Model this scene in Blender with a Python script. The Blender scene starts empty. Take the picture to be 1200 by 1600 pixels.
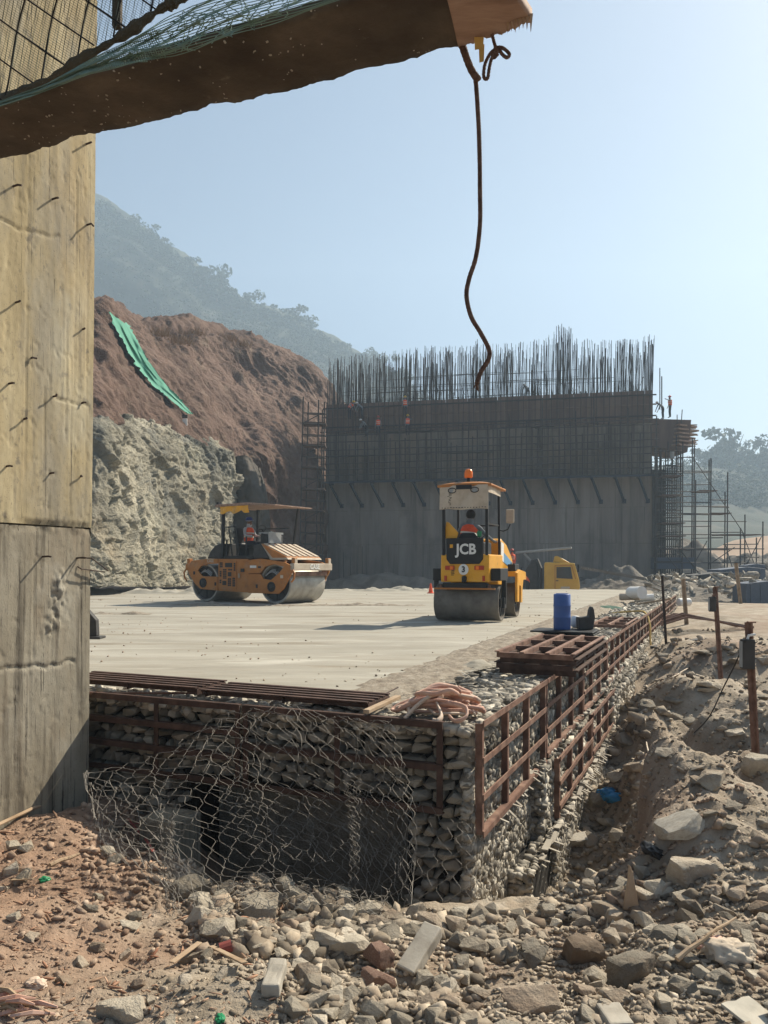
import bpy, bmesh, math, random
import numpy as np
from mathutils import Matrix, Vector, Euler
SC = bpy.context.scene
COL = SC.collection
# ---------------------------------------------------------------- camera, sky, sun, exposure
EYE = 1.15                      # camera height above the compacted platform (z = 0)
FPX, HZ = 1200.0, 885.0         # focal length and horizon row, in photo pixels (1200 x 1600)
cd = bpy.data.cameras.new('camera'); cam = bpy.data.objects.new('camera', cd); COL.objects.link(cam)
cam.location = (0, 0, EYE); cam.rotation_euler = (math.radians(90), 0, 0)
cd.sensor_fit = 'VERTICAL'; cd.sensor_height = 24.0; cd.lens = FPX / 1600 * 24.0
cd.shift_y = (HZ - 800) / 1600.0
cd.clip_start = 0.05; cd.clip_end = 6000
SC.camera = cam
SUN_AZ, SUN_EL = math.radians(50), math.radians(42)
w = bpy.data.worlds.new('World'); SC.world = w; w.use_nodes = True
nt = w.node_tree; nt.nodes.clear()
sky = nt.nodes.new('ShaderNodeTexSky'); sky.sky_type = 'NISHITA'; sky.sun_disc = False
sky.sun_elevation = SUN_EL; sky.sun_rotation = SUN_AZ; sky.air_density = 1.0; sky.dust_density = 1.2; sky.ozone_density = 1.6
bg = nt.nodes.new('ShaderNodeBackground'); bg.inputs[1].default_value = 0.05
wo = nt.nodes.new('ShaderNodeOutputWorld')
nt.links.new(sky.outputs[0], bg.inputs[0]); nt.links.new(bg.outputs[0], wo.inputs[0])
sd = bpy.data.lights.new('sun', 'SUN'); sun = bpy.data.objects.new('sun', sd); COL.objects.link(sun)
sd.energy = 5.0; sd.angle = math.radians(0.55); sd.color = (1.0, 0.90, 0.73)
sdir = Vector((math.sin(SUN_AZ) * math.cos(SUN_EL), math.cos(SUN_AZ) * math.cos(SUN_EL), math.sin(SUN_EL)))
sun.rotation_euler = sdir.to_track_quat('Z', 'Y').to_euler(); sun.location = (60, 60, 80)
SC.view_settings.view_transform = 'Standard'; SC.view_settings.look = 'None'
SC.view_settings.exposure = 1.02; SC.view_settings.gamma = 1.0; SC.view_settings.use_curve_mapping = False
SC.render.engine = 'CYCLES'
SC.cycles.use_denoising = True; SC.cycles.max_bounces = 5; SC.cycles.diffuse_bounces = 3; SC.cycles.volume_bounces = 1
SC.cycles.transparent_max_bounces = 12
HAZE = 0.00092

R = random.Random(11)
RN = np.random.default_rng(5)
def V(*a): return np.array(a, float)
def P(px, py, Y):
    return V((px - 600) * Y / FPX, Y, EYE + (HZ - py) * Y / FPX)
# ---------------------------------------------------------------- noise
def _h(i, j, k, s):
    n = (i * 374761393 + j * 668265263 + k * 2147483647 + s * 974634777) & 0xffffffff
    n = ((n ^ (n >> 13)) * 1274126177) & 0xffffffff
    n = ((n ^ (n >> 16)) * 2246822519) & 0xffffffff
    return ((n ^ (n >> 15)) & 0xffffff) / float(0xffffff) * 2 - 1
def vnoise(p, s=0):
    p = np.asarray(p, float); f = np.floor(p); t = p - f; t = t * t * (3 - 2 * t)
    i = f.astype(np.int64); x, y, z = i[..., 0], i[..., 1], i[..., 2]
    u, v, q = t[..., 0], t[..., 1], t[..., 2]
    def L(a, b, m): return a + (b - a) * m
    c = [[[_h(x + a, y + b, z + d, s) for d in (0, 1)] for b in (0, 1)] for a in (0, 1)]
    return L(L(L(c[0][0][0], c[1][0][0], u), L(c[0][1][0], c[1][1][0], u), v), L(L(c[0][0][1], c[1][0][1], u), L(c[0][1][1], c[1][1][1], u), v), q)
def fbm(p, o=5, s=0, g=0.5):
    p = np.asarray(p, float); r = 0; a = 1.0
    for k in range(o):
        r = r + a * vnoise(p * 2 ** k, s + k); a *= g
    return r
def ridged(p, o=5, s=0, g=0.5):
    p = np.asarray(p, float); r = 0; a = 1.0
    for k in range(o):
        r = r + a * (1 - 2 * np.abs(vnoise(p * 2 ** k, s + k))); a *= g
    return r
def cells(p, s=0, tilt=.9):
    """blocky rock: every jittered cell is a tilted plane of its own height."""
    p = np.asarray(p, float); b0 = np.floor(p).astype(np.int64); best = np.full(p.shape[:-1], 9e9); out = np.zeros(p.shape[:-1])
    for i in (-1, 0, 1):
        for j in (-1, 0, 1):
            for k in (-1, 0, 1):
                c = b0 + np.array([i, j, k]); h = [_h(c[..., 0], c[..., 1], c[..., 2], s + q) for q in range(7)]
                d = p - (c + .5 + .45 * np.stack(h[:3], -1)); r2 = (d ** 2).sum(-1); m = r2 < best; best = np.where(m, r2, best)
                out = np.where(m, h[3] * .6 + tilt * (d * np.stack(h[4:7], -1)).sum(-1), out)
    return out
# ---------------------------------------------------------------- objects
def props(o, label=None, cat=None, group=None, kind=None):
    if label: o['label'] = label
    if cat: o['category'] = cat
    if group: o['group'] = group
    if kind: o['kind'] = kind
    return o
def empty(name, loc=(0, 0, 0), rz=0.0, label=None, cat=None, group=None):
    o = bpy.data.objects.new(name, None); COL.objects.link(o)
    o.location = Vector([float(x) for x in loc]); o.rotation_euler = (0, 0, rz); o.empty_display_size = 0.2
    return props(o, label, cat, group)
def mesh_obj(name, verts, faces, mat, parent=None, smooth=False, world=False, midx=None):
    me = bpy.data.meshes.new(name)
    verts = np.asarray(verts, float).reshape(-1, 3)
    if world and parent is not None:
        verts = verts - np.array(parent.location)
    if isinstance(faces, np.ndarray):
        n, k = faces.shape
        me.vertices.add(len(verts)); me.vertices.foreach_set('co', verts.ravel().astype(np.float32))
        me.loops.add(n * k); me.loops.foreach_set('vertex_index', faces.ravel().astype(np.int32))
        me.polygons.add(n); me.polygons.foreach_set('loop_start', np.arange(0, n * k, k, dtype=np.int32))
        me.update(calc_edges=True)
    else:
        me.from_pydata(verts.tolist(), [], faces); me.update()
    for m in (mat if isinstance(mat, (list, tuple)) else [mat]): me.materials.append(m)
    if midx is not None: me.polygons.foreach_set('material_index', np.asarray(midx, np.int32))
    if smooth: me.polygons.foreach_set('use_smooth', np.ones(len(me.polygons), bool))
    o = bpy.data.objects.new(name, me); COL.objects.link(o)
    if parent is not None: o.parent = parent
    return o
def link_mesh(name, me, parent=None, M4=None):
    o = bpy.data.objects.new(name, me); COL.objects.link(o)
    if parent is not None: o.parent = parent
    if M4 is not None: o.matrix_basis = M4
    return o
class MB:
    def __init__(s): s.v = []; s.f = []; s.m = []; s.cur = 0
    def _add(s, vs, fs):
        b = len(s.v); s.v += [tuple(map(float, x)) for x in vs]; s.f += [tuple(b + i for i in f) for f in fs]; s.m += [s.cur] * len(fs); return s
    def box(s, c, d, ax=None):
        c = np.asarray(c, float); d = np.asarray(d, float) / 2
        A = np.eye(3) if ax is None else np.asarray(ax, float)
        vs = [c + A[0] * d[0] * i + A[1] * d[1] * j + A[2] * d[2] * k for i in (-1, 1) for j in (-1, 1) for k in (-1, 1)]
        return s._add(vs, [(0, 1, 3, 2), (4, 6, 7, 5), (0, 4, 5, 1), (2, 3, 7, 6), (0, 2, 6, 4), (1, 5, 7, 3)])
    def bar(s, p, q, wd, ht, up=(0, 0, 1)):
        p = np.asarray(p, float); q = np.asarray(q, float); a = q - p; L = np.linalg.norm(a); a = a / L
        u = np.asarray(up, float); sd = np.cross(a, u)
        if np.linalg.norm(sd) < 1e-4: sd = np.cross(a, V(0, 1, 0.01))
        sd /= np.linalg.norm(sd); u = np.cross(sd, a)
        return s.box((p + q) / 2, (L, wd, ht), (a, sd, u))
    def angle(s, p, q, wd, th, up=(0, 0, 1), flip=1):
        """An L-section steel angle between p and q."""
        p = np.asarray(p, float); q = np.asarray(q, float); a = q - p; a = a / np.linalg.norm(a)
        u = np.asarray(up, float); sd = np.cross(a, u); sd /= np.linalg.norm(sd); u = np.cross(sd, a)
        s.bar(p + sd * flip * th / 2, q + sd * flip * th / 2, th, wd, up)
        return s.bar(p + sd * flip * (wd / 2 + th * .5) + u * (wd / 2 - th / 2), q + sd * flip * (wd / 2 + th * .5) + u * (wd / 2 - th / 2), wd - th, th * .9, up)
    def tube(s, pts, r, n=8, cap=True):
        pts = [np.asarray(p, float) for p in pts]; K = len(pts)
        rr = r if hasattr(r, '__len__') else [r] * K
        rings = []; prev = None
        for i, p in enumerate(pts):
            a = pts[min(i + 1, K - 1)] - pts[max(i - 1, 0)]; a = a / (np.linalg.norm(a) + 1e-12)
            if prev is None:
                u = np.cross(a, V(0, 0, 1))
                if np.linalg.norm(u) < 1e-3: u = np.cross(a, V(1, 0, 0))
            else: u = prev - a * np.dot(prev, a)
            u = u / (np.linalg.norm(u) + 1e-12); prev = u; w_ = np.cross(a, u)
            rings.append([p + rr[i] * (u * math.cos(2 * math.pi * k / n) + w_ * math.sin(2 * math.pi * k / n)) for k in range(n)])
        vs = [x for r_ in rings for x in r_]
        fs = [(i * n + k, i * n + (k + 1) % n, (i + 1) * n + (k + 1) % n, (i + 1) * n + k) for i in range(K - 1) for k in range(n)]
        if cap: fs += [tuple(range(n - 1, -1, -1)), tuple((K - 1) * n + k for k in range(n))]
        return s._add(vs, fs)
    def lathe(s, prof, c=(0, 0, 0), axis=(0, 0, 1), n=24):
        """prof = [(radius, height)] along axis from c."""
        a = np.asarray(axis, float); a /= np.linalg.norm(a); u = np.cross(a, V(0, 1, 0.013)); u /= np.linalg.norm(u); w_ = np.cross(a, u); c = np.asarray(c, float)
        vs = [c + a * h + r * (u * math.cos(2 * math.pi * k / n) + w_ * math.sin(2 * math.pi * k / n)) for r, h in prof for k in range(n)]
        K = len(prof)
        fs = [(i * n + k, i * n + (k + 1) % n, (i + 1) * n + (k + 1) % n, (i + 1) * n + k) for i in range(K - 1) for k in range(n)]
        fs += [tuple(range(n - 1, -1, -1)), tuple((K - 1) * n + k for k in range(n))]
        return s._add(vs, fs)
    def prism(s, poly, f0, f1):
        """poly = 2D outline, f0/f1 map (a, b) to the two end faces."""
        n = len(poly); vs = [f0(*p) for p in poly] + [f1(*p) for p in poly]
        fs = [tuple(range(n)), tuple(range(2 * n - 1, n - 1, -1))] + [(i, i + n, (i + 1) % n + n, (i + 1) % n) for i in range(n)]
        return s._add(vs, fs)
    def build(s, name, mat, parent=None, smooth=False, world=False, bevel=0.0, seg=2, fix=True):
        o = mesh_obj(name, s.v, s.f, mat, parent, smooth, world, s.m if isinstance(mat, (list, tuple)) else None)
        if fix:
            b = bmesh.new(); b.from_mesh(o.data); bmesh.ops.recalc_face_normals(b, faces=b.faces)
            if bevel > 0:
                es = [e for e in b.edges if e.is_manifold and e.calc_face_angle(0) > 0.6]
                bmesh.ops.bevel(b, geom=es, offset=bevel, segments=seg, profile=0.5, affect='EDGES', clamp_overlap=True)
            b.to_mesh(o.data); b.free()
        return o
def loft(ctrl, nu, nv):
    """ctrl [rows][cols] of 3D points -> smooth (nv, nu, 3) grid (Catmull-Rom both ways)."""
    C = np.asarray(ctrl, float)
    def cr(A, n):
        K = len(A); t = np.linspace(0, K - 1 - 1e-9, n); i = t.astype(int); f = (t - i)
        f = f.reshape([-1] + [1] * (A.ndim - 1))
        g = lambda k: A[np.clip(k, 0, K - 1)]
        a, b, c, d = g(i - 1), g(i), g(i + 1), g(i + 2)
        return 0.5 * (2 * b + (c - a) * f + (2 * a - 5 * b + 4 * c - d) * f ** 2 + (3 * b - a - 3 * c + d) * f ** 3)
    A = cr(C, nv); return cr(A.transpose(1, 0, 2), nu).transpose(1, 0, 2)
def grid_faces(nv, nu):
    i = np.arange(nv - 1)[:, None] * nu + np.arange(nu - 1)[None, :]
    return np.stack([i, i + 1, i + nu + 1, i + nu], -1).reshape(-1, 4)
def grid_normals(G):
    du = np.gradient(G, axis=1); dv = np.gradient(G, axis=0); n = np.cross(du, dv); return n / (np.linalg.norm(n, axis=-1, keepdims=True) + 1e-9)
def grid_obj(name, G, mat, kind=None, parent=None, smooth=True):
    o = mesh_obj(name, G.reshape(-1, 3), grid_faces(G.shape[0], G.shape[1]), mat, parent, smooth)
    if kind: o['kind'] = kind
    return o
# ---------------------------------------------------------------- materials
def mat(name, cols, scale=3.0, rough=0.85, bump=0.0, bscale=None, detail=7.0, metal=0.0, stretch=(1, 1, 1), rnd=0.0, isl=0.0, coord='POS', dist=0.02, nrough=0.6, extra=None, pos=None, spec=0.3, rot=None, warp=0.0):
    m = bpy.data.materials.new(name); m.use_nodes = True; t = m.node_tree; N = t.nodes; Lk = t.links
    b = N['Principled BSDF']; b.inputs['Roughness'].default_value = rough; b.inputs['Metallic'].default_value = metal
    b.inputs['Specular IOR Level'].default_value = spec
    if coord == 'POS':
        src = N.new('ShaderNodeNewGeometry').outputs['Position']
    else:
        src = N.new('ShaderNodeTexCoord').outputs['Object']
    mp = N.new('ShaderNodeMapping'); mp.inputs['Scale'].default_value = stretch
    if rot: mp.inputs['Rotation'].default_value = rot
    Lk.new(src, mp.inputs[0])
    nz = N.new('ShaderNodeTexNoise'); nz.inputs['Scale'].default_value = scale; nz.inputs['Detail'].default_value = detail; nz.inputs['Roughness'].default_value = nrough
    nz.inputs['Distortion'].default_value = warp
    Lk.new(mp.outputs[0], nz.inputs['Vector'])
    cr = N.new('ShaderNodeValToRGB'); e = cr.color_ramp.elements
    k = len(cols); ps = pos or [0.3 + 0.4 * i / max(k - 1, 1) for i in range(k)]
    e[0].position = ps[0]; e[0].color = (*cols[0], 1); e[1].position = ps[-1]; e[1].color = (*cols[-1], 1)
    for i in range(1, k - 1):
        x = e.new(ps[i]); x.color = (*cols[i], 1)
    Lk.new(nz.outputs['Fac'], cr.inputs[0]); out = cr.outputs[0]
    def mul(out, fac_socket, amt):
        mr = N.new('ShaderNodeMapRange'); mr.inputs['To Min'].default_value = 1 - amt; mr.inputs['To Max'].default_value = 1 + amt
        Lk.new(fac_socket, mr.inputs['Value'])
        mx = N.new('ShaderNodeMix'); mx.data_type = 'RGBA'; mx.blend_type = 'MULTIPLY'; mx.inputs['Factor'].default_value = 1
        Lk.new(out, mx.inputs['A']); Lk.new(mr.outputs[0], mx.inputs['B']); return mx.outputs['Result']
    if rnd: out = mul(out, N.new('ShaderNodeObjectInfo').outputs['Random'], rnd)
    if isl: out = mul(out, N.new('ShaderNodeNewGeometry').outputs['Random Per Island'], isl)
    if extra: out = extra(t, out, mp)
    Lk.new(out, b.inputs['Base Color'])
    if bump:
        n2 = N.new('ShaderNodeTexNoise'); n2.inputs['Scale'].default_value = bscale or scale * 4; n2.inputs['Detail'].default_value = 8; n2.inputs['Roughness'].default_value = 0.65
        Lk.new(mp.outputs[0], n2.inputs['Vector'])
        bp = N.new('ShaderNodeBump'); bp.inputs['Strength'].default_value = bump; bp.inputs['Distance'].default_value = dist
        Lk.new(n2.outputs['Fac'], bp.inputs['Height']); Lk.new(bp.outputs[0], b.inputs['Normal'])
    return m
def layer(col, scale, lo, hi, amt=1.0, stretch=(1, 1, 1), detail=6.0, rough=0.6):
    """extra() that lays a second stain or painted shade colour over the base by thresholded noise."""
    def f(t, out, mp):
        N = t.nodes; Lk = t.links
        m2 = N.new('ShaderNodeMapping'); m2.inputs['Scale'].default_value = stretch; m2.inputs['Location'].default_value = (7.3, 2.1, 4.4)
        Lk.new(N.new('ShaderNodeNewGeometry').outputs['Position'], m2.inputs[0])
        nz = N.new('ShaderNodeTexNoise'); nz.inputs['Scale'].default_value = scale; nz.inputs['Detail'].default_value = detail; nz.inputs['Roughness'].default_value = rough
        Lk.new(m2.outputs[0], nz.inputs['Vector'])
        mr = N.new('ShaderNodeMapRange'); mr.inputs['From Min'].default_value = lo; mr.inputs['From Max'].default_value = hi; mr.inputs['To Max'].default_value = amt
        Lk.new(nz.outputs['Fac'], mr.inputs['Value'])
        mx = N.new('ShaderNodeMix'); mx.data_type = 'RGBA'
        Lk.new(mr.outputs[0], mx.inputs['Factor']); Lk.new(out, mx.inputs['A']); mx.inputs['B'].default_value = (*col, 1)
        return mx.outputs['Result']
    return f
def chain(*fs):
    def f(t, out, mp):
        for g in fs: out = g(t, out, mp)
        return out
    return f
def plain(name, c, rough=0.6, metal=0.0, var=0.12, scale=6.0, bump=0.0, **k):
    return mat(name, [tuple(x * (1 - var) for x in c), c, tuple(min(1, x * (1 + var)) for x in c)], scale=scale, rough=rough, metal=metal, bump=bump, coord='OBJ', **k)
def red_zone(col, amt, x0=.35, wd=1.3):
    """reddish earth that lies on the left of the site, with a ragged border."""
    def f(t, out, mp):
        N = t.nodes; Lk = t.links; g = N.new('ShaderNodeNewGeometry'); sx = N.new('ShaderNodeSeparateXYZ'); Lk.new(g.outputs['Position'], sx.inputs[0])
        nz = N.new('ShaderNodeTexNoise'); nz.inputs['Scale'].default_value = 1.1; nz.inputs['Detail'].default_value = 6; Lk.new(g.outputs['Position'], nz.inputs['Vector'])
        ad = N.new('ShaderNodeMath'); ad.operation = 'MULTIPLY_ADD'; ad.inputs[1].default_value = 2.6; Lk.new(nz.outputs['Fac'], ad.inputs[0]); Lk.new(sx.outputs['X'], ad.inputs[2])
        mr = N.new('ShaderNodeMapRange'); mr.inputs['From Min'].default_value = x0 + 1.3; mr.inputs['From Max'].default_value = x0 + 1.3 - wd; mr.inputs['To Max'].default_value = amt; Lk.new(ad.outputs[0], mr.inputs['Value'])
        mx = N.new('ShaderNodeMix'); mx.data_type = 'RGBA'; Lk.new(mr.outputs[0], mx.inputs['Factor']); Lk.new(out, mx.inputs['A']); mx.inputs['B'].default_value = (*col, 1); return mx.outputs['Result']
    return f
MT = {}
MT['soil'] = mat('soil', [(.21, .17, .125), (.32, .265, .20), (.42, .365, .295)], 2.6, .95, .9, 26, extra=chain(layer((.25, .16, .11), .45, .5, .66, .6), red_zone((.30, .17, .11), .62, -.7)), dist=.03)
MT['concrete'] = mat('pier_concrete', [(.27, .215, .12), (.38, .31, .185), (.46, .395, .26)], 1.3, .9, .3, 70, stretch=(2.4, 2.4, .42), dist=.006,
    extra=chain(layer((.34, .235, .12), 1.2, .50, .74, .45, (1.4, 1.4, .40)), layer((.24, .22, .18), 1.1, .5, .64, .7, (1.6, 1.6, .45)), layer((.05, .04, .03), 8, .625, .67, .8, (7, 7, .12)), layer((.10, .085, .06), 70, .60, .68, .55), layer((.13, .11, .085), 16, .62, .70, .6, (1.6, 1.6, .5)), layer((.17, .145, .105), 4.5, .55, .72, .6, (2.6, 2.6, .2)), layer((.15, .13, .10), 9, .60, .70, .8, (1, 1, .8)), layer((.40, .38, .31), 2.2, .55, .7, .45, (1, 1, .4))))
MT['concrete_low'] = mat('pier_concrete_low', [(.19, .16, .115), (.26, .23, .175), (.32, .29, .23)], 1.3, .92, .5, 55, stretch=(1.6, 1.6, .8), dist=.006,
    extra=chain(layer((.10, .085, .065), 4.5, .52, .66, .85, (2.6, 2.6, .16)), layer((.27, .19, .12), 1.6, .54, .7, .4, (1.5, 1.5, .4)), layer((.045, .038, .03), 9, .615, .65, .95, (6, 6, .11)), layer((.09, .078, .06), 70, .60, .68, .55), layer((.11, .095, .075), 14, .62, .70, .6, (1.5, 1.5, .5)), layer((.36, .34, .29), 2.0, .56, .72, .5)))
MT['wall_concrete'] = mat('wall_concrete', [(.10, .085, .072), (.165, .142, .12), (.235, .205, .175)], .55, .92, .25, 8, stretch=(2.2, 2.2, .30),
    extra=chain(layer((.055, .048, .043), 1.5, .5, .64, .8, (2.6, 2.6, .06)), layer((.24, .19, .145), .5, .52, .64, .65, (1.5, 1.5, .25)), layer((.07, .06, .055), .35, .55, .7, .5)))
MT['wall_pale'] = mat('wall_concrete_low', [(.15, .13, .112), (.23, .20, .175), (.30, .27, .235)], .5, .92, .25, 8, stretch=(2.0, 2.0, .3), extra=chain(layer((.09, .078, .068), 1.5, .52, .66, .75, (2.4, 2.4, .07)), layer((.30, .25, .20), .5, .54, .66, .6, (1.5, 1.5, .25)), layer((.12, .105, .095), .3, .54, .68, .6)))
MT['platform'] = mat('cement_dust', [(.25, .228, .185), (.32, .298, .248), (.385, .36, .305)], .7, .95, .4, 9, stretch=(.45, 1.9, 1), extra=chain(layer((.22, .185, .135), .9, .56, .68, .75, (.22, 1.8, 1)), layer((.26, .21, .15), 2.9, .57, .68, .7, (.16, 1.7, 1), 9, .7), layer((.55, .52, .45), 1.4, .57, .7, .6, (.3, 1.2, 1))), dist=.02)
MT['sandband'] = mat('sandy_gravel', [(.16, .13, .10), (.26, .22, .17), (.36, .32, .26)], 9, .95, .9, 40, dist=.02)
MT['stone'] = mat('gabion_stone', [(.14, .122, .095), (.235, .208, .165), (.33, .30, .245)], 3.0, .88, .6, 28, rnd=.38, isl=.0, dist=.012, extra=layer((.30, .22, .14), 1.4, .56, .7, .55))  # toned down so the front face's shade is partly in the colour
MT['stone_many'] = mat('gabion_stone_many', [(.16, .14, .11), (.32, .29, .24), (.49, .455, .39)], 6.0, .85, .5, 28, isl=.55, dist=.012)
MT['rubble'] = mat('rubble_rock', [(.20, .165, .125), (.32, .28, .22), (.44, .39, .315)], 4.5, .95, 1.0, 30, rnd=.42, dist=.022, extra=chain(layer((.25, .17, .115), 1.6, .5, .66, .7), layer((.14, .115, .09), 5, .58, .7, .6)))
MT['pebble'] = mat('pebble', [(.17, .13, .095), (.29, .24, .18), (.42, .36, .285)], 4.0, .92, .6, 30, isl=.55, dist=.01, extra=chain(layer((.27, .16, .105), .7, .54, .68, .55), red_zone((.31, .18, .12), .5, -.7)))
MT['rock_face'] = mat('cut_rock', [(.16, .15, .12), (.31, .285, .22), (.50, .455, .355)], .26, .95, 1.0, 2.6, stretch=(1, 1, 1.3), dist=.35,
    extra=chain(layer((.10, .105, .095), .14, .49, .62, .75), layer((.17, .17, .15), .5, .5, .64, .6, (1, 1, .5)), layer((.40, .385, .29), .3, .55, .66, .6), layer((.25, .19, .12), .25, .58, .7, .5)))  # dark patches mix rock tones with shadow painted into the colour
MT['red_soil'] = mat('red_cut_soil', [(.085, .05, .037), (.13, .08, .06), (.185, .12, .092)], .2, .95, .9, 1.6, dist=.4, extra=chain(layer((.20, .15, .11), .8, .56, .68, .6), layer((.10, .06, .045), .2, .56, .68, .4)))
MT['dark_and_shaded_rock'] = mat('dark_and_shaded_rock', [(.055, .048, .04), (.095, .083, .07)], .4, .95, .4, 3, dist=.1)  # own tone of the mounds, painted shade on the flat cut face
MT['mound'] = mat('earth_mound', [(.10, .085, .07), (.17, .15, .125), (.24, .21, .175)], .6, .95, .9, 4, dist=.12)
MT['forest'] = mat('forest_floor', [(.018, .025, .014), (.032, .04, .023), (.06, .052, .035)], .05, .95, .5, .5, dist=1.0, extra=layer((.16, .13, .10), .022, .62, .70, .7))
MT['leaf'] = mat('leaf', [(.02, .032, .014), (.036, .054, .023), (.06, .075, .034)], .3, .8, isl=.35)
MT['trunk'] = plain('bark', (.12, .095, .07), .9, scale=1.0)
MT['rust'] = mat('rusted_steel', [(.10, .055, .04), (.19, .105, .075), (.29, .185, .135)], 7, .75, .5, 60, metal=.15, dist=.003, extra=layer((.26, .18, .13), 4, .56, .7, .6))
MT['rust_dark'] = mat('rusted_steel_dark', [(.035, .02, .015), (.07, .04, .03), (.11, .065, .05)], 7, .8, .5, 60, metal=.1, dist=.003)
MT['rebar'] = mat('rebar_steel', [(.05, .035, .03), (.085, .055, .045)], 12, .7, .4, 90, metal=.3, dist=.002)
MT['farsteel'] = mat('far_steel', [(.035, .033, .034), (.06, .052, .05)], 2, .7, metal=.2)
MT['bluesteel'] = plain('blue_steel', (.022, .033, .052), .6)
MT['wire'] = plain('galvanised_wire', (.20, .185, .165), .55, metal=.5)
MT['wood'] = mat('weathered_plywood', [(.17, .105, .08), (.28, .185, .14), (.38, .27, .21)], 3, .85, .35, 30, stretch=(1, 5, 5), dist=.004, extra=layer((.33, .25, .19), 2.2, .56, .7, .6))
MT['board'] = mat('soffit_board', [(.04, .03, .022), (.07, .054, .04), (.115, .09, .066)], 4, .9, .9, 26, dist=.012, extra=layer((.16, .14, .105), 14, .66, .74, .6))
MT['formply'] = mat('form_ply', [(.085, .06, .052), (.125, .085, .07), (.16, .11, .09)], .8, .8, rnd=.18, stretch=(2, 2, .4))
MT['orange'] = mat('roller_orange', [(.33, .12, .025), (.42, .16, .035), (.45, .19, .05)], 2.5, .55, .2, 30, coord='OBJ', dist=.002, extra=chain(layer((.34, .23, .14), 2.2, .54, .7, .5), layer((.20, .11, .06), 5, .58, .7, .5)))
MT['yellow'] = mat('machine_yellow', [(.62, .29, .02), (.74, .36, .025), (.76, .40, .06)], 2.5, .42, .08, 30, coord='OBJ', dist=.002, extra=chain(layer((.42, .30, .17), 2.1, .55, .72, .6), layer((.25, .14, .05), 6, .6, .72, .5)))
MT['cabyellow'] = mat('cab_yellow', [(.58, .33, .05), (.68, .41, .07)], 1.5, .45, coord='OBJ')
MT['black'] = plain('black_paint', (.016, .016, .017), .5, var=.3)
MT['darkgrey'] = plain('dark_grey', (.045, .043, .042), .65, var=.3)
MT['drum'] = mat('worn_drum', [(.22, .205, .18), (.33, .31, .275), (.42, .40, .36)], 3, .5, .25, 40, metal=.35, coord='OBJ', stretch=(1, 1, 1), dist=.003)
MT['drumdark'] = mat('dusty_drum', [(.11, .095, .08), (.17, .15, .125), (.22, .195, .165)], 4, .7, .3, 40, metal=.2, coord='OBJ', dist=.003)
MT['white'] = plain('white_paint', (.72, .71, .68), .6, var=.06)
MT['cream'] = mat('sacking', [(.40, .33, .25), (.50, .42, .33), (.55, .48, .38)], 4, .9, .3, 60, coord='OBJ', dist=.003)
MT['redlamp'] = plain('red_lens', (.42, .05, .02), .25)
MT['amber'] = plain('amber_lens', (.85, .20, .02), .25)
MT['glass'] = plain('dark_glass', (.03, .035, .04), .08, spec=.6)
MT['vest'] = plain('orange_vest', (.75, .10, .035), .8, scale=30)
MT['vestband'] = plain('vest_band', (.60, .60, .50), .5)
MT['shirt'] = plain('grey_shirt', (.16, .18, .20), .9, scale=30)
MT['shirtlight'] = plain('pale_shirt', (.42, .42, .43), .9, scale=30)
MT['trouser'] = plain('dark_trousers', (.03, .032, .042), .9, scale=30)
MT['skin'] = plain('skin', (.20, .105, .065), .6)
MT['hair'] = plain('black_hair', (.012, .011, .011), .7)
MT['helmetblue'] = plain('blue_helmet', (.025, .05, .22), .4)
MT['helmetyellow'] = plain('yellow_helmet', (.62, .40, .05), .4)
MT['helmetwhite'] = plain('white_helmet', (.66, .66, .64), .4)
MT['helmetred'] = plain('red_helmet', (.45, .05, .03), .4)
MT['boot'] = plain('boot', (.03, .026, .024), .8)
MT['bluedrum'] = mat('blue_plastic', [(.045, .095, .27), (.06, .12, .34)], 6, .45, coord='OBJ')
MT['bluebag'] = plain('blue_plastic_bag', (.02, .17, .36), .35, bump=.4)
MT['greennet'] = mat('green_net', [(.05, .20, .135), (.08, .27, .19), (.13, .33, .24)], .7, .85, .5, 8, stretch=(1, 1, .3), dist=.05)
MT['netcord'] = plain('net_cord', (.022, .02, .017), .9)
MT['netfine'] = plain('net_fine', (.05, .075, .06), .9)
MT['netgreen'] = plain('net_green_gather', (.16, .24, .20), .9)
MT['rope'] = mat('rope_fibre', [(.05, .028, .022), (.10, .06, .045), (.16, .10, .075)], 60, .9, coord='OBJ')
MT['hose'] = mat('hose_pink', [(.40, .20, .14), (.52, .31, .23), (.60, .42, .33)], 9, .6, coord='OBJ')
MT['hosepale'] = mat('hose_pale', [(.48, .36, .27), (.60, .48, .38)], 9, .6, coord='OBJ')
MT['timber'] = mat('sawn_timber', [(.25, .17, .10), (.36, .26, .17), (.43, .33, .23)], 5, .85, .3, 40, stretch=(1, 1, 1), coord='OBJ', dist=.004)
MT['brick'] = mat('old_brick', [(.17, .10, .072), (.23, .145, .11), (.30, .22, .17)], 9, .95, .9, 40, dist=.006, coord='OBJ')
MT['brownrock'] = mat('brown_rock', [(.11, .08, .055), (.19, .145, .105), (.27, .215, .165)], 4, .95, .9, 30, dist=.012)
MT['block'] = mat('cement_block', [(.27, .24, .195), (.36, .325, .27), (.42, .385, .325)], 6, .92, .5, 50, dist=.004, coord='OBJ')
MT['paper'] = plain('pale_sheet', (.40, .37, .31), .85, var=.25)
MT['yellowcable'] = plain('yellow_cable', (.55, .38, .12), .6)
MT['blackcable'] = plain('black_cable', (.02, .02, .02), .6)
MT['green'] = plain('green_bit', (.02, .22, .09), .4)
MT['redbit'] = plain('red_bit', (.24, .06, .05), .7)
MT['greypl'] = plain('grey_plastic', (.30, .31, .31), .5)
MT['grass'] = plain('dry_grass', (.30, .20, .12), .9)
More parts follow.
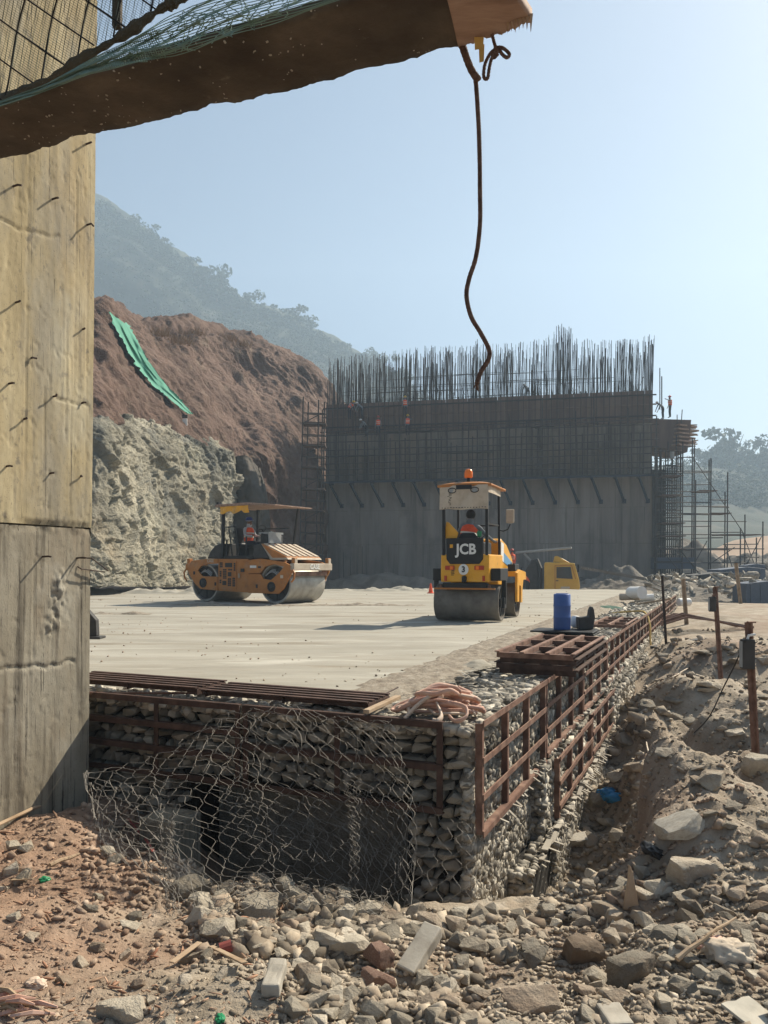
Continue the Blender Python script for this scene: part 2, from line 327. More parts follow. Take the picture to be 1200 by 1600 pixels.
MT['sandfar'] = mat('far_sand', [(.30, .20, .13), (.38, .27, .19)], .1, .95, .5, 1)
MT['container'] = plain('blue_grey_sheet', (.07, .09, .13), .6)
MT['stripe'] = plain('blue_stripe', (.12, .30, .50), .5)
# ================================================================ frames of reference
C0 = V(.64, 5.56); D1 = V(.4, .9165); N1 = V(.9165, -.4); D2 = V(-.9165, .4)
def W(s, o, z):                 # s along the right-hand gabion face (away), o outward from it
    p = C0 + s * D1 + o * N1; return V(p[0], p[1], z)
def FW(t, o, z):                # t along the front gabion face (to the left), o outward (towards the viewer)
    p = C0 + t * D2 - o * D1; return V(p[0], p[1], z)
D1_3, N1_3, D2_3 = V(.4, .9165, 0), V(.9165, -.4, 0), V(-.9165, .4, 0)
# ================================================================ ground
CPX = [(600,1600,3.0),(70,1600,3.0),(1150,1600,3.0),(330,1600,3.0),(880,1600,3.0),(-200,1600,3.0),(1500,1600,3.0)]
cps = [tuple(P(*c)) for c in CPX] + [tuple(P(*c)) for c in [
    (70,1450,4.1),(300,1460,4.2),(600,1500,3.9),(740,1500,4.0),(880,1500,3.9),(1100,1480,3.7),(70,1300,5.7),(140,1258,6.4),(250,1335,5.5),(300,1420,4.8),
    (745,1440,4.75),(660,1436,4.7),(600,1436,4.65),(520,1425,4.7),(450,1400,4.85),(380,1400,4.9),
    (1150,1200,7.0),(1150,1400,4.6),(1000,1400,4.9),(900,1425,4.9),(820,1440,4.8),(1100,1330,5.3),(1060,1240,6.3),(1010,1205,7.1),(1000,1150,8.3),(1100,1100,9.0),
    (1180,1100,9.0),(1010,1090,10.5),(1050,1050,12.0),(1150,1000,15.0),(1060,1000,16.5),(1110,960,25.0),(1190,950,30.0),(1060,955,30.0),(1300,1100,9.0),(1400,1300,6.0)]]
cps += [tuple(W(*a)) for a in [(.6,.45,-1.8),(1.3,.55,-2.0),(2.2,.6,-2.05),(3.2,.65,-1.95),(4.4,.6,-1.8),(5.4,.5,-1.65),(6.4,.45,-1.45),(2.2,1.05,-1.75),(3.2,1.1,-1.6),(4.4,1.1,-1.4),(5.6,1.0,-1.25),(8,.5,-1.35),(12,.5,-1.1),(16,.6,-.9),(20,.7,-.75),(26,.7,-.6),(30,0,-.5),
    (.6,-.3,-1.8),(2,-1,-1.9),(5,-2,-1.9)]]
cps += [tuple(FW(*a)) for a in [(.5,.35,-1.6),(1.3,.35,-1.7),(2.1,.3,-1.65),(1,-.5,-1.9),(1.8,-.5,-1.9),(2.2,-1,-1.7),(2.9,.3,-1.15),(3.3,.3,-.95),(4,.5,-.85),(5,1,-.8),(8,2,-.7)]]
cps += [(-4,2,-.62),(-8,6,-.7),(-12,12,-.8),(-20,25,-1.2),(4,2,-.58),(7,5,-.5),(10,9,-.4),(15,14,-.35),(25,25,-.4),(40,40,-.5),(12,45,-1.55),(5,46,-1.6),(16,48,-1.5),(0,48,-1.4),(-15,45,-1.4),(22,55,-1.0),(30,70,-.9),(60,70,-.8),(10,58,-1.4)]
CPA = np.array(cps)
def ground_base(x, y):
    x = np.asarray(x, float); y = np.asarray(y, float); sh = x.shape; x = x.ravel(); y = y.ravel(); out = np.empty(len(x))
    for i in range(0, len(x), 20000):
        xx, yy = x[i:i + 20000, None], y[i:i + 20000, None]
        sc = 0.25 + 0.06 * np.maximum(yy, 2)      # softer blending further away
        d = (xx - CPA[None, :, 0]) ** 2 + (yy - CPA[None, :, 1]) ** 2
        wt = 1 / (d + (sc * .35) ** 2) ** 2
        out[i:i + 20000] = (wt * CPA[None, :, 2]).sum(1) / wt.sum(1)
    far = np.clip((np.hypot(x, y - 20) - 45) / 40, 0, 1)
    return (out * (1 - far) - 1.2 * far).reshape(sh)
def ground_z(x, y):
    x = np.asarray(x, float); y = np.asarray(y, float)
    p = np.stack([x, y, np.zeros_like(x)], -1)
    near = np.exp(-np.hypot(x, y) / 22)
    z = ground_base(x, y) + near * (.065 * fbm(p * 1.5, 4, 3) + .028 * ridged(p * 5.5, 4, 9))
    right = np.clip((x - (.4 * y - 1.2)) / .8, 0, 1) * np.clip((y - 3.6) / 1.5, 0, 1) * near
    z = z + right * (.11 * ridged(p * V(1.0, 2.0, 1), 4, 21) + .03 * ridged(p * 7, 3, 23))
    # steep shaded bank on the right of the gully
    bx, by = 2.25, 6.15
    q = ((x - bx) * .85 + (y - by) * .5); bank = np.exp(-((q / .75) ** 2)) * np.exp(-(((x - bx) * -.5 + (y - by) * .85) / 1.0) ** 2)
    z = z + .34 * bank * np.clip((x - 1.95 - .25 * (y - 6)) / .12, 0, 1)
    rut = np.exp(-((y - 3.3 - .18 * x) / .35) ** 2) * np.clip((-x - .9) / .4, 0, 1)
    return z + .04 * rut
def gz(x, y): return float(ground_z(np.array([x]), np.array([y]))[0])
def axis_pts(lo, a, b, hi, step, n):
    g1 = a - np.geomspace(step * 1.2, a - lo, n)[::-1]; g2 = b + np.geomspace(step * 1.2, hi - b, n)
    return np.concatenate([g1, np.arange(a, b, step), g2])
gxs = axis_pts(-700, -3.2, 5.6, 700, .033, 64); gys = np.concatenate([np.linspace(-30, .6, 12), np.linspace(.8, 2.3, 16), np.arange(2.33, 9.2, .033), 9.2 + np.geomspace(.05, 720, 100)])
GX, GY = np.meshgrid(gxs, gys)
grid_obj('ground', np.stack([GX, GY, ground_z(GX, GY)], -1), MT['soil'], 'structure')
# ================================================================ compacted platform
pl = [FW(-.0, -1.05, 0)[:2] + V(-.98, 0.43) , W(12, -1.5, 0)[:2], W(24, -1.9, 0)[:2], W(36.5, -2.2, 0)[:2]]
edge_r = np.array([W(1.0, -1.05, 0)[:2], W(4, -1.15, 0)[:2], W(8, -1.35, 0)[:2], W(12, -1.55, 0)[:2], W(20, -1.9, 0)[:2], W(30, -2.2, 0)[:2], W(36.4, -2.4, 0)[:2]])
edge_l = np.array([FW(11, -.5, 0)[:2], FW(14, -5, 0)[:2], (-18, 17), (-22, 21), (-26, 26), (-30, 33), (-32, 39)])
nv, nu = 260, 200
tt = np.linspace(0, 1, nv) ** 1.6
def interp(E, t): 
    k = np.linspace(0, 1, len(E)); return np.stack([np.interp(t, k, E[:, 0]), np.interp(t, k, E[:, 1])], -1)
# left/right boundary matched by distance from the viewer; the first row runs along the front edge
Rr, Ll = interp(edge_r, tt), interp(edge_l, tt)
f0 = FW(.9, -.56, 0)[:2]; Rr[0] = f0
uu = np.linspace(0, 1, nu) ** 1.0
G = Rr[:, None, :] * (1 - uu[None, :, None]) + Ll[:, None, :] * uu[None, :, None]
pz = np.stack([G[..., 0], G[..., 1], 0 * G[..., 0]], -1)
zz = -.012 + .010 * fbm(pz * V(.5, 1.4, 1), 4, 31) + .02 * np.clip(ridged(pz * V(.35, 1.1, 1), 3, 35) - .55, 0, 1)
edge = np.minimum(np.minimum(np.arange(nu)[None, :] / 6.0, np.arange(nv)[:, None] / 8.0), (nv - 1 - np.arange(nv)[:, None]) / 5.0)
zz = zz - .05 * np.clip(1 - edge, 0, 1)
grid_obj('platform', np.concatenate([G, zz[..., None]], -1), MT['platform'], 'structure')
b = MB(); inner = [tuple(FW(.3, -.55, 0)[:2]), tuple(FW(11, -.55, 0)[:2]), (-30, 33), (-32, 38.8), tuple(W(36, -2.3, 0)[:2]), tuple(W(20, -1.0, 0)[:2]), tuple(W(1, -.9, 0)[:2])]
b.prism(inner, lambda x, y: V(x, y, -.09), lambda x, y: V(x, y, -2.6)).build('platform_fill', MT['sandband'])['kind'] = 'structure'
# sandy verge between the cement surface and the gabion crest
ss = np.linspace(.2, 33, 420); oo = np.linspace(-.0, 1, 26)
lo = -1.0 - .02 * ss; A = np.stack([C0[0] + ss * D1[0], C0[1] + ss * D1[1]], -1)
of = (lo[:, None] - .65) * (1 - oo)[None, :] + (-.80 - .012 * ss)[:, None] * oo[None, :]
Gs = A[:, None, :] + of[..., None] * N1
pz = np.stack([Gs[..., 0], Gs[..., 1], 0 * of], -1)
zs = -.035 + .05 * np.sin(np.pi * np.clip(oo, 0, 1))[None, :] ** .7 + .018 * fbm(pz * 6, 4, 41) + .012 * ridged(pz * 18, 3, 44)
zs = zs - .06 * (np.clip(.12 - oo, 0, 1) / .12)[None, :] - .05 * (np.clip(oo - .9, 0, 1) / .1)[None, :]
grid_obj('sandy_verge', np.concatenate([Gs, zs[..., None]], -1), MT['sandband'], 'structure')
# loose ridges of cement dust on the platform
def ridge_patch(c, L, wd, h, ang, seed):
    u, v = np.meshgrid(np.linspace(-1, 1, 60), np.linspace(-1, 1, 16)); p = np.stack([u * L, v * wd, 0 * u], -1)
    hh = h * np.clip(1 - u ** 2, 0, 1) * np.clip(1 - v ** 2, 0, 1) ** .8 * (.55 + .7 * fbm(p * 3, 4, seed)) - .012
    x = c[0] + u * L * math.cos(ang) - v * wd * math.sin(ang); y = c[1] + u * L * math.sin(ang) + v * wd * math.cos(ang)
    return np.stack([x, y, hh], -1)
for i, (px, py, L, wd, h, a) in enumerate([(190, 959, .7, .22, .10, .1), (380, 945, 2.2, .35, .10, -.15), (560, 945, 2.0, .3, .06, .0), (250, 927, 6, .7, .22, .05), (640, 923, 5, .6, .2, 0), (60, 924, 5, .8, .3, 0), (748, 1040, .55, .16, .07, .9)]):
    c = P(px, py, EYE * FPX / (py - HZ))
    grid_obj('dust_ridge', ridge_patch(c, L, wd, h, a, 60 + i), MT['sandband'] if i < 3 else MT['platform'], 'structure')
# ================================================================ rocks
def ico(sub):
    bm = bmesh.new(); bmesh.ops.create_icosphere(bm, subdivisions=sub, radius=1); bm.verts.ensure_lookup_table()
    v = np.array([x.co[:] for x in bm.verts]); f = np.array([[q.index for q in p.verts] for p in bm.faces]); bm.free(); return v, f
ICO = {k: ico(k) for k in (1, 2, 3, 4)}
def rock_geo(seed, sub=2, planes=12, noise=.05, lo=.62):
    r = np.random.default_rng(seed); v, f = ICO[sub]
    n = np.concatenate([r.normal(size=(planes, 3)), np.eye(3), -np.eye(3)]); n[:] += r.normal(size=n.shape) * .12; n /= np.linalg.norm(n, axis=1, keepdims=True)
    d = r.uniform(lo, 1.0, len(n)); q = v @ n.T; rad = np.where(q > .05, d[None, :] / np.maximum(q, .05), 9).min(1)
    rad = np.minimum(rad, 1.45) * (1 + noise * fbm(v * 2.2 + seed * 3.7, 4, seed))
    return v * rad[:, None], f
def hull_geo(seed, n=14, box=.62):
    """angular stone: convex hull of random points pushed towards a box."""
    r = np.random.default_rng(seed); p = r.normal(size=(n, 3)); p /= np.linalg.norm(p, axis=1, keepdims=True); p = np.sign(p) * np.abs(p) ** box; p *= r.uniform(.82, 1.1, (n, 1)) / np.abs(p).max(0)
    bm = bmesh.new()
    for x in p: bm.verts.new(x)
    bmesh.ops.convex_hull(bm, input=bm.verts); bmesh.ops.triangulate(bm, faces=bm.faces)
    for x in [x for x in bm.verts if not x.link_faces]: bm.verts.remove(x)
    bmesh.ops.recalc_face_normals(bm, faces=bm.faces); bm.verts.index_update(); v = np.array([x.co[:] for x in bm.verts]); f = np.array([[q.index for q in a.verts] for a in bm.faces]); bm.free(); return v, f
def hull_mesh(name, seed, m, n=14, box=.62):
    v, f = hull_geo(seed, n, box); me = bpy.data.meshes.new(name); me.from_pydata(v.tolist(), [], f.tolist()); me.materials.append(m); me.update(); return me
def rock_mesh(name, seed, m, sub=2, **k):
    v, f = rock_geo(seed, sub, **k); me = bpy.data.meshes.new(name)
    me.from_pydata(v.tolist(), [], f.tolist()); me.materials.append(m); me.update()
    if sub >= 3: me.polygons.foreach_set('use_smooth', np.ones(len(f), bool)); 
    if sub >= 3 and hasattr(me, 'set_sharp_from_angle'): me.set_sharp_from_angle(angle=math.radians(26))
    return me
def rot_rand(rng, tilt=.3):
    return Euler((rng.uniform(-tilt, tilt), rng.uniform(-tilt, tilt), rng.uniform(0, 6.28))).to_matrix()
def mat4(loc, A, size):
    """A: 3x3 with columns = local axes."""
    M = Matrix.Identity(4); A = np.asarray(A)
    for c in range(3):
        for r_ in range(3): M[r_][c] = float(A[r_][c] * size[c])
        M[c][3] = float(loc[c])
    return M
def scatter_geo(centers, axes, sizes, base, rng):
    """many rocks as one vertex / face array; axes (n,3,3) columns."""
    n = len(centers); k = len(base); vs = []; fs = []; off = 0
    which = rng.integers(0, k, n)
    for j in range(k):
        m = np.nonzero(which == j)[0]
        if not len(m): continue
        v, f = base[j]
        X = np.einsum('nij,vj->nvi', axes[m] * sizes[m][:, None, :], v) + centers[m][:, None, :]
        vs.append(X.reshape(-1, 3)); fs.append((f[None] + (np.arange(len(m)) * len(v))[:, None, None] + off).reshape(-1, 3)); off += len(m) * len(v)
    return np.concatenate(vs), np.concatenate(fs)
def rand_axes(n, rng, tilt=.4):
    a, b_, c = rng.normal(0, tilt, n), rng.normal(0, tilt, n), rng.uniform(0, 6.283, n)
    ca, sa, cb, sb, cc, sc_ = np.cos(a), np.sin(a), np.cos(b_), np.sin(b_), np.cos(c), np.sin(c); z = np.zeros(n); o = np.ones(n)
    Rx = np.stack([o, z, z, z, ca, -sa, z, sa, ca], -1).reshape(n, 3, 3); Ry = np.stack([cb, z, sb, z, o, z, -sb, z, cb], -1).reshape(n, 3, 3); Rz = np.stack([cc, -sc_, z, sc_, cc, z, z, z, o], -1).reshape(n, 3, 3)
    return Rz @ Ry @ Rx
# ================================================================ gabion wall
gab = empty('gabion_wall', W(0, 0, -1.4), 0, 'stone filled gabion wall holding up the pale compacted platform', 'gabion wall')
b = MB(); x2 = lambda p: tuple(p[:2])
b.prism([x2(FW(0.02, -.12, 0)), x2(FW(6, -.12, 0)), x2(FW(6, -.6, 0)), x2(W(.9, -.95, 0)), x2(W(33, -.95, 0)), x2(W(33, -.12, 0))], lambda x, y: V(x, y, -.10), lambda x, y: V(x, y, -.70))
# below the first course the front is open in the middle: a deep hollow, its shade deepened by the core's colour
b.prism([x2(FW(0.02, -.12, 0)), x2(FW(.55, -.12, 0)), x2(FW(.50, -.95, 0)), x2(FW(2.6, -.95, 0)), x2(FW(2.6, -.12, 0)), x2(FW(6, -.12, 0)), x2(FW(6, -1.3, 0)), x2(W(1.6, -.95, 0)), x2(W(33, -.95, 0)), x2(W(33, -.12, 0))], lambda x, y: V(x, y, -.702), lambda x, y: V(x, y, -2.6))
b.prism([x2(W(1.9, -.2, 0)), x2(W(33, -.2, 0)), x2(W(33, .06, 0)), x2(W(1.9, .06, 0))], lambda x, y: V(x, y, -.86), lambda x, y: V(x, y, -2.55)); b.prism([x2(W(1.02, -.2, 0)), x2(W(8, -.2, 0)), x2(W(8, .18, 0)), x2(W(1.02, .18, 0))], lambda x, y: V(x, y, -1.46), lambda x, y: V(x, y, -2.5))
b.build('core', plain('core_shade', (.018, .016, .014), .95), gab, world=True)  # near-black colour paints in the shade of gaps and hollow
GST = [hull_mesh('stone', 100 + i, MT['stone'], 18 + i % 6, .62) for i in range(18)]
rng = random.Random(3); n_st = 0
z = -.03
A_front = np.stack([D2_3, -D1_3, V(0, 0, 1)], 1); A_right = np.stack([D1_3, N1_3, V(0, 0, 1)], 1)
extra_c, extra_s = [], []
while z > -1.62:                                   # front face, laid in rough courses
    h = rng.uniform(.06, .105); t = rng.uniform(-.02, .05)
    while t < 3.75:
        wd = rng.uniform(.07, .19) * (1 if h > .08 else 1.2); jz = rng.uniform(-.012, .012)
        a = rng.uniform(-.16, .16); c_, s_ = math.cos(a), math.sin(a)
        A2 = A_front @ np.array([[c_, 0, -s_], [0, 1, 0], [s_, 0, c_]])
        hollow = z - h < -.70 and .50 < t + wd / 2 < 2.6
        if n_st >= 262 and not hollow: extra_c.append(FW(t + wd / 2, -.085, z - h / 2)); extra_s.append((wd * .53, .085, h * .54))
        if n_st < 262 and not (z - h < -.70 and .50 < t + wd / 2 < 2.6):
            link_mesh('stone', rng.choice(GST), gab, mat4(FW(t + wd / 2, -.085 + rng.uniform(-.02, .015), z - h / 2 + jz) - np.array(gab.location), A2, (wd * .51, .085, h * .52))); n_st += 1
        t += wd * 1.0
    z -= h * 1.0
z = -.03
while z > -1.0 and n_st < 300:                     # nearest stones of the right face
    h = rng.uniform(.055, .10); s = rng.uniform(0, .03)
    while s < 1.0:
        wd = rng.uniform(.08, .16)
        if n_st < 300:
            link_mesh('stone', rng.choice(GST), gab, mat4(W(s + wd / 2, -.055 + rng.uniform(-.008, .008), z - h / 2) - np.array(gab.location), A_right @ np.array(Euler((0, rng.uniform(-.3, .3), 0)).to_matrix()), (wd * .58, .08, h * .6))); n_st += 1
        s += wd
    z -= h
base1 = [hull_geo(200 + i, 11 + i % 4, .6) for i in range(14)]; Z_END = z
def bot(s): return np.interp(s, [0, 2, 5, 8, 12, 20, 33], [-1.75, -2.1, -2.0, -1.55, -1.3, -.95, -.75])
n = 14000
s = 33 * rn ** 1.7 if (rn := RN.random(n)) is not None else 0
zz = RN.random(n) * (bot(s) + .02) - .02
tier = np.where((zz < -.80) & (s > 1.9), .12, 0) + np.where((zz < -1.45 + .03 * s) & (s > 1.0) & (s < 8), .12, 0) + np.where((s > 6.5) & (zz < -.62), .08, 0)
o = -.035 + tier + RN.normal(0, .008, n)
keep = ~((s < .98) & (zz > Z_END) & (RN.random(n) < .97))
cen = np.stack([C0[0] + s * D1[0] + o * N1[0], C0[1] + s * D1[1] + o * N1[1], zz], -1)[keep]
k = len(cen); ax = np.einsum('ij,njk->nik', A_right, np.array([np.array(Euler((RN.normal(0, .12), RN.uniform(-1.5, 1.5), RN.normal(0, .12))).to_matrix()) for _ in range(k)]))
sz = np.stack([RN.uniform(.03, .075, k), RN.uniform(.035, .05, k), RN.uniform(.02, .042, k)], -1) * (1 + .03 * s[keep])[:, None]
# crest stones on top of the wall, lying flat
m = 3000; s2 = 33 * RN.random(m) ** 1.6; o2 = -RN.random(m) * .95 - .02
c2 = np.stack([C0[0] + s2 * D1[0] + o2 * N1[0], C0[1] + s2 * D1[1] + o2 * N1[1], -.055 + RN.normal(0, .012, m)], -1)
m3 = 1000; t3 = RN.random(m3) * 5.6; o3 = -RN.random(m3) * .5 - .02
c3 = np.stack([C0[0] + t3 * D2[0] - o3 * D1[0], C0[1] + t3 * D2[1] - o3 * D1[1], -.06 + RN.normal(0, .012, m3)], -1)
# front stones low in the pit and those past the first 300
m4 = 260; t4 = RN.random(m4) * 5.5; z4 = -RN.random(m4) * 1.7 - .03; far4 = ((t4 > 3.6) | (z4 < -1.5)) & ~((t4 > .45) & (t4 < 2.65) & (z4 < -.66)); t4, z4 = t4[far4], z4[far4]; m4 = len(t4)
c4 = np.stack([C0[0] + t4 * D2[0] + .09 * D1[0], C0[1] + t4 * D2[1] + .09 * D1[1], z4], -1)
me_ = 260; se = np.where(RN.random(me_) < .5, 1.9, 1.02); oe = np.where(se > 1.5, RN.uniform(-.05, .09, me_), RN.uniform(-.02, .20, me_)); ze = np.where(se > 1.5, RN.uniform(-2.1, -.82, me_), RN.uniform(-2.2, -1.44, me_))   # ends of the two ledges
ce = np.stack([C0[0] + (se - .015) * D1[0] + oe * N1[0], C0[1] + (se - .015) * D1[1] + oe * N1[1], ze], -1); xs_ = np.array(extra_s); c4 = np.concatenate([c4, ce, np.array(extra_c)]); m4e = me_
cen = np.concatenate([cen, c2, c3, c4]); ax = np.concatenate([ax, rand_axes(m, RN, .18), rand_axes(m3, RN, .18), rand_axes(m4, RN, .15), rand_axes(m4e, RN, .3), np.repeat(A_front[None], len(xs_), 0)])
sz = np.concatenate([sz, np.stack([RN.uniform(.04, .10, m), RN.uniform(.035, .07, m), RN.uniform(.02, .04, m)], -1), np.stack([RN.uniform(.04, .10, m3), RN.uniform(.035, .07, m3), RN.uniform(.02, .04, m3)], -1), np.stack([RN.uniform(.08, .13, m4), RN.uniform(.08, .12, m4), RN.uniform(.05, .07, m4)], -1), np.stack([RN.uniform(.03, .06, m4e), RN.uniform(.03, .06, m4e), RN.uniform(.02, .04, m4e)], -1), xs_])
v, f = scatter_geo(cen, ax, sz, base1, RN)
mesh_obj('stone_fill', v, f, MT['stone_many'], gab, world=True)['kind'] = 'stuff'
def polyline_geo(lines, r, n=3):
    """thin wires; lines is a list of (k,3) arrays."""
    vs, fs, off = [], [], 0
    for p in lines:
        p = np.asarray(p); k = len(p); a = np.gradient(p, axis=0); a /= np.linalg.norm(a, axis=1, keepdims=True) + 1e-9
        u = np.cross(a, V(.31, .2, .93)); u /= np.linalg.norm(u, axis=1, keepdims=True) + 1e-9; q = np.cross(a, u)
        th = np.arange(n) * 2 * math.pi / n
        X = p[:, None, :] + r * (u[:, None, :] * np.cos(th)[None, :, None] + q[:, None, :] * np.sin(th)[None, :, None])
        vs.append(X.reshape(-1, 3)); i = np.arange(k - 1)[:, None] * n + np.arange(n)[None, :]; j = np.arange(k - 1)[:, None] * n + (np.arange(n)[None, :] + 1) % n
        fs.append(np.stack([i, j, j + n, i + n], -1).reshape(-1, 4) + off); off += k * n
    return np.concatenate(vs), np.concatenate(fs)
def hex_lines(nx, ny, f, shear=0.0):
    """hexagonal wire mesh: f maps lattice (a, b) arrays to points; the twisted sides run along b."""
    L = []
    for i in range(nx + 1):
        pts = []
        for j in range(ny + 1):
            sgn = 1 if (i + j) % 2 == 0 else -1
            pts += [(i + .30 * sgn + shear * j, j - .19), (i + .30 * sgn + shear * j, j + .19)]
        L.append(np.array(pts))
    H = []
    for i in range(nx):
        for j in range(ny + 1):
            if (i + j) % 2 == 0:
                # neighbours touch along the twist
                H.append(np.array([(i + .30 + shear * j, j), (i + .70 + shear * j, j)]))
    return [f(p[:, 0], p[:, 1]) for p in L + H]
def wall_mesh(fn, u0, u1, z0, z1, cell):
    nx = int((u1 - u0) / cell * .95); ny = int((z0 - z1) / cell * 1.3)
    return hex_lines(nx, ny, lambda a, c: np.stack([*fn(u0 + a / nx * (u1 - u0), z0 + c / ny * (z1 - z0))], -1))
wl = wall_mesh(lambda a, z: (C0[0] + a * D2[0] - .028 * D1[0], C0[1] + a * D2[1] - .028 * D1[1], z), 0, 1.2, -.03, -1.45, .105)
wl += wall_mesh(lambda a, z: (C0[0] + a * D1[0] + .03 * N1[0], C0[1] + a * D1[1] + .03 * N1[1], z), 0, 7, -.03, -.8, .105)
wl += wall_mesh(lambda a, z: (C0[0] + a * D1[0] + .025 * N1[0], C0[1] + a * D1[1] + .025 * N1[1], z), 0, 2.2, -.8, -1.9, .105)
wl += wall_mesh(lambda a, z: (C0[0] + a * D1[0] + .265 * N1[0], C0[1] + a * D1[1] + .265 * N1[1], z), 1.0, 5.5, -1.4, -2.2, .105)
wl += wall_mesh(lambda a, z: (C0[0] + a * D1[0] - (.02 - z * 1.0) * N1[0], C0[1] + a * D1[1] - (.02 - z * 1.0) * N1[1], .01 + 0 * z), 0, 9, 0, -.9, .12)
wl += [np.array([FW(0, .03, -.03), FW(0, .03, -.8), FW(0, .04, -1.6)])]
v, f = polyline_geo(wl, .0018); mesh_obj('wire_mesh', v, f, MT['wire'], gab, world=True)['kind'] = 'stuff'
# pale toothed mesh edge showing along the two ledges
def teeth(s0, s1, o0, zf, nm):
    b = MB(); q = s0; r = random.Random(int(s0 * 100))
    while q < s1:
        zt = zf(q); L = r.uniform(.07, .24); zt += r.uniform(-.025, .025)
        if r.random() < .72: b.box(W(q + L / 2, o0 + r.uniform(-.01, .04), zt), (L * r.uniform(.7, 1.05), r.uniform(.025, .06), .012), (V(*D1_3) + V(0, 0, r.uniform(-.25, .25)), N1_3, V(0, 0, 1)))
        for i in range(2):
            if r.random() < .6:
                a = V(*N1_3) * .8 + V(*D1_3) * r.uniform(-.5, .1) + V(0, 0, r.uniform(-.5, -.1)); a /= np.linalg.norm(a); p = W(q + L * (i + .3) / 2, o0 + .035, zt + .003); b.bar(p, p + a * r.uniform(.03, .11), r.uniform(.012, .03), .007)
        q += L
    o = b.build(nm, MT['block'], gab, world=True); o['kind'] = 'stuff'
teeth(1.05, 6.4, .215, lambda q: -1.42 + .03 * q, 'ledge_strip')
teeth(.35, 2.0, .03, lambda q: -.82 + .02 * q, 'ledge_strip')
teeth(6.4, 15, .06, lambda q: -.86 + .02 * q, 'ledge_strip')
n5 = 700; s5 = 1.0 + 26 * RN.random(n5) ** 1.5; up = RN.random(n5) < .5
z5 = np.where(s5 < 6.4, np.where(up, -.80 + .02 * s5, -1.46 + .03 * s5), -.80 + .013 * s5); o5 = np.where(s5 < 6.4, np.where(up, .08, .20), .09) + RN.uniform(-.05, .01, n5)
kk = ~(up & (s5 < 1.9)); c5 = np.stack([C0[0] + s5 * D1[0] + o5 * N1[0], C0[1] + s5 * D1[1] + o5 * N1[1], z5 + .01], -1)[kk]
v, f = scatter_geo(c5, rand_axes(len(c5), RN, .3), RN.uniform(.025, .06, (len(c5), 3)) * V(1, .6, .35), base1, RN)
mesh_obj('ledge_stones', v, f, MT['stone_many'], gab, world=True)['kind'] = 'stuff'
# ================================================================ steel frame panels
def frame_panel(label, origin, u, vdir, w_, L, H, nposts, nrails, group=None, wd=.05, th=.012, proto={}, m_='rust'):
    """A grid of steel angles: rails along u, posts along vdir; w_ is the panel's outward normal."""
    e = empty('steel_frame_panel', origin, 0, label, 'frame panel', group)
    u, vdir, w_ = [np.asarray(x, float) for x in (u, vdir, w_)]
    def put(nm, key, a, bq, up, off):
        k = (nm, key, m_)
        ln = np.linalg.norm(bq - a); x = (bq - a) / ln; zax = w_; y = np.cross(zax, x)
        if k not in proto:
            m = MB(); m.box((.5, 0, 0), (1, .045, .010)); m.box((.5, -.0225, -.024), (1, .009, .047)); o = m.build(nm, MT[m_]); proto[k] = o.data; bpy.data.objects.remove(o)
        sgn = key
        link_mesh(nm, proto[k], e, mat4(a + w_ * off, np.stack([x, y * sgn, zax * 1.0], 1), (ln, 1, 1)))
    for j in range(nrails):
        z = -H * j / (nrails - 1); put('rail', 1 if j < nrails - 1 else -1, vdir * 0 + V(0, 0, 0) - vdir * (-z), u * L - vdir * (-z), None, .050)
    for i in range(nposts):
        p = u * L * i / (nposts - 1) + u * (.024 if i == 0 else -.024 if i == nposts - 1 else 0); put('post', 1, p, p - vdir * H, None, .036)
    return e
UZ = V(0, 0, 1)
far_o = ['first', 'second', 'third', 'fourth', 'fifth', 'last']
gname = 'rusty steel frame panels along the crest of the gabion wall'
lab_right = ['rusty frame panel at the near corner of the gabion wall', 'second frame panel back from the near corner of the gabion wall', 'frame panel on the wall face right below the stack of frames', 'frame panel on the wall face just past the stack of frames', 'frame panel on the wall face beside the blue drum', 'frame panel on the wall face just past the blue drum']
for i in range(12):
    s = i * 2.27 + .01
    lab = lab_right[i] if i < 6 else f'{far_o[i - 6]} weathered frame panel on the far wall face beyond the blue drum'
    H = (.80, .74, .70)[i] if i < 3 else .66
    frame_panel(lab, W(s, .03, .012), D1_3, UZ, N1_3, 2.24, H, 4, 4, gname)
for i in range(2):
    frame_panel(('lower frame panel near the rubble, standing on the ledge with pale teeth', 'lower frame panel further along the ledge with pale teeth')[i], W(2.32 + i * 2.2, .145, -.76 + .05 * i), D1_3, UZ, N1_3, 2.16, .72, 4, 4, 'lower frame panels on the ledge')
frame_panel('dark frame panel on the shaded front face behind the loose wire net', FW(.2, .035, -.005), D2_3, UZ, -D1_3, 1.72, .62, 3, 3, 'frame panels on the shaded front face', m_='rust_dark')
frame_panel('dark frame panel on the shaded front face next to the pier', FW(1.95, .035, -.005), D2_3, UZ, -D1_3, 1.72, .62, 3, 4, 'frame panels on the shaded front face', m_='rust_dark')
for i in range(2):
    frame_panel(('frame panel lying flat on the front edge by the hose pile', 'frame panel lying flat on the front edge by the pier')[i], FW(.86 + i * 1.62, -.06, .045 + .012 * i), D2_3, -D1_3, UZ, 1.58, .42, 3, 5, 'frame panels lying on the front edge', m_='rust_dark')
for i in range(4):
    lab = ['bottom frame in the stack of four frames on the wall crest', 'second frame from the bottom in the stack of four', 'third frame from the bottom in the stack of four', 'topmost frame in the stack of four frames on the wall crest'][i]
    j = random.Random(i).uniform(-.02, .02)
    frame_panel(lab, W(2.62 + j, -.52 + j, .03 + .056 * i), D1_3, -N1_3, UZ, 2.3, .80, 4, 4, 'frames stacked on the wall crest', m_='rust_dark' if i < 3 else 'rust')
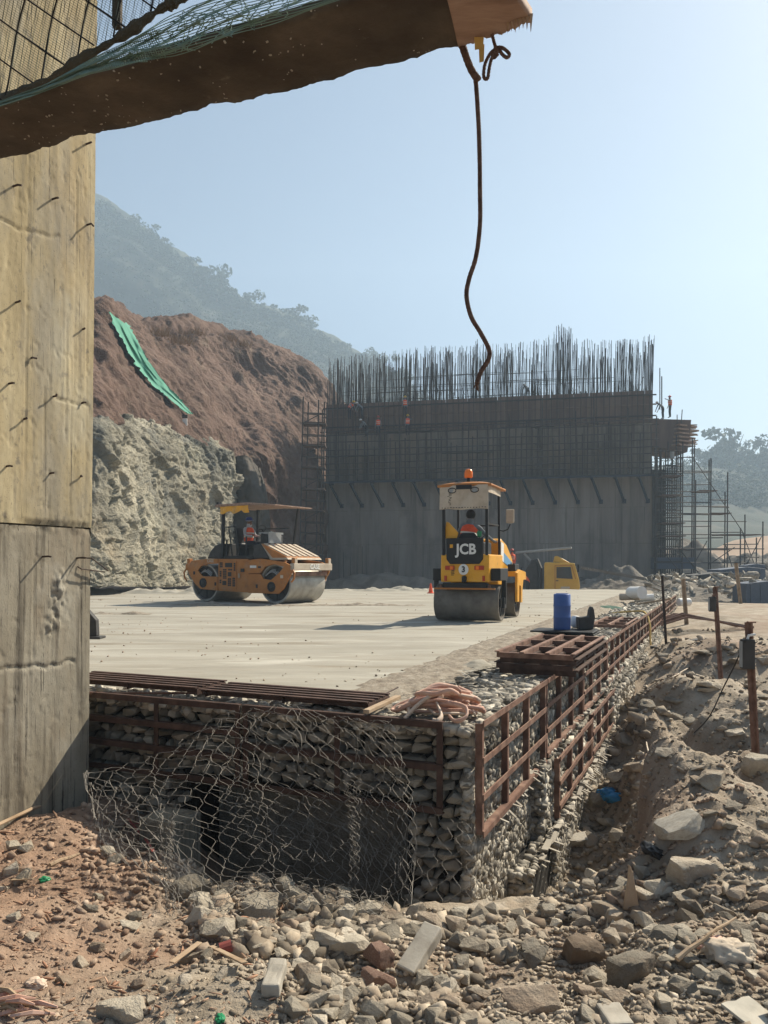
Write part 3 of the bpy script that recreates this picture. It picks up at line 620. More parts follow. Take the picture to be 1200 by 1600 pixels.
frame_panel('frame panel lying flat on the crest beyond the blue drum', W(9.3, -.55, .03), D1_3, -N1_3, UZ, 2.3, .62, 4, 3, 'frames lying on the far crest')

# crumbs and clods lying on the platform
n = 700; rc = np.random.default_rng(19); tY = 5.8 * (38 / 5.8) ** rc.random(n); xx = rc.uniform(-.42, .26, n) * tY; dx, dy = xx - C0[0], tY - C0[1]
ok = (dx * N1[0] + dy * N1[1] < -1.1) & (dx * D1[0] + dy * D1[1] > .7) & ((xx - PE[0] if 'PE' in globals() else xx + 2.57) > -9)
cl_n = fbm(np.stack([xx * .35, tY * .8, 0 * xx], -1), 3, 8) > -.15; ok &= cl_n; m = ok.sum(); sz = rc.uniform(.004, .014, m) * (1 + .02 * tY[ok])
v, f = scatter_geo(np.stack([xx[ok], tY[ok], 0 * sz + .002], -1), rand_axes(m, rc, .4), sz[:, None] * V(1.2, .9, .6), base1, rc)
props(mesh_obj('platform_crumbs', v, f, MT['pebble']), 'small clods and chips scattered over the pale platform', 'debris', kind='stuff')
# ================================================================ concrete pier on the left
PE = V(-2.57, 6.67)
def PF(q, o, z):                # q along the face towards the viewer, o outward
    p = PE - q * D1 + o * N1; return V(p[0] + .0105 * (z + .85), p[1], z)
pier = empty('concrete_pier', PF(1.5, -1, -1.2), 0, 'tall stained concrete pier with rusty bar stubs sticking out of its face', 'pier')
def pier_face(nm, z0, z1, m, off, seed):
    dz = .016; qs = np.arange(0, 3.3, .013); zs = np.arange(z0, z1 + dz * .5, dz); q, z = np.meshgrid(qs, zs)
    o = off + .0022 * fbm(np.stack([q * 1.3, z * .6, 0 * q], -1), 3, seed) + .0012 * fbm(np.stack([q * 30, z * 30, 0 * q], -1), 2, seed + 3) + .0022 * fbm(np.stack([q * 14, z * 2.5, 0 * q], -1), 3, seed + 1)
    pit = fbm(np.stack([q * 17, z * 11, 0 * q], -1), 4, seed + 7); o = o - .004 * np.clip(pit - .78, 0, .1) / .1
    def groove(d, wd, dp): return -dp * np.clip(1 - np.abs(d) / wd, 0, 1)
    rg = lambda s_: .05 * fbm(np.stack([q * 2.5, 0 * q + s_, 0 * q], -1), 4, 90) + .012 * fbm(np.stack([q * 14, 0 * q + s_, 0 * q], -1), 3, 91)
    if seed == 70:
        o = o + groove(z - 3.80 - rg(3), .016, .014) * (q > .38) + groove(z - 2.52 - .6 * rg(5) - .15 * (q - .15), .014, .014) * ((q > .05) & (q < .4))
        for a, za, zb in [(.085, .9, 5), (.21, 2.0, 4.4), (.245, 1.6, 2.9), (.30, 2.2, 3.2), (.46, 1.5, 3.4), (.52, 1.5, 2.6), (.7, 1.5, 5.2), (1.05, 1.4, 6)]:
            o = o + groove(q - a - .006 * vnoise(np.stack([z * 2, 0 * z + a * 50, 0 * z], -1), 4), .009, .006) * ((z > za) & (z < zb) & (vnoise(np.stack([z * 1.7, 0 * z + a * 31, 0 * z], -1), 6) > -.45))
        o = o + np.clip(.05 - (z - z0), 0, 1) * -.25 * (1 + fbm(np.stack([q * 6, 0 * q, 0 * q], -1), 3, 95))
    else:
        o = o + groove(z - .35 - rg(2), .022, .018) * (q > .16) + np.clip(.06 - (z1 - z), 0, 1) * .3 * fbm(np.stack([q * 7, z * 7, 0 * q], -1), 3, 96)
        ch = np.exp(-((q - .33 - .20 * (1.05 - z)) / .07) ** 2) * np.clip((1.15 - z) / .1, 0, 1) * np.clip((z - .55) / .1, 0, 1)
        o = o + .02 * ch * (.7 + .9 * fbm(np.stack([q * 25, z * 25, 0 * q], -1), 3, 97))
        for a, za, zb in [(.10, .5, 1.4), (.42, .3, .95), (.37, .45, .9), (.6, .4, 1.2), (.62, -.3, .3), (.66, -.2, .3)]:
            o = o + groove(q - a, .010, .006) * ((z > za) & (z < zb))
    G = np.stack([PE[0] - q * D1[0] + o * N1[0] + .0105 * (z + .85), PE[1] - q * D1[1] + o * N1[1], z], -1) - np.array(pier.location)
    ob = grid_obj(nm, G, m, None, pier); return ob
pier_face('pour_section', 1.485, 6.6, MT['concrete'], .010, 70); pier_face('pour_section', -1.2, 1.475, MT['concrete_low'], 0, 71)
b = MB(); r = random.Random(8); zs = np.arange(-1.2, 6.6, .06); L0 = [PF(0, -.002, z) for z in zs]; L1 = [PF(-.035 + r.uniform(-.004, .004), -.04, z) for z in zs]; L2 = [PF(-.04, -2.0, z) for z in zs]
vs = L0 + L1 + L2; k = len(zs); fs = [(i, i + 1, k + i + 1, k + i) for i in range(k - 1)] + [(k + i, k + i + 1, 2 * k + i + 1, 2 * k + i) for i in range(k - 1)]
mesh_obj('chamfer', vs, fs, MT['concrete_low'], pier, True, True)
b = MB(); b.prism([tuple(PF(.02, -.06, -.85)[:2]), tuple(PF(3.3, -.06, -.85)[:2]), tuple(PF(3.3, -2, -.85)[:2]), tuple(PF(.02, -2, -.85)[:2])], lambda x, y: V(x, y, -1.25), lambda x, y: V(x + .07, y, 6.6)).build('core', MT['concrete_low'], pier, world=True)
def face_at(px, py):            # point of the pier face seen at a photo pixel
    k = (px - 600) / FPX; q = (PE[0] - k * PE[1]) / (D1[0] - k * D1[1]); Y = PE[1] - q * D1[1]; return q, EYE + (HZ - py) * Y / FPX
for px, py, L, dr in [(8, 292, .10, 0), (70, 312, .09, 0), (125, 352, .10, -.5), (122, 226, .09, 0), (15, 473, .08, 0), (120, 515, .06, 0), (5, 600, .08, 0), (75, 620, .08, .2), (121, 630, .05, .2), (3, 729, .07, 0), (72, 740, .055, .2), (119, 745, .055, .2), (62, 870, .11, 0), (116, 872, .12, 0), (30, 655, .07, 0), (40, 560, .05, .1)]:
    q, z = face_at(px, py); b = MB(); p = PF(q, -.01, z); b.tube([p, p + V(*N1_3) * L * .7 + V(0, 0, .004), p + V(*N1_3) * L + V(0, 0, dr * L * .5) + V(*D1_3) * r.uniform(-.03, .03)], .008, 6)
    b.build('bar_stub', MT['rebar'], pier, world=True)
for px, py, e, in [(118, 872, [(.05, .10, -.0), (.30, .05, -.11)]), (117, 885, [(.02, .02, -.02), (.28, .04, -.05)])]:
    q, z = face_at(px, py); p = PF(q, 0, z); pts = [p] + [p + V(*D1_3) * a + V(*N1_3) * c + V(0, 0, d) for a, c, d in e]
    MB().tube(pts, .006, 6).build('tie_wire', MT['rebar'], pier, world=True)
# bracket behind the pier edge and bars near its foot
b = MB(); c = P(140, 975, 9.2); b.prism([(-.12, -.18), (.10, -.14), (.09, .05), (-.10, .27), (-.16, .27)], lambda x, y: c + V(x, -.04, y), lambda x, y: c + V(x, .06, y)); b.box(c + V(0, .0, -.16), (.32, .2, .03))
props(b.build('steel_shoe', MT['darkgrey'], bevel=.008), 'dark steel shoe standing on the platform, half hidden behind the pier', 'steel shoe')
b = MB(); p, q2 = P(128, 1083, 6.9), P(470, 1083, 6.72); b.tube([p + (q2 - p) * t for t in np.linspace(0, 1, 90)], [.0095 if i % 2 else .0125 for i in range(90)], 6)
props(b.build('reinforcing_bar', MT['rust']), 'ribbed reinforcing bar lying along the front frames against the pier', 'steel bar')
b = MB(); b.bar(P(572, 1112, 5.75), P(622, 1089, 6.35), .05, .03); props(b.build('timber_batten', MT['timber'], bevel=.004), 'pale timber batten lying at the right end of the flat front frames', 'batten')
b = MB(); b.tube([P(598, 1086, 6.4), P(622, 1074, 6.7)], .006, 6); props(b.build('thin_rod', MT['rebar']), 'thin dark rod lying on the platform edge above the timber batten', 'rod')
def on_ground(px, py, dz=0.0):  # the ground point seen at a photo pixel
    Y0, lo = None, None
    for Y in np.arange(2.4, 60, .02):
        x = (px - 600) * Y / FPX; zr = EYE + (HZ - py) * Y / FPX
        if zr < gzc(x, Y): return V(x, Y, gzc(x, Y) + dz)
    return V(x, Y, dz)
_gx = np.arange(-4, 8, .04); _gy = np.arange(2, 24, .04); _GZ = ground_z(*np.meshgrid(_gx, _gy))
def gzc(x, y):
    i = (x + 4) / .04; j = (y - 2) / .04
    if 0 <= i < len(_gx) - 1 and 0 <= j < len(_gy) - 1:
        a, c = int(i), int(j); fa, fc = i - a, j - c
        return float(_GZ[c, a] * (1 - fa) * (1 - fc) + _GZ[c, a + 1] * fa * (1 - fc) + _GZ[c + 1, a] * (1 - fa) * fc + _GZ[c + 1, a + 1] * fa * fc)
    return gz(x, y)
p, q2 = on_ground(-40, 1330, .10), on_ground(130, 1248, .06)
b = MB(); b.tube([p, (p + q2) / 2 + V(0, 0, .03), q2], .014, 7); props(b.build('long_rod', MT['timber']), 'long thin rod lying at the shaded foot of the pier', 'rod')
# ================================================================ soffit board overhead, nets and rope
ZB = 2.85
def ZP(px, py, z=ZB):
    Y = (z - EYE) * FPX / (HZ - py); return V((px - 600) * Y / FPX, Y, z)
ov = empty('overhead_board', ZP(400, 100), 0, 'dark dirty shuttering board crossing overhead at the top of the picture', 'board')
def slab(nm, far, near, th, m, n, amp, seed):
    t = np.linspace(0, 1, n); F_ = far[0] + (far[1] - far[0]) * t[:, None]; Nn = near[0] + (near[1] - near[0]) * t[:, None]
    dirn = (far[1] - far[0]); dirn = dirn / np.linalg.norm(dirn); nrm = V(-dirn[1], dirn[0], 0)
    if np.dot(nrm, F_[0] - Nn[0]) < 0: nrm = -nrm
    pz = np.stack([t * 14, 0 * t + seed, 0 * t], -1); F_ = F_ + nrm * (.0035 * fbm(pz * 6, 3, seed + 9))[:, None]; F_ = F_ + nrm * (amp * fbm(pz, 4, seed) * 1.2 + amp * np.clip(ridged(pz * 2.1, 3, seed + 2) - .6, 0, 1))[:, None]
    k = 9; rows = []
    for j in range(k):
        w_ = j / (k - 1); row = Nn * (1 - w_) + F_ * w_; e = .010 * fbm(np.concatenate([row[:, :2] * 6, 0 * row[:, :1]], 1), 4, seed + 5)
        rows.append(row + V(0, 0, 1) * e[:, None])
    G = np.array(rows); top = G.copy(); top[..., 2] = ZB + th
    full = np.concatenate([top[:1], G, top[-1:], top[-2:0:-1][::1], top[:1]], 0)
    ob = grid_obj(nm, full - np.array(ov.location), m, None, ov, False); bm = bmesh.new(); bm.from_mesh(ob.data); bmesh.ops.remove_doubles(bm, verts=bm.verts, dist=1e-5); bmesh.ops.holes_fill(bm, edges=bm.edges, sides=0); bmesh.ops.recalc_face_normals(bm, faces=bm.faces); bm.to_mesh(ob.data); bm.free(); return ob
slab('board', (ZP(-60, 262), ZP(722, 70)), (ZP(-60, 178), ZP(722, -46)), .035, MT['board'], 240, .007, 3)
e2 = slab('plywood_end', (ZP(716, 70.5), ZP(832, 37)), (ZP(690, -40), ZP(782, -38)), .045, MT['wood'], 60, .004, 8)
b = MB(); r = random.Random(44)          # mortar crumbs stuck under the board
for i in range(170):
    t = r.random(); w_ = r.random() ** 1.5; a = ZP(-40 + 740 * t, 250 - 178 * t); c = ZP(-40 + 560 * t, 170 - 170 * t); p = a * (1 - w_) + c * w_; s_ = r.uniform(.0012, .0042); b.box(p - V(0, 0, .002), (s_ * 2.2, s_ * 1.4, s_), rand_axes(1, RN, .4)[0])
b.build('mortar_crumbs', MT['block'], ov, world=True)['kind'] = 'stuff'
b = MB(); r = random.Random(4)
for i in range(7):
    p = ZP(790 + i * 6, 42 - i * 1.5) + V(0, -.02, .01); b.prism([(0, 0), (.010, 0), (.004, -.035 - r.random() * .02)], lambda x, y, p=p: p + V(x, 0, y), lambda x, y, p=p: p + V(x, .008, y))
b.build('splinters', MT['timber'], ov, world=True)['kind'] = 'stuff'
# hanging batten
b = MB(); b.bar(P(184, -70, 2.85), P(183, 44, 2.85), .032, .026, (0, 1, 0)); props(b.build('hanging_batten', MT['board'], bevel=.003), 'short wooden batten hanging down behind the net at the upper left', 'batten')
# safety net
net = empty('safety_net', P(120, 40, 2.7), 0, 'coarse knotted safety net with fine mesh hung across the upper pier', 'safety net')
hem_px = [(-60, 190), (0, 163), (67, 130), (133, 90), (200, 50), (253, 13), (283, 0), (330, -30), (400, -80)]
hx, hy = np.array(hem_px, float).T
def net_pt(px, py): return P(px, py, 2.70 + .05 * math.sin(px * .021 + 1) + .04 * math.sin(py * .03 + px * .008))
def clip_line(p, q, n=28):
    t = np.linspace(0, 1, n); x = p[0] + (q[0] - p[0]) * t; y = p[1] + (q[1] - p[1]) * t
    x = x + 2.2 * np.sin(t * 9 + p[0]); ok = (y < np.interp(x, hx, hy)) & (y > -110) & (x > -60)
    i = np.nonzero(ok)[0]
    if len(i) < 3: return None
    return np.array([net_pt(x[k], y[k]) for k in range(i[0], i[-1] + 1)])
fine, coarse = [], []
for c in np.arange(-160, 520, 4.2):
    l = clip_line((c, -110), (c - 62, 200), 40); fine += [l] if l is not None else []
for c in np.arange(-420, 260, 4.2):
    l = clip_line((-60, c), (420, c + 330), 50); fine += [l] if l is not None else []
for c in np.arange(-60, 520, 50.5):
    l = clip_line((c + 22, -110), (c - 45, 200), 40); coarse += [l] if l is not None else []
for c in np.arange(-400, 260, 62):
    l = clip_line((-60, c + 15), (420, c + 15 + 340), 50); coarse += [l] if l is not None else []
v, f = polyline_geo(fine, .00075); mesh_obj('fine_mesh', v, f, MT['netfine'], net, world=True)['kind'] = 'stuff'
v, f = polyline_geo(coarse, .0032, 5); mesh_obj('cord_mesh', v, f, MT['netcord'], net, world=True)['kind'] = 'stuff'
hem = np.array([P(a, c, 2.66) for a, c in hem_px]); G = loft(hem[None].repeat(2, 0), 80, 2)[0]
b = MB(); b.tube(list(G), [.015 + .005 * math.sin(i * .5) + .003 * math.sin(i * 1.7) for i in range(80)], 8); b.build('hem_rope', plain('net_roll', (.085, .075, .05), .95, bump=.8, scale=40), net, world=True)
# gathered green netting lying along the board
gath, gl = [], []
rr = np.random.default_rng(9)
top_c = np.array([(-60, 172), (0, 158), (67, 134), (133, 98), (200, 64), (253, 34), (300, 8), (380, -20), (470, -45), (600, -60)], float)
bot_c = np.array([(-60, 186), (0, 166), (60, 146), (140, 116), (200, 100), (270, 88), (330, 66), (400, 44), (480, 18), (600, -22)], float)
def gath_pt(t, s_, amp=.03):
    k = np.linspace(0, 1, len(top_c)); a = np.array([np.interp(t, k, top_c[:, i]) for i in (0, 1)]); c = np.array([np.interp(t, k, bot_c[:, i]) for i in (0, 1)])
    q = a * (1 - s_) + c * s_; d = 2.60 - .10 * s_ - .28 * t + amp * math.sin(t * 60 + s_ * 7) * .5 + amp * math.sin(t * 23 - s_ * 11)
    return P(q[0], q[1], d)
for i in range(150):
    t0 = rr.uniform(0, 1); dt = rr.uniform(-.12, .12); s0, s1 = sorted(rr.uniform(0, 1.05, 2)); j = rr.uniform(-.02, .02, 12)
    gath.append(np.array([gath_pt(t0 + dt * q + j[k] * .25, s0 + (s1 - s0) * q + j[k]) for k, q in enumerate(np.linspace(0, 1, 12))]))
for i in range(22): gath.append(np.array([gath_pt(t, i / 21 + .03 * math.sin(t * 30 + i)) for t in np.linspace(0, 1, 70)]))
for i in range(90): gath.append(np.array([gath_pt(i / 169 + .012 * q, q) for q in np.linspace(0, 1, 10)]))
v, f = polyline_geo(gath, .0014, 4); mesh_obj('gathered_mesh', v, f, MT['netgreen'], net, world=True)['kind'] = 'stuff'
# rope with twisted strands
def twisted(nm, ctrl, rad, m, parent, turns=60, n=520):
    A = np.asarray(ctrl, float); G = loft(A[None].repeat(2, 0), n, 2)[0]
    b = MB(); a = np.gradient(G, axis=0); a /= np.linalg.norm(a, axis=1, keepdims=True); u = np.cross(a, V(.2, 1, .1)); u /= np.linalg.norm(u, axis=1, keepdims=True); w_ = np.cross(a, u)
    for k in range(3):
        th = np.linspace(0, turns * 2 * math.pi, n) + k * 2.0944; b.tube(list(G + rad * .55 * (u * np.cos(th)[:, None] + w_ * np.sin(th)[:, None])), rad * .62, 5)
    o = b.build(nm, m, parent, True, world=parent is not None); return o
YR = 2.52
rp = empty('hanging_rope', P(722, 68, YR), 0, 'long dark twisted rope hanging from the overhead board', 'rope')
twisted('rope', [P(x, y, YR) for x, y in [(726, 74), (734, 100), (742, 118), (746, 160), (749, 220), (750, 290), (750, 350), (744, 400), (733, 436), (729, 462), (736, 494), (752, 522), (764, 546), (763, 562), (752, 580), (745, 599)]], .0072, MT['rope'], rp, 70)
twisted('rope_doubled', [P(x, y, YR - .012) for x, y in [(721, 68), (726, 82), (731, 96), (738, 112), (747, 124)]], .011, MT['rope'], rp, 6, 60)
b = MB(); r = random.Random(2)
for i in range(7): b.tube([P(745, 597, YR), P(745 + r.uniform(-5, 3), 606 + r.uniform(0, 6), YR)], [.004, .0015], 4)
b.build('frayed_end', MT['rope'], rp, world=True)
twisted('hanging_loop', [P(x, y, 2.44) for x, y in [(769, 54), (772, 66), (774, 76), (766, 84), (758, 100), (756, 120), (762, 122), (765, 104), (769, 90), (777, 82), (777, 78), (773, 76), (782, 74), (790, 78), (796, 85), (792, 90), (784, 84), (779, 76), (770, 84), (772, 90), (778, 84)]], .0052, MT['rope'], None, 26, 240)
props(bpy.data.objects['hanging_loop'], 'short knotted rope loop dangling under the plywood end of the board', 'rope loop')
b = MB(); 
for x0, x1, y0, y1, d in [(741, 756, 58, 76, 0), (748, 757, 70, 96, .006)]:
    b.prism([(x0, y0), (x1, y0 - 1), (x1 - 1, y1), (x0 + 1, y1 + 2)], lambda x, y, d=d: P(x, y, 2.46 + d), lambda x, y, d=d: P(x, y, 2.464 + d))
props(b.build('yellow_tag', MT['yellowcable']), 'torn yellow tag hanging beside the rope under the board', 'tag')
# ================================================================ loose hexagonal wire net before the pit
ctl = [[(135, 1205, 5.45), (250, 1175, 5.7), (395, 1106, 5.98), (540, 1118, 5.72), (652, 1128, 5.5)],
       [(150, 1270, 5.2), (265, 1240, 5.35), (405, 1215, 5.6), (550, 1225, 5.45), (652, 1230, 5.35)],
       [(185, 1330, 4.95), (285, 1320, 5.1), (425, 1310, 5.3), (560, 1320, 5.2), (648, 1330, 5.15)],
       [(262, 1465, 4.35), (330, 1425, 4.6), (430, 1400, 4.8), (560, 1430, 4.75), (640, 1434, 4.85)]]
CG = loft([[P(*c) for c in row] for row in ctl], 60, 40)
def net_at(a, c):               # a in 0..1 across, c in 0..1 down
    i = np.clip(a, 0, 1) * 58.999; j = np.clip(c, 0, 1) * 38.999; i0 = i.astype(int); j0 = j.astype(int); fi, fj = (i - i0)[:, None], (j - j0)[:, None]
    return CG[j0, i0] * (1 - fi) * (1 - fj) + CG[j0, i0 + 1] * fi * (1 - fj) + CG[j0 + 1, i0] * (1 - fi) * fj + CG[j0 + 1, i0 + 1] * fi * fj
def net_lines(nx, ny, a0, a1, c0, c1, seed, crease=(), off=0.0, sh=0.0):
    rg = np.random.default_rng(seed)
    def f(i, j):
        a = a0 + (a1 - a0) * i / nx; c = c0 + (c1 - c0) * j / ny; a = a + sh * (c - .5)
        for ca, wd, st in crease:                       # bunch cells together along folds
            d = a - ca; a = a - st * d * np.exp(-(d / wd) ** 2)
        a = a + .0028 * rg.normal(size=len(a)); c = c + .0035 * rg.normal(size=len(c))
        p = net_at(a, c); q = np.stack([a * 5, c * 4, 0 * a + seed], -1)
        p = p + V(0, -1, .1) * (.11 * fbm(q, 2, seed) + off)[:, None] + V(0, 0, 1) * (.03 * fbm(q * 2, 2, seed + 3))[:, None]; return p
    return hex_lines(nx, ny, f)
L = net_lines(37, 26, 0, 1, 0, 1, 5, [(.5, .05, .75), (.22, .045, .8), (.78, .05, .6)], sh=.28)
L += net_lines(20, 19, .42, .98, .0, .72, 8, [(.62, .05, .7)], .10, .2)
ctl2 = [[P(648, 1238, 5.4), P(690, 1270, 5.35), P(742, 1292, 5.3)], [P(612, 1330, 5.15), P(680, 1340, 5.15), P(745, 1350, 5.12)], [P(560, 1436, 4.85), P(650, 1438, 4.85), P(752, 1436, 4.9)]]
CG4 = loft(ctl2, 30, 30)
def f4(i, j):
    a = np.clip(i / 8, 0, 1) * 28.99; c = np.clip(j / 11, 0, 1) * 28.99; i0, j0 = a.astype(int), c.astype(int); fi, fj = (a - i0)[:, None], (c - j0)[:, None]
    return CG4[j0, i0] * (1 - fi) * (1 - fj) + CG4[j0, i0 + 1] * fi * (1 - fj) + CG4[j0 + 1, i0] * (1 - fi) * fj + CG4[j0 + 1, i0 + 1] * fi * fj + np.random.default_rng(6).normal(0, .004, (len(i), 3))
L += hex_lines(8, 11, f4)
v, f = polyline_geo(L, .0016); wn = mesh_obj('wire_net', v, f, MT['wire'])
props(wn, 'loose crumpled hexagonal wire net draped before the dark pit', 'wire net')
r = random.Random(6)
for nm, lab, cx, y0, y1, Y, n in [('wire_bundle', 'bunched upright strands of hexagonal wire on the left of the pit', 262, 1252, 1465, 4.85, 12), ('wire_bundle', 'twisted bunch of wire strands hanging at the middle of the net', 552, 1190, 1405, 5.05, 8)]:
    L = []
    for i in range(n):
        x = cx + r.uniform(-16, 16) * (1 if cx < 300 else .8); ph = r.uniform(0, 6); yy = np.linspace(y0 + r.uniform(0, 40), y1 - r.uniform(0, 60), 44)
        zig = np.where((np.arange(44) // 2) % 2 == 0, 1, -1) * r.uniform(1.5, 3.2)
        L.append(np.array([P(x + zig[k] + 5 * math.sin(yy[k] * .02 + ph) + (cx - x) * ((yy[k] - y0) / (y1 - y0)) * .6, yy[k], Y - (yy[k] - y0) * .0012 * (1 if cx < 300 else .6) + .04 * math.sin(ph + yy[k] * .03)) for k in range(44)]))
    v, f = polyline_geo(L, .0018); props(mesh_obj(nm, v, f, MT['wire']), lab, 'wire strands')
# net flap lying on the rubble at the pit's edge, and the curl left of it
fl = [[P(x, y, Y) for x, y, Y in row] for row in [[(335, 1385, 5.0), (430, 1368, 5.0), (520, 1385, 4.95), (600, 1405, 4.9)], [(330, 1415, 4.75), (430, 1398, 4.75), (520, 1408, 4.75), (600, 1428, 4.7)], [(330, 1440, 4.55), (430, 1425, 4.55), (520, 1425, 4.58), (600, 1442, 4.6)]]]
CG2 = loft(fl, 40, 20)
def flap(a, c): i = np.clip((a * 39).astype(int), 0, 39); j = np.clip((c * 19).astype(int), 0, 19); return CG2[j, i] + np.random.default_rng(3).normal(0, .012, (len(a), 3)) + V(0, 0, .03)
L = hex_lines(14, 8, lambda a, c: flap(a / 14, c / 8))
cl = [[P(x, y, Y) for x, y, Y in row] for row in [[(140, 1228, 5.5), (185, 1225, 5.4), (250, 1250, 5.1)], [(150, 1290, 5.1), (190, 1300, 4.95), (255, 1330, 4.8)], [(170, 1345, 4.85), (200, 1350, 4.75), (262, 1400, 4.6)]]]
CG3 = loft(cl, 40, 30)
L += hex_lines(7, 9, lambda a, c: CG3[np.clip((c / 9 * 29).astype(int), 0, 29), np.clip((a / 7 * 39).astype(int), 0, 39)] + np.random.default_rng(4).normal(0, .015, (len(a), 3)))
v, f = polyline_geo(L, .0022); props(mesh_obj('wire_flap', v, f, MT['wire']), 'flattened flap of wire net lying over the rocks along the pit edge', 'wire net')
# concrete footing in the pit
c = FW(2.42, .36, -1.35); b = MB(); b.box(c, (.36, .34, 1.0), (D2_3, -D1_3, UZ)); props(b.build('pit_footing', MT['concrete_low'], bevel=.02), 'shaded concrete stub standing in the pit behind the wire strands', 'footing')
# ================================================================ hose pile
hs = empty('hose_pile', W(.55, -.62, 0), 0, 'tangled heap of pink and tan flat hoses on the wall corner', 'hose heap')
def hose_strip(pts, wd, m, tilt):
    A = np.asarray(pts, float); G = loft(A[None].repeat(2, 0), 60, 2)[0]; b = MB()
    a = np.gradient(G, axis=0); a /= np.linalg.norm(a, axis=1, keepdims=True); u = np.cross(a, V(0, 0, 1)); u /= np.linalg.norm(u, axis=1, keepdims=True) + 1e-6; q = np.cross(u, a)
    rows = [[g + uu_ * math.cos(th) * wd * math.cos(tilt) - uu_ * math.sin(th) * .008 * math.sin(tilt) + qq * (math.cos(th) * wd * math.sin(tilt) + math.sin(th) * .011) for th in np.arange(8) * math.pi / 4] for g, uu_, qq in zip(G, u, q)]
    vs = [x for r_ in rows for x in r_]; n = 8
    fs = [(i * n + k, i * n + (k + 1) % n, (i + 1) * n + (k + 1) % n, (i + 1) * n + k) for i in range(59) for k in range(n)] + [tuple(range(n)), tuple(59 * n + k for k in range(n))]
    b._add(vs, fs); return b.build('hose', m, hs, True, True)
r = random.Random(15); base = P(690, 1098, 5.95); base[2] = .02
for i in range(15):
    ang = r.uniform(-.5, .5); L_ = r.uniform(.16, .30); cx, cy = r.uniform(-.1, .1), r.uniform(-.12, .16); hgt = .02 + .010 * i; w2 = r.uniform(.05, .12); pts = []
    for t in np.linspace(0, r.uniform(5.2, 7.4), 10):
        x = cx + L_ * math.cos(t) * math.cos(ang) - w2 * math.sin(t) * math.sin(ang) + r.uniform(-.02, .02); y = cy + L_ * math.cos(t) * math.sin(ang) + w2 * math.sin(t) * math.cos(ang)
        pts.append(base + V(x, y, max(.01, hgt * (1.15 - (x / .36) ** 2) + r.uniform(-.01, .02))))
    hose_strip(pts, r.uniform(.014, .024), MT['hose'] if i % 3 else MT['hosepale'], r.uniform(0, 1.2))
for pts, m in [([(632, 1112, 5.7, .02), (650, 1098, 5.75, .10), (672, 1080, 5.8, .17), (690, 1077, 5.85, .17), (683, 1095, 5.8, .12), (690, 1118, 5.68, .05), (684, 1124, 5.62, .02), (676, 1118, 5.64, .02)], 'hosepale'), ([(702, 1108, 5.7, .04), (712, 1122, 5.6, .02), (728, 1112, 5.62, .05), (727, 1098, 5.7, .10), (712, 1094, 5.75, .12), (690, 1097, 5.8, .12), (660, 1095, 5.85, .1)], 'hose'), ([(640, 1106, 5.8, .03), (638, 1094, 5.9, .09), (650, 1086, 6.0, .12), (690, 1090, 6.0, .14), (730, 1098, 5.95, .08), (742, 1108, 5.8, .03)], 'hosepale')]:
    hose_strip([V((x - 600) * Y / FPX, Y, z) for x, y, Y, z in pts], .019, MT[m], .9)
# ================================================================ things on the crest
bd = empty('blue_drum', W(6.8, -.62, .16), 0, 'upright blue plastic drum standing on black mats on the gabion crest', 'drum')
b = MB(); b.lathe([(.125, 0), (.132, .02), (.132, .18), (.136, .19), (.136, .20), (.131, .21), (.131, .36), (.136, .37), (.136, .38), (.131, .39), (.130, .55), (.118, .56), (.11, .555)], bd.location, n=32); b.build('drum_body', MT['bluedrum'], bd, True, True)
b = MB(); b.lathe([(.09, 0), (.10, .012), (.03, .014)], V(*bd.location) + V(0, 0, .556), n=20); b.build('drum_lid', MT['bluedrum'], bd, False, True)
for i, (a, o, z, L_, wd) in enumerate([(6.75, -.55, .015, .62, .7), (6.6, -.60, .055, .6, .75), (6.9, -.5, .095, .7, .8), (6.8, -.58, .135, .62, .95)]):
    b = MB(); b.box(W(a, o, z + .008), (L_, wd, .026), (D1_3, N1_3, UZ)); props(b.build('black_mat', MT['black'], bevel=.006), ['lowest black mat under the blue drum', 'black mat second from the bottom under the blue drum', 'black mat second from the top under the blue drum', 'topmost black mat right under the blue drum'][i], 'mat', 'black mats stacked under the blue drum')
b = MB(); c = W(7.05, -.30, .16); b.prism([(-.12, 0), (.10, 0), (.13, .19), (.115, .31), (.09, .36), (.06, .30), (.045, .20), (-.13, .19)], lambda x, y: c + V(x, -.09, y), lambda x, y: c + V(x, .10, y)); props(b.build('torn_bucket', MT['darkgrey'], bevel=.012), 'dark torn bucket with a pointed flap next to the blue drum', 'bucket')
b = MB(); c = W(7.2, -.48, .16); b.lathe([(.03, 0), (.075, .03), (.08, .12), (.06, .19), (.0, .2)], c, n=14); props(b.build('white_bag', MT['white'], None, True), 'small white bag between the blue drum and the dark bucket', 'bag')
for i, (px, py, Y, ln, rad, a, lab) in enumerate([(984, 932, 24.5, .62, .12, .5, 'long pale sack roll lying lowest on the far crest'), (994, 926, 24.3, .55, .20, 1.2, 'fat white roll with an open end on the far crest'), (1006, 934, 24.8, .6, .12, .2, 'small white roll leaning behind the fat white roll')]):
    c = P(px, py, Y); b = MB(); d = V(math.cos(a), math.sin(a) * -1, .05); d /= np.linalg.norm(d)
    b.lathe([(.3 * rad, .03), (.34 * rad, 0), (.95 * rad, 0), (rad, .05), (.96 * rad, ln * .5), (rad, ln), (.3 * rad, ln)], c - d * ln / 2, d, 18); props(b.build('white_roll', MT['white'] if i else MT['cream'], None, False), lab, 'roll', 'white rolls on the far crest')
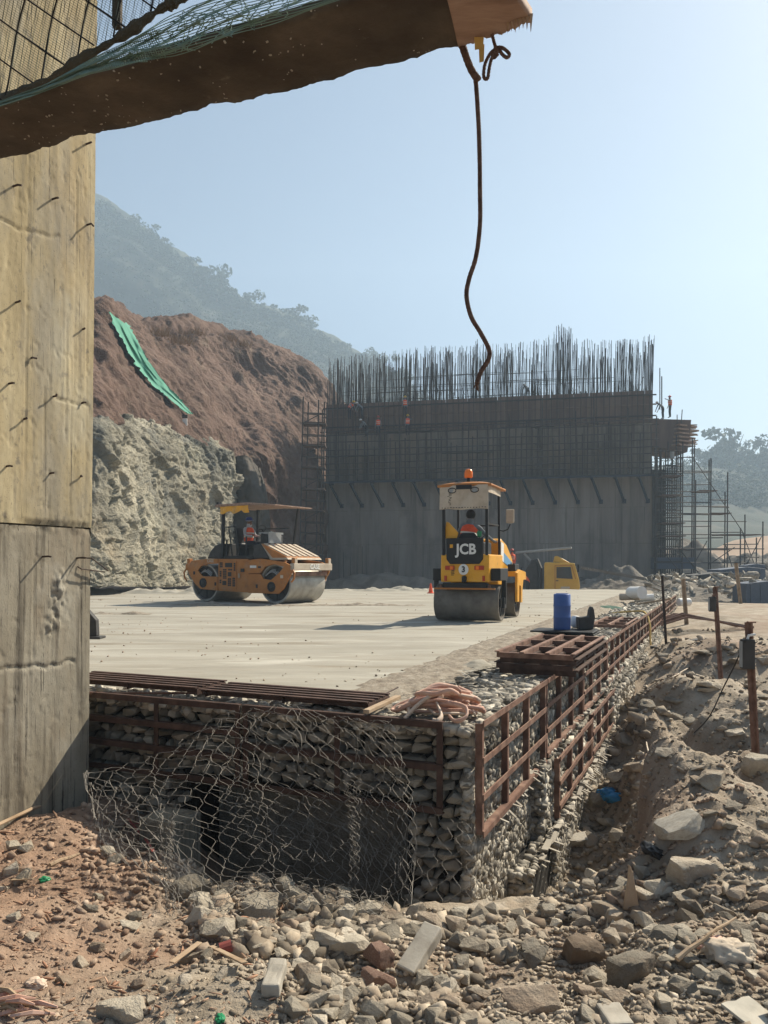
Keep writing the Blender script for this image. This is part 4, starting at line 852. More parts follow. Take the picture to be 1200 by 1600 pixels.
for i, (px, py, Y, dx, lab) in enumerate([(1022, 943, 23.5, .9, 'timber plank leaning on the far crest behind the white rolls'), (1000, 950, 22.5, .7, 'short timber offcut in front of the white rolls')]):
    c = P(px, py, Y); b = MB(); b.bar(c - V(dx * .5, -.3, .05), c + V(dx * .5, -.2, .16 - .14 * i), .22, .06); props(b.build('plank', MT['timber'], bevel=.006), lab, 'plank')
c = P(955, 953, 21.5); G = loft([[c + V(x, y, 0) + V(0, 0, .16 * math.exp(-(x / .5) ** 2 - (y / .4) ** 2)) for x in np.linspace(-.8, .8, 6)] for y in np.linspace(-.6, .6, 5)], 30, 24); G[..., 2] += .05 * fbm(G * 3, 3, 4) - .02
props(grid_obj('green_netting', G, plain('dull_green_net', (.045, .10, .07), .9)), 'crumpled dull green netting beside the white rolls', 'netting')
c = P(1060, 941, 27); b = MB(); b.lathe([(.13, 0), (.14, .02), (.14, .42), (.13, .44), (.10, .43)], c, (1, .2, 0), 20); props(b.build('white_pipe', MT['white']), 'short white pipe lying past the end of the gabion crest', 'pipe')
b = MB(); pts = [P(956, 958, 19.5), P(990, 955, 19.3), P(1008, 957, 18.6), P(1015, 975, 18.2), P(1016, 1000, 18.0), P(1018, 1030, 17.9), P(1019, 1052, 17.8)]; b.tube(list(loft(np.array(pts)[None].repeat(2, 0), 40, 2)[0]), .022, 6); props(b.build('yellow_cable', MT['yellowcable']), 'yellow cable hanging down over the far wall face', 'cable')
# ================================================================ posts, lamps, cables on the right
def post(px0, py0, px1, py1, Y, r_, lab, m='rust'):
    b = MB(); a, c = P(px0, py0, Y), P(px1, py1, Y); a[2] = gzc(a[0], a[1]) - .15; e = empty('steel_post', a, 0, lab, 'post')
    d = c - a; b.angle(a, c, r_ * 2, r_ * .5, (0, 1, 0)); b.build('shaft', MT[m], e, world=True)
    b = MB(); b.box(c, (r_ * 2.3, r_ * 2.3, .012)); b.build('cap', MT[m], e, world=True); return e
post(1187, 1200, 1174, 972, 7.0, .026, 'tall rusty steel post at the right edge holding a flood lamp')
post(1131, 1035, 1120, 917, 13.0, .03, 'rusty steel post with a dark box lamp further back on the right')
post(1043, 1005, 1036, 900, 17.0, .022, 'thin dark rod standing beside the far gabion wall', 'rebar')
post(1076, 960, 1070, 905, 24.0, .05, 'short timber stake near the far end of the wall', 'timber')
post(1160, 945, 1152, 880, 34.0, .06, 'slim stake on the far right ground below the scaffold', 'timber')
def lamp(px, py, Y, h, lab, m1, white):
    c = P(px, py, Y); e = empty('flood_lamp', c, 0, lab, 'lamp'); b = MB(); b.box(c, (h * .42, .07, h)); b.build('housing', MT['darkgrey'], e, world=True, bevel=.01)
    b = MB(); b.box(c + V(-h * .215, 0, .0), (.012, .05, h * .86)); b.build('lens', MT['greypl'], e, world=True)
    b = MB()
    for i in range(7): b.box(c + V(h * .23, 0, h * (.4 - i * .13)), (.02, .06, .008))
    b.build('cooling_fins', MT['darkgrey'], e, world=True)['kind'] = 'stuff'
    b = MB(); b.tube([c + V(.0, 0, h * .5), c + V(.01, 0, h * .62), c + V(.07, 0, h * .66)], .012, 6); b.build('bracket', MT['white'] if white else MT['rust'], e, world=True)
lamp(1168, 1022, 6.95, .27, 'dark flood lamp hung on the tall rusty post', 'white', True); lamp(1113, 944, 12.9, .25, 'dark box lamp on the farther rusty post', 'x', False)
b = MB(); pts = [P(1165, 1000, 6.9), P(1150, 1035, 7.1), P(1130, 1075, 7.5), P(1108, 1120, 7.6)]; q = on_ground(1085, 1150, .02); b.tube(list(loft(np.array(pts + [q])[None].repeat(2, 0), 50, 2)[0]), .007, 6); props(b.build('lamp_cable', MT['blackcable']), 'black cable sagging from the flood lamp down to the ground', 'cable')
pts = [on_ground(x, y, .025) for x, y in [(1015, 1190), (1010, 1165), (1008, 1130), (1004, 1100), (1022, 1080), (1040, 1070), (1056, 1060), (1075, 1048), (1095, 1042)]]
b = MB(); b.tube(list(loft(np.array(pts)[None].repeat(2, 0), 80, 2)[0] + V(0, 0, .01)), .009, 6); props(b.build('pale_cable', MT['cream']), 'pale thin cable snaking over the sunlit dirt bank', 'cable')
# ================================================================ rubble
def gz_arr(x, y):
    i = np.clip((x + 4) / .04, 0, len(_gx) - 1.01); j = np.clip((y - 2) / .04, 0, len(_gy) - 1.01); a = i.astype(int); c = j.astype(int); fa, fc = i - a, j - c
    return _GZ[c, a] * (1 - fa) * (1 - fc) + _GZ[c, a + 1] * fa * (1 - fc) + _GZ[c + 1, a] * (1 - fa) * fc + _GZ[c + 1, a + 1] * fa * fc
def cast(px, py):
    px = np.asarray(px, float); py = np.asarray(py, float); Y = np.full(len(px), np.nan); 
    for yy in 2.2 * 1.012 ** np.arange(0, 200):
        if yy > 23: break
        hit = np.isnan(Y) & (EYE + (HZ - py) * yy / FPX < gz_arr((px - 600) * yy / FPX, np.full(len(px), yy)))
        Y[hit] = yy
    ok = ~np.isnan(Y); x = (px - 600) * Y / FPX; return ok, x, Y
def off_wall(x, y, mrg=.12):     # clear of the gabion body, platform and pier
    dx, dy = x - C0[0], y - C0[1]; o = dx * N1[0] + dy * N1[1]; s = dx * D1[0] + dy * D1[1]
    inside = (s > -mrg) & (o < mrg + .2 * (s > 1)); px_, py_ = x - PE[0], y - PE[1]; inp = (px_ * N1[0] + py_ * N1[1] < mrg * .6) & (px_ * D1[0] + py_ * D1[1] < .1)
    return ~(inside | inp)
rg = np.random.default_rng(77)
RB = [rock_mesh('rubble_stone', 300 + i, MT['rubble'], 4, planes=7 + i % 5, noise=.018, lo=.42) for i in range(7)] + [hull_mesh('rubble_stone', 340 + i, MT['rubble'], 14 + i, .8) for i in range(15)]
RG = [hull_geo(400 + i, 10 + i % 5, .75) for i in range(16)]
def zone(n, x0, x1, y0, y1, lo, hi, pw):
    px = rg.uniform(x0, x1, n); py = rg.uniform(y0, y1, n); s = lo + (hi - lo) * rg.random(n) ** pw; return px, py, s
Z = []
Z.append(zone(1900, 440, 980, 1430, 1640, 8, 48, 2.6) + (0,)); Z.append(zone(520, 300, 620, 1395, 1500, 9, 52, 2.6) + (0,))
Z.append(zone(900, 860, 1260, 1380, 1650, 7, 42, 2.8) + (1,)); Z.append(zone(330, 950, 1260, 960, 1340, 7, 38, 2.8) + (2,)); Z.append(zone(500, -40, 420, 1280, 1640, 7, 32, 3.0) + (3,)); Z.append(zone(300, 850, 1010, 1080, 1440, 9, 36, 2.2) + (4,))
labs = ['grey angular stone loose in the rubble heap before the gabion corner', 'grey angular stone on the gravelly slope at the lower right', 'flat weathered stone on the stony ground right of the gully', 'small dusty stone on the reddish dirt at the lower left', 'jumbled stone on the gully side right below the toothed ledge']
cand = []
for px, py, s, zi in Z:
    ok, x, y = cast(px, py)
    for k in np.nonzero(ok)[0]:
        if off_wall(np.array([x[k]]), np.array([y[k]]))[0]: cand.append((s[k], px[k], py[k], x[k], y[k], zi))
special = [(600, 1515, 80), (657, 1502, 70), (430, 1540, 40), (830, 1562, 120), (1025, 1312, 90), (1080, 1350, 90), (905, 1485, 75), (985, 1520, 70), (1165, 1585, 60), (180, 1580, 70), (400, 1415, 60), (290, 1385, 60), (955, 1245, 40)]
cand = [c for c in cand if all(abs(c[1] - a) > w_ * .55 + c[0] * .3 or abs(c[2] - b_) > w_ * .35 + c[0] * .3 for a, b_, w_ in special)]
cand.sort(key=lambda c: -c[0])
placed = []; rest = []; stones = []
for s, px, py, x, y, zi in cand:
    wsz = s * y / FPX; rad = wsz * .5
    if len(placed) < 285 and all((x - a) ** 2 + (y - b_) ** 2 > ((rad + c_) * .72) ** 2 for a, b_, c_ in placed):
        placed.append((x, y, rad))
        A = rot_rand(R, .35); fl = R.uniform(.45, .8) if zi != 2 else R.uniform(.25, .5)
        o = link_mesh('rubble_stone', R.choice(RB), None, mat4((x, y, gzc(x, y) + rad * fl * .38), A, (rad * R.uniform(.95, 1.25), rad * R.uniform(.7, .95), rad * fl)))
        stones.append((o, px, py, s, zi))
    else: rest.append((x, y, rad * .85))
# pebbles and small stones nobody could count
def pebbles(n, x0, x1, y0, y1, lo, hi, pw):
    px, py, s = zone(n, x0, x1, y0, y1, lo, hi, pw); ok, x, y = cast(px, py); ok[ok] &= off_wall(x[ok], y[ok], .03); return np.stack([x[ok], y[ok], s[ok] * y[ok] / FPX * .5], -1)
PB = [np.array(rest)] + [pebbles(*a) for a in [(6000, 430, 1000, 1430, 1650, 3, 15, 2.4), (1800, 280, 620, 1390, 1520, 3.5, 15, 2), (6500, 850, 1280, 1330, 1650, 2.5, 13, 2.4), (4600, 900, 1280, 935, 1340, 2.0, 9, 2.6), (5200, -60, 460, 1270, 1650, 2.0, 8, 2.8), (1200, 840, 1000, 1100, 1440, 4, 16, 2), (1200, 130, 420, 1230, 1420, 4, 18, 2)]]
PB = np.concatenate(PB); n = len(PB); zg = gz_arr(PB[:, 0], PB[:, 1])
fl = rg.uniform(.35, .8, n); cen = np.stack([PB[:, 0], PB[:, 1], zg + PB[:, 2] * fl * .35], -1)
v, f = scatter_geo(cen, rand_axes(n, rg, .35), np.stack([PB[:, 2] * rg.uniform(.9, 1.3, n), PB[:, 2] * rg.uniform(.6, .95, n), PB[:, 2] * fl], -1), RG, rg)
props(mesh_obj('rubble_debris', v, f, MT['pebble']), 'loose small stones and chips strewn over the ground', 'debris', kind='stuff')
# chips of wood, bark and scraps
n = 700; px, py, s = zone(n, -60, 520, 1270, 1650, 6, 24, 2.5); ok, x, y = cast(px, py); ok[ok] &= off_wall(x[ok], y[ok]); x, y, s = x[ok], y[ok], (s * y / FPX * .5)[ok] if False else s[ok] * y[ok] / FPX * .5
v, f = scatter_geo(np.stack([x, y, gz_arr(x, y) + .012], -1), rand_axes(len(x), rg, .25), np.stack([s * 1.3, s * .22, s * .12 + .002], -1), RG, rg)
props(mesh_obj('wood_chips', v, f, mat('chips', [(.22, .10, .06), (.33, .20, .13), (.42, .30, .21)], 5, .9, isl=.4)), 'splinters of wood and bark strewn over the reddish dirt', 'wood chips', kind='stuff')
# named rocks and blocks
def big_rock(px, py, wpx, hx_, hz_, lab, seed, m='rubble', rz=0.0, tilt=(0, 0), nm='boulder', planes=12, lift=.35, cat='rock', sub=4):
    p = on_ground(px, py); wd = wpx * p[1] / FPX * .5; me = rock_mesh(nm, seed, MT[m], sub, planes=planes, noise=.045, lo=.6)
    A = Euler((tilt[0], tilt[1], rz)).to_matrix(); o = link_mesh(nm, me, None, mat4(p + V(0, 0, wd * hz_ * lift), A, (wd, wd * hx_, wd * hz_))); return props(o, lab, cat)
big_rock(835, 1578, 128, .55, .34, 'long flat pale boulder at the bottom of the rubble heap', 501, rz=.25, tilt=(.25, .05))
big_rock(985, 1535, 78, .8, .85, 'rounded grey boulder in the lower right rubble', 502, rz=.6)
big_rock(905, 1500, 70, .7, .9, 'dark brown jagged boulder left of the rounded grey boulder', 503, 'brownrock', rz=.2, tilt=(.2, -.2))
big_rock(1080, 1372, 96, .6, .55, 'big brown squared boulder on the slope right of the gully', 504, rz=.1, planes=7)
big_rock(1062, 1312, 92, .5, .40, 'tilted sandy boulder slab leaning above the squared brown boulder', 505, 'block', rz=.15, tilt=(.1, -.32), planes=6, lift=.8)
big_rock(405, 1432, 74, .7, .75, 'rounded block of rock under the net flap at the pit edge', 506, rz=.3)
big_rock(292, 1400, 70, .8, .8, 'rounded dusty boulder at the left end of the pit', 507, rz=.8)
big_rock(192, 1592, 84, .6, .5, 'flat brownish boulder at the bottom left of the picture', 508, rz=.2, planes=8)
big_rock(545, 1486, 66, .8, .6, 'large grey stone left of the reddish broken brickwork', 509, rz=.4)
big_rock(1180, 1205, 60, .7, .7, 'grey boulder at the foot of the tall rusty post', 510, rz=.2)
big_rock(1110, 1225, 66, .7, .5, 'pale boulder on the bank left of the rusty post', 511, rz=1.0)
big_rock(930, 1062, 24, .5, .9, 'upright pale stone at the foot of the gabion wall', 512)
big_rock(1105, 1080, 40, .4, .22, 'dark flat slab lying on the sunlit bank', 513, rz=.1)
big_rock(1047, 1118, 36, .5, .4, 'small rounded slab with a pale top on the bank', 514)
big_rock(905, 1318, 60, .6, .45, 'pale cracked stone slab in the gully under the ledge', 515, 'block', rz=.5)
big_rock(712, 1440, 36, .8, .9, 'pale grey stone right at the foot of the gabion corner', 516)
def block(px, py, dims, rz, tilt, lab, m, nm, cat='block', lift=.5, bev=.008):
    p = on_ground(px, py); A = np.array(Euler((tilt[0], tilt[1], rz)).to_matrix()); b = MB(); b.box((0, 0, 0), dims); o = b.build(nm, MT[m], bevel=bev, seg=2)
    bm = bmesh.new(); bm.from_mesh(o.data); bmesh.ops.subdivide_edges(bm, edges=bm.edges, cuts=3, use_grid_fill=True); vv = np.array([x.co[:] for x in bm.verts]); d = fbm(vv * 18 + px, 3, 6)
    for x, k in zip(bm.verts, d): x.co += x.co.normalized() * float(k) * .006
    bm.to_mesh(o.data); bm.free(); o.location = p + V(0, 0, lift * dims[2]); o.rotation_euler = Euler((tilt[0], tilt[1], rz)); return props(o, lab, cat)
block(656, 1510, (.10, .29, .075), -.55, (.42, .12), 'pale concrete block lying tilted across the rubble heap', 'block', 'concrete_block', lift=1.0)
block(429, 1545, (.075, .17, .06), -.06, (.15, 0), 'small paver block lying on the dirt below the wire net', 'block', 'paver_block', 'block', .6)
big_rock(590, 1540, 54, .8, .62, 'lower reddish broken brickwork piece in the rubble heap', 521, 'brick', rz=.1, planes=6, nm='brick_fragment', cat='brick', lift=.5)
big_rock(598, 1512, 46, .9, .95, 'upper reddish broken brickwork piece in the rubble heap', 522, 'brick', rz=.5, tilt=(.2, .2), planes=7, nm='brick_fragment', cat='brick', lift=.8)
block(1172, 1596, (.17, .14, .012), .5, (.15, .1), 'pale flat sheet lying at the bottom right corner', 'paper', 'flat_sheet', 'sheet', 2.5, .002)
block(960, 1600, (.10, .12, .03), .2, (.1, .1), 'small pale tile piece at the bottom edge of the rubble', 'block', 'tile_fragment', 'tile', 1.0)
def stick(x0, y0, x1, y1, r_, lab, m='timber', z0=.03, z1=.05, flat=False):
    a, c = on_ground(x0, y0, z0), on_ground(x1, y1, z1); b = MB(); d = c - a
    if flat: b.bar(a, c, r_ * 2.6, r_ * .7)
    else: b.tube([a, a + d * .35 + V(0, 0, r_ * .4), a + d * .7 - V(0, 0, r_ * .2), c], [r_, r_ * .9, r_ * .8, r_ * .5], 7)
    props(b.build('wood_stick', MT[m], bevel=.003 if flat else 0), lab, 'stick')
stick(1058, 1522, 1112, 1494, .013, 'pale wooden stick lying in the lower right rubble', z0=.06, z1=.10)
stick(330, 1488, 382, 1525, .011, 'splintered wooden lath on the dirt below the wire net', flat=True)
stick(268, 1514, 312, 1488, .012, 'bent strip of wood beside the splintered lath', flat=True)
stick(78, 1362, 124, 1346, .016, 'short bark covered stick on the reddish dirt', z0=.03, z1=.05)
stick(18, 1382, 52, 1386, .010, 'flat splinter of wood at the far left', flat=True)
stick(1105, 1480, 1150, 1462, .009, 'thin twig lying by the orange scraps', z0=.05, z1=.09)
c = on_ground(986, 1425); b = MB(); b.prism([(-.05, 0), (.05, .0), (.03, .12), (.015, .22), (.0, .26), (-.012, .17), (-.03, .08)], lambda x, y: c + V(x, -.015 + y * .1, y), lambda x, y: c + V(x, .02 + y * .12, y)); props(b.build('wood_stump', MT['timber'], bevel=.006), 'pointed splintered stump of wood poking up in the gully', 'stump')
def crumple(px, py, wpx, h, m, lab, nm, cat, seed, asp=.7):
    p = on_ground(px, py); wd = wpx * p[1] / FPX * .5; v, f = ICO[4]; q = v * (1 + .38 * fbm(v * 1.3 + seed * 2, 3, seed + 4)[:, None] + .22 * ridged(v * 2.4 + seed, 5, seed, .6)[:, None]); q = q * V(wd, wd * asp, wd * h)
    o = mesh_obj(nm, q, f, MT[m]); o.location = p + V(0, 0, wd * h * .4); o.rotation_euler = (0, 0, seed); return props(o, lab, cat)
crumple(956, 1250, 40, .45, 'bluebag', 'crumpled blue plastic bag in the gully under the ledge', 'plastic_bag', 'bag', 3)
crumple(70, 1378, 14, .5, 'green', 'tiny green scrap on the dirt at the far left', 'green_scrap', 'scrap', 4)
crumple(345, 1594, 18, .4, 'green', 'green scrap at the bottom edge of the dirt', 'green_scrap', 'scrap', 5)
crumple(1135, 1498, 60, .6, 'cream', 'crumpled pale sack in the lower right rubble', 'torn_sack', 'sack', 6)
crumple(1108, 1480, 44, .4, 'hose', 'orange brown scrap next to the pale sack', 'orange_scrap', 'scrap', 7)
bk = empty('bark_heap', on_ground(32, 1585), 0, 'small heap of pinkish bark strips at the lower left corner', 'bark heap'); r = random.Random(12); c0_ = np.array(bk.location)
for i in range(16):
    p = c0_ + V(r.uniform(-.09, .09), r.uniform(-.06, .06), .012 + .004 * i); a = r.uniform(-.5, .5); d = V(math.cos(a), math.sin(a), r.uniform(-.15, .15)) * r.uniform(.04, .10); MB().tube([p - d, p + V(0, 0, .01), p + d], [.006, .011, .004], 5).build('bark_strip', MT['hose'] if i % 2 else MT['timber'], bk, world=True)
crumple(55, 1542, 34, .4, 'hosepale', 'small pink rag above the heap of bark strips', 'pink_rag', 'rag', 9)
crumple(900, 1432, 40, .3, 'black', 'black plastic scrap at the lower end of the gully', 'black_scrap', 'scrap', 10, .4)
crumple(1020, 1338, 50, .25, 'black', 'dark plastic scrap under the tilted sandy boulder slab', 'dark_scrap', 'scrap', 11, .4)
b = MB(); c = on_ground(353, 1490, .03); b.lathe([(.03, -.03), (.03, .03)], c, (1, .3, .2), 12); props(b.build('red_tin', MT['redbit']), 'small rusty red tin on its side near the rocks', 'tin')
b = MB(); 
for x0, y0, x1, y1 in [(200, 1290, 222, 1322), (222, 1312, 240, 1352), (195, 1300, 235, 1300)]: b.bar(on_ground(x0, y0, .05), on_ground(x1, y1, .08), .02, .004)
props(b.build('red_white_tape', MT['redbit']), 'strips of red tape among the shaded rubble behind the wire', 'tape')
c = on_ground(1095, 985, .05); b = MB()
for i in range(9): b.tube([c + V(-1.4 + R.uniform(-.2, .2), i * .12, .05), c + V(-.4, i * .12, .32 + R.uniform(0, .1)), c + V(.5, i * .12 - .1, .22), c + V(1.5 + R.uniform(-.3, .4), i * .1, .02)], .03, 6)
props(b.build('old_pipe_bundle', MT['rust']), 'bundle of rusty bent bars heaped on the ground between the posts', 'bar bundle', kind=None)
c = on_ground(1020, 1015, .04); b = MB(); b.bar(c, c + V(1.5, .8, .12), .16, .05); props(b.build('dark_board', MT['darkgrey']), 'dark board lying near the foot of the far wall', 'board')

# ---- say which rubble stone is which: its nearest landmark, the side it lies on and how near it is
LM = [('the tilted concrete block', 656, 1505), ('the small paver block', 429, 1540), ('the reddish brickwork', 594, 1515), ('the long flat boulder', 835, 1570), ('the rounded grey boulder', 985, 1530), ('the dark brown boulder', 905, 1490), ('the squared brown boulder', 1080, 1360), ('the tilted sandy slab', 1045, 1308), ('the rock under the net flap', 405, 1425), ('the boulder at the left of the pit', 292, 1390), ('the flat brownish boulder', 190, 1585), ('the large stone by the brickwork', 545, 1480), ('the boulder at the rusty post', 1180, 1200), ('the pale boulder on the bank', 1110, 1220), ('the upright pale stone by the wall', 930, 1060), ('the dark flat slab on the bank', 1105, 1078), ('the small rounded slab on the bank', 1047, 1115), ('the cracked slab in the gully', 905, 1315), ('the stone at the gabion corner', 712, 1438), ('the pale flat sheet', 1172, 1590), ('the blue plastic bag', 956, 1245), ('the crumpled pale sack', 1135, 1490), ('the wood stump in the gully', 986, 1410), ('the red tin', 353, 1488), ('the splintered lath', 356, 1505), ('the bark covered stick', 100, 1355), ('the heap of bark strips', 30, 1575), ('the far rusty post', 1130, 1030), ('the black scrap in the gully', 900, 1430), ('the wooden stick in the rubble', 1085, 1508), ('the green scrap at the bottom', 345, 1590), ('the bent strip of wood', 290, 1500), ('the bundle of rusty bars', 1095, 980)]
near_by = {}
for o, px, py, s, zi in stones:
    dx, dy, nm = min(((px - a, (py - b_) * 1.3, n_) for n_, a, b_ in LM), key=lambda q: math.hypot(q[0], q[1])); side = ('right of' if dx > 0 else 'left of') if abs(dx) > abs(dy) else ('in front of' if dy > 0 else 'behind')
    near_by.setdefault((nm, side), []).append((math.hypot(dx, dy), o, zi, s))
order = ['nearest', 'second nearest', 'third nearest', 'fourth nearest', 'fifth nearest', 'sixth nearest', 'seventh nearest', 'eighth nearest', 'ninth nearest', 'tenth nearest', 'eleventh nearest', 'twelfth nearest', 'thirteenth nearest', 'fourteenth nearest', 'fifteenth nearest', 'sixteenth nearest', 'seventeenth nearest', 'eighteenth nearest']
gr = ['stones of the rubble heap', 'stones of the lower right slope', 'stones right of the gully', 'stones on the reddish dirt', 'stones in the gully']; ad = ['grey', 'grey', 'flat', 'dusty', 'jumbled']
for (nm, side), L in near_by.items():
    L.sort(key=lambda q: q[0])
    for i, (d_, o, zi, s) in enumerate(L):
        props(o, f'{ad[zi]} stone {side} {nm}, {order[i]}' if i < len(order) else f'{ad[zi]} stone {side} {nm}, beyond the eighteen nearest', 'stone', gr[zi])
# ================================================================ hillside on the left: cut rock below, red soil above
cols_px = [-260, -120, 20, 148, 205, 260, 315, 352, 372, 395, 430, 475, 530]
def row(pts): return [P(x, y, Y * (float(np.interp(x, [148, 352], [.74, 1.0])) if Y < 120 and x < 400 else 1)) for x, y, Y in pts]
rock = [row([(-260, 925, 40), (-120, 924, 40), (20, 922, 40), (148, 919, 41), (205, 918, 42), (260, 917, 43), (315, 915, 45), (352, 913, 47), (366, 912, 50), (373, 908, 58)]),
        row([(-260, 860, 40.6), (-120, 860, 40.6), (20, 855, 41), (148, 850, 42), (205, 850, 42.8), (260, 848, 44), (315, 850, 46), (352, 852, 48), (366, 855, 51), (374, 860, 59)]),
        row([(-260, 760, 43), (-120, 760, 43), (20, 760, 43), (148, 760, 44), (205, 765, 45), (260, 770, 46), (315, 780, 47.5), (355, 790, 49), (368, 800, 52), (376, 810, 60)]),
        row([(-260, 690, 45), (-120, 690, 45), (20, 688, 45.5), (148, 686, 46), (205, 692, 46.5), (260, 696, 47.5), (315, 706, 48.5), (358, 722, 50), (368, 730, 53), (374, 735, 61)]),
        row([(-260, 668, 46), (-120, 668, 46), (20, 664, 46.5), (148, 662, 47.2), (205, 672, 47.8), (260, 681, 48.6), (315, 693, 49.6), (356, 708, 51), (366, 714, 54), (371, 718, 62)]),
        row([(-260, 655, 50), (-120, 655, 50), (20, 652, 50.5), (148, 652, 51), (205, 662, 51.5), (260, 672, 52), (315, 686, 53), (352, 700, 54), (365, 704, 57), (370, 708, 64)])]
G = loft(rock, 420, 300); Nn = grid_normals(G)
q = G * V(.22, .22, .35) + np.stack([G[..., 2] * .28, 0 * G[..., 0], -G[..., 0] * .14], -1)      # strata dipping to the right
q2 = np.stack([(G[..., 0] + .9 * G[..., 2]) * .95, G[..., 1] * .5, (G[..., 2] - .9 * G[..., 0]) * .16], -1); d = .62 * ridged(q, 5, 11, .6) + .5 * fbm(G * .35, 5, 14) + .42 * ridged(q2, 5, 17, .6)
wq = G + .7 * np.stack([fbm(G * .4, 3, 91), fbm(G * .4, 3, 92), fbm(G * .4, 3, 93)], -1); cq = np.stack([(wq[..., 0] + .8 * wq[..., 2]) * .95, wq[..., 1] * .6, (wq[..., 2] - .8 * wq[..., 0]) * .38], -1)
d = .30 * d + .62 * cells(cq * .5, 5, .7) + .24 * cells(cq * 1.7, 15, .7) + .09 * cells(cq * 5, 25) + .25
G2 = G - np.sign((Nn * V(0, -1, .2)).sum(-1).mean()) * -1 * Nn * (.75 * d - .4)[..., None]
grid_obj('rock_face', G2, MT['rock_face'], 'structure', smooth=False)
# flat face beside it, its shade put into the dark colour, and the rubbly red ground running up to the crest
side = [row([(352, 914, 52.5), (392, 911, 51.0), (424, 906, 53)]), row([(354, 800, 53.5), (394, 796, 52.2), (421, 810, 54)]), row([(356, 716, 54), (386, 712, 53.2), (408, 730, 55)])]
G = loft(side, 60, 80); G = G + V(.25, -1, 0) * (.55 * fbm(G * .35, 4, 5) + .25 * cells(G * .7, 9) + .1 * ridged(G * 1.5, 3, 4))[..., None]; grid_obj('shaded_rock_face', G, MT['dark_and_shaded_rock'], 'structure', smooth=False)
red = [row([(-300, 690, 47.6), (-120, 690, 47.8), (20, 686, 48.3), (148, 685, 49), (205, 694, 49.6), (260, 704, 50.5), (315, 716, 51.6), (360, 727, 53.5), (400, 730, 56.5), (430, 850, 57), (462, 905, 58), (500, 915, 66)]),
       row([(-300, 620, 50), (-120, 620, 50), (20, 620, 51), (148, 622, 52), (205, 640, 53), (260, 652, 54), (315, 666, 55), (360, 685, 57), (410, 700, 59), (448, 760, 60.5), (480, 800, 62), (506, 850, 69)]),
       row([(-300, 555, 56), (-120, 555, 56), (20, 560, 57), (148, 562, 58), (205, 585, 59), (260, 600, 60), (315, 612, 61), (365, 632, 63), (415, 655, 65), (460, 690, 66), (492, 730, 68), (512, 790, 73)]),
       row([(-300, 500, 62), (-120, 500, 62), (20, 496, 63), (148, 500, 64), (190, 526, 65), (250, 546, 66), (310, 548, 68), (365, 570, 70), (420, 590, 72), (470, 612, 74), (508, 652, 75), (570, 730, 76)]),
       row([(-300, 485, 66), (-120, 484, 66), (20, 480, 67), (148, 482, 68), (185, 497, 69), (245, 525, 70), (310, 524, 72), (365, 538, 74), (425, 560, 76), (478, 580, 78), (512, 614, 80), (575, 690, 82)]),
       row([(-300, 500, 80), (-120, 500, 80), (20, 498, 80), (148, 500, 82), (185, 512, 83), (245, 540, 84), (310, 540, 86), (365, 556, 88), (425, 578, 90), (478, 600, 92), (512, 640, 94), (575, 715, 96)]),
       row([(-300, 800, 110), (-120, 800, 110), (20, 800, 110), (148, 800, 112), (185, 800, 113), (245, 810, 114), (310, 815, 116), (365, 820, 118), (425, 830, 120), (478, 840, 122), (512, 850, 124), (575, 860, 126)])]
RED0 = loft(red, 460, 340); Nn = grid_normals(RED0); up = np.where(Nn[..., 2:3] < 0, -1, 1); Nn = Nn * up
q = RED0 * V(.16, .16, .1) + np.stack([RED0[..., 2] * .12, 0 * RED0[..., 0], 0 * RED0[..., 0]], -1)
q2 = np.stack([(RED0[..., 0] + .8 * RED0[..., 2]) * .7, RED0[..., 1] * .35, (RED0[..., 2] - .8 * RED0[..., 0]) * .13], -1); d = .4 * ridged(q, 4, 51, .5) + .5 * fbm(RED0 * .22, 5, 54) + .30 * ridged(q2, 5, 57, .55) + .08 * ridged(RED0 * 1.3, 3, 59)
cq = np.stack([(RED0[..., 0] + .8 * RED0[..., 2]) * .6, RED0[..., 1] * .4, (RED0[..., 2] - .8 * RED0[..., 0]) * .22], -1) + .4 * fbm(RED0 * .5, 3, 95)[..., None]
d = d + .10 * cells(cq, 6) + .03 * cells(cq * 3, 16)
RED = RED0 + Nn * (.9 * d - .3)[..., None]
grid_obj('red_slope', RED, MT['red_soil'], 'structure', smooth=False)
def proj(G): return 600 + FPX * G[..., 0] / G[..., 1], HZ - FPX * (G[..., 2] - EYE) / G[..., 1]
RX, RY = proj(RED[:230])
def on_red(px, py):
    k = np.argmin((RX - px) ** 2 + (RY - py) ** 2); i, j = np.unravel_index(k, RX.shape); return RED[i, j], Nn[i, j]
# green sheeting pinned on the slope
gn = empty('green_sheeting', on_red(230, 570)[0], 0, 'long torn strip of green netting pinned down the red slope', 'netting')
lft = [(166, 492), (180, 525), (205, 570), (232, 605), (262, 630), (290, 652)]; rgt = [(197, 512), (211, 537), (233, 576), (257, 607), (280, 632), (299, 652)]
rows = []
for a, c in zip(lft, rgt):
    rows.append([on_red(a[0] + (c[0] - a[0]) * t, a[1] + (c[1] - a[1]) * t)[0] + on_red(a[0] + (c[0] - a[0]) * t, a[1] + (c[1] - a[1]) * t)[1] * .28 + V(0, -.2, 0) for t in np.linspace(0, 1, 5)])
G = loft(rows, 60, 120); tt = np.linspace(0, 1, 60)[None, :]; vv = np.linspace(0, 1, 120)[:, None]
G = G + V(0, -1, .4) * (.07 * np.sin(tt * 15 + vv * 5 + 1.5 * vnoise(np.stack([tt + 0 * vv, vv * 3 + 0 * tt, 0 * (tt + vv)], -1) * 4, 2)) + .08 * fbm(G * 1.2, 3, 4))[..., None]
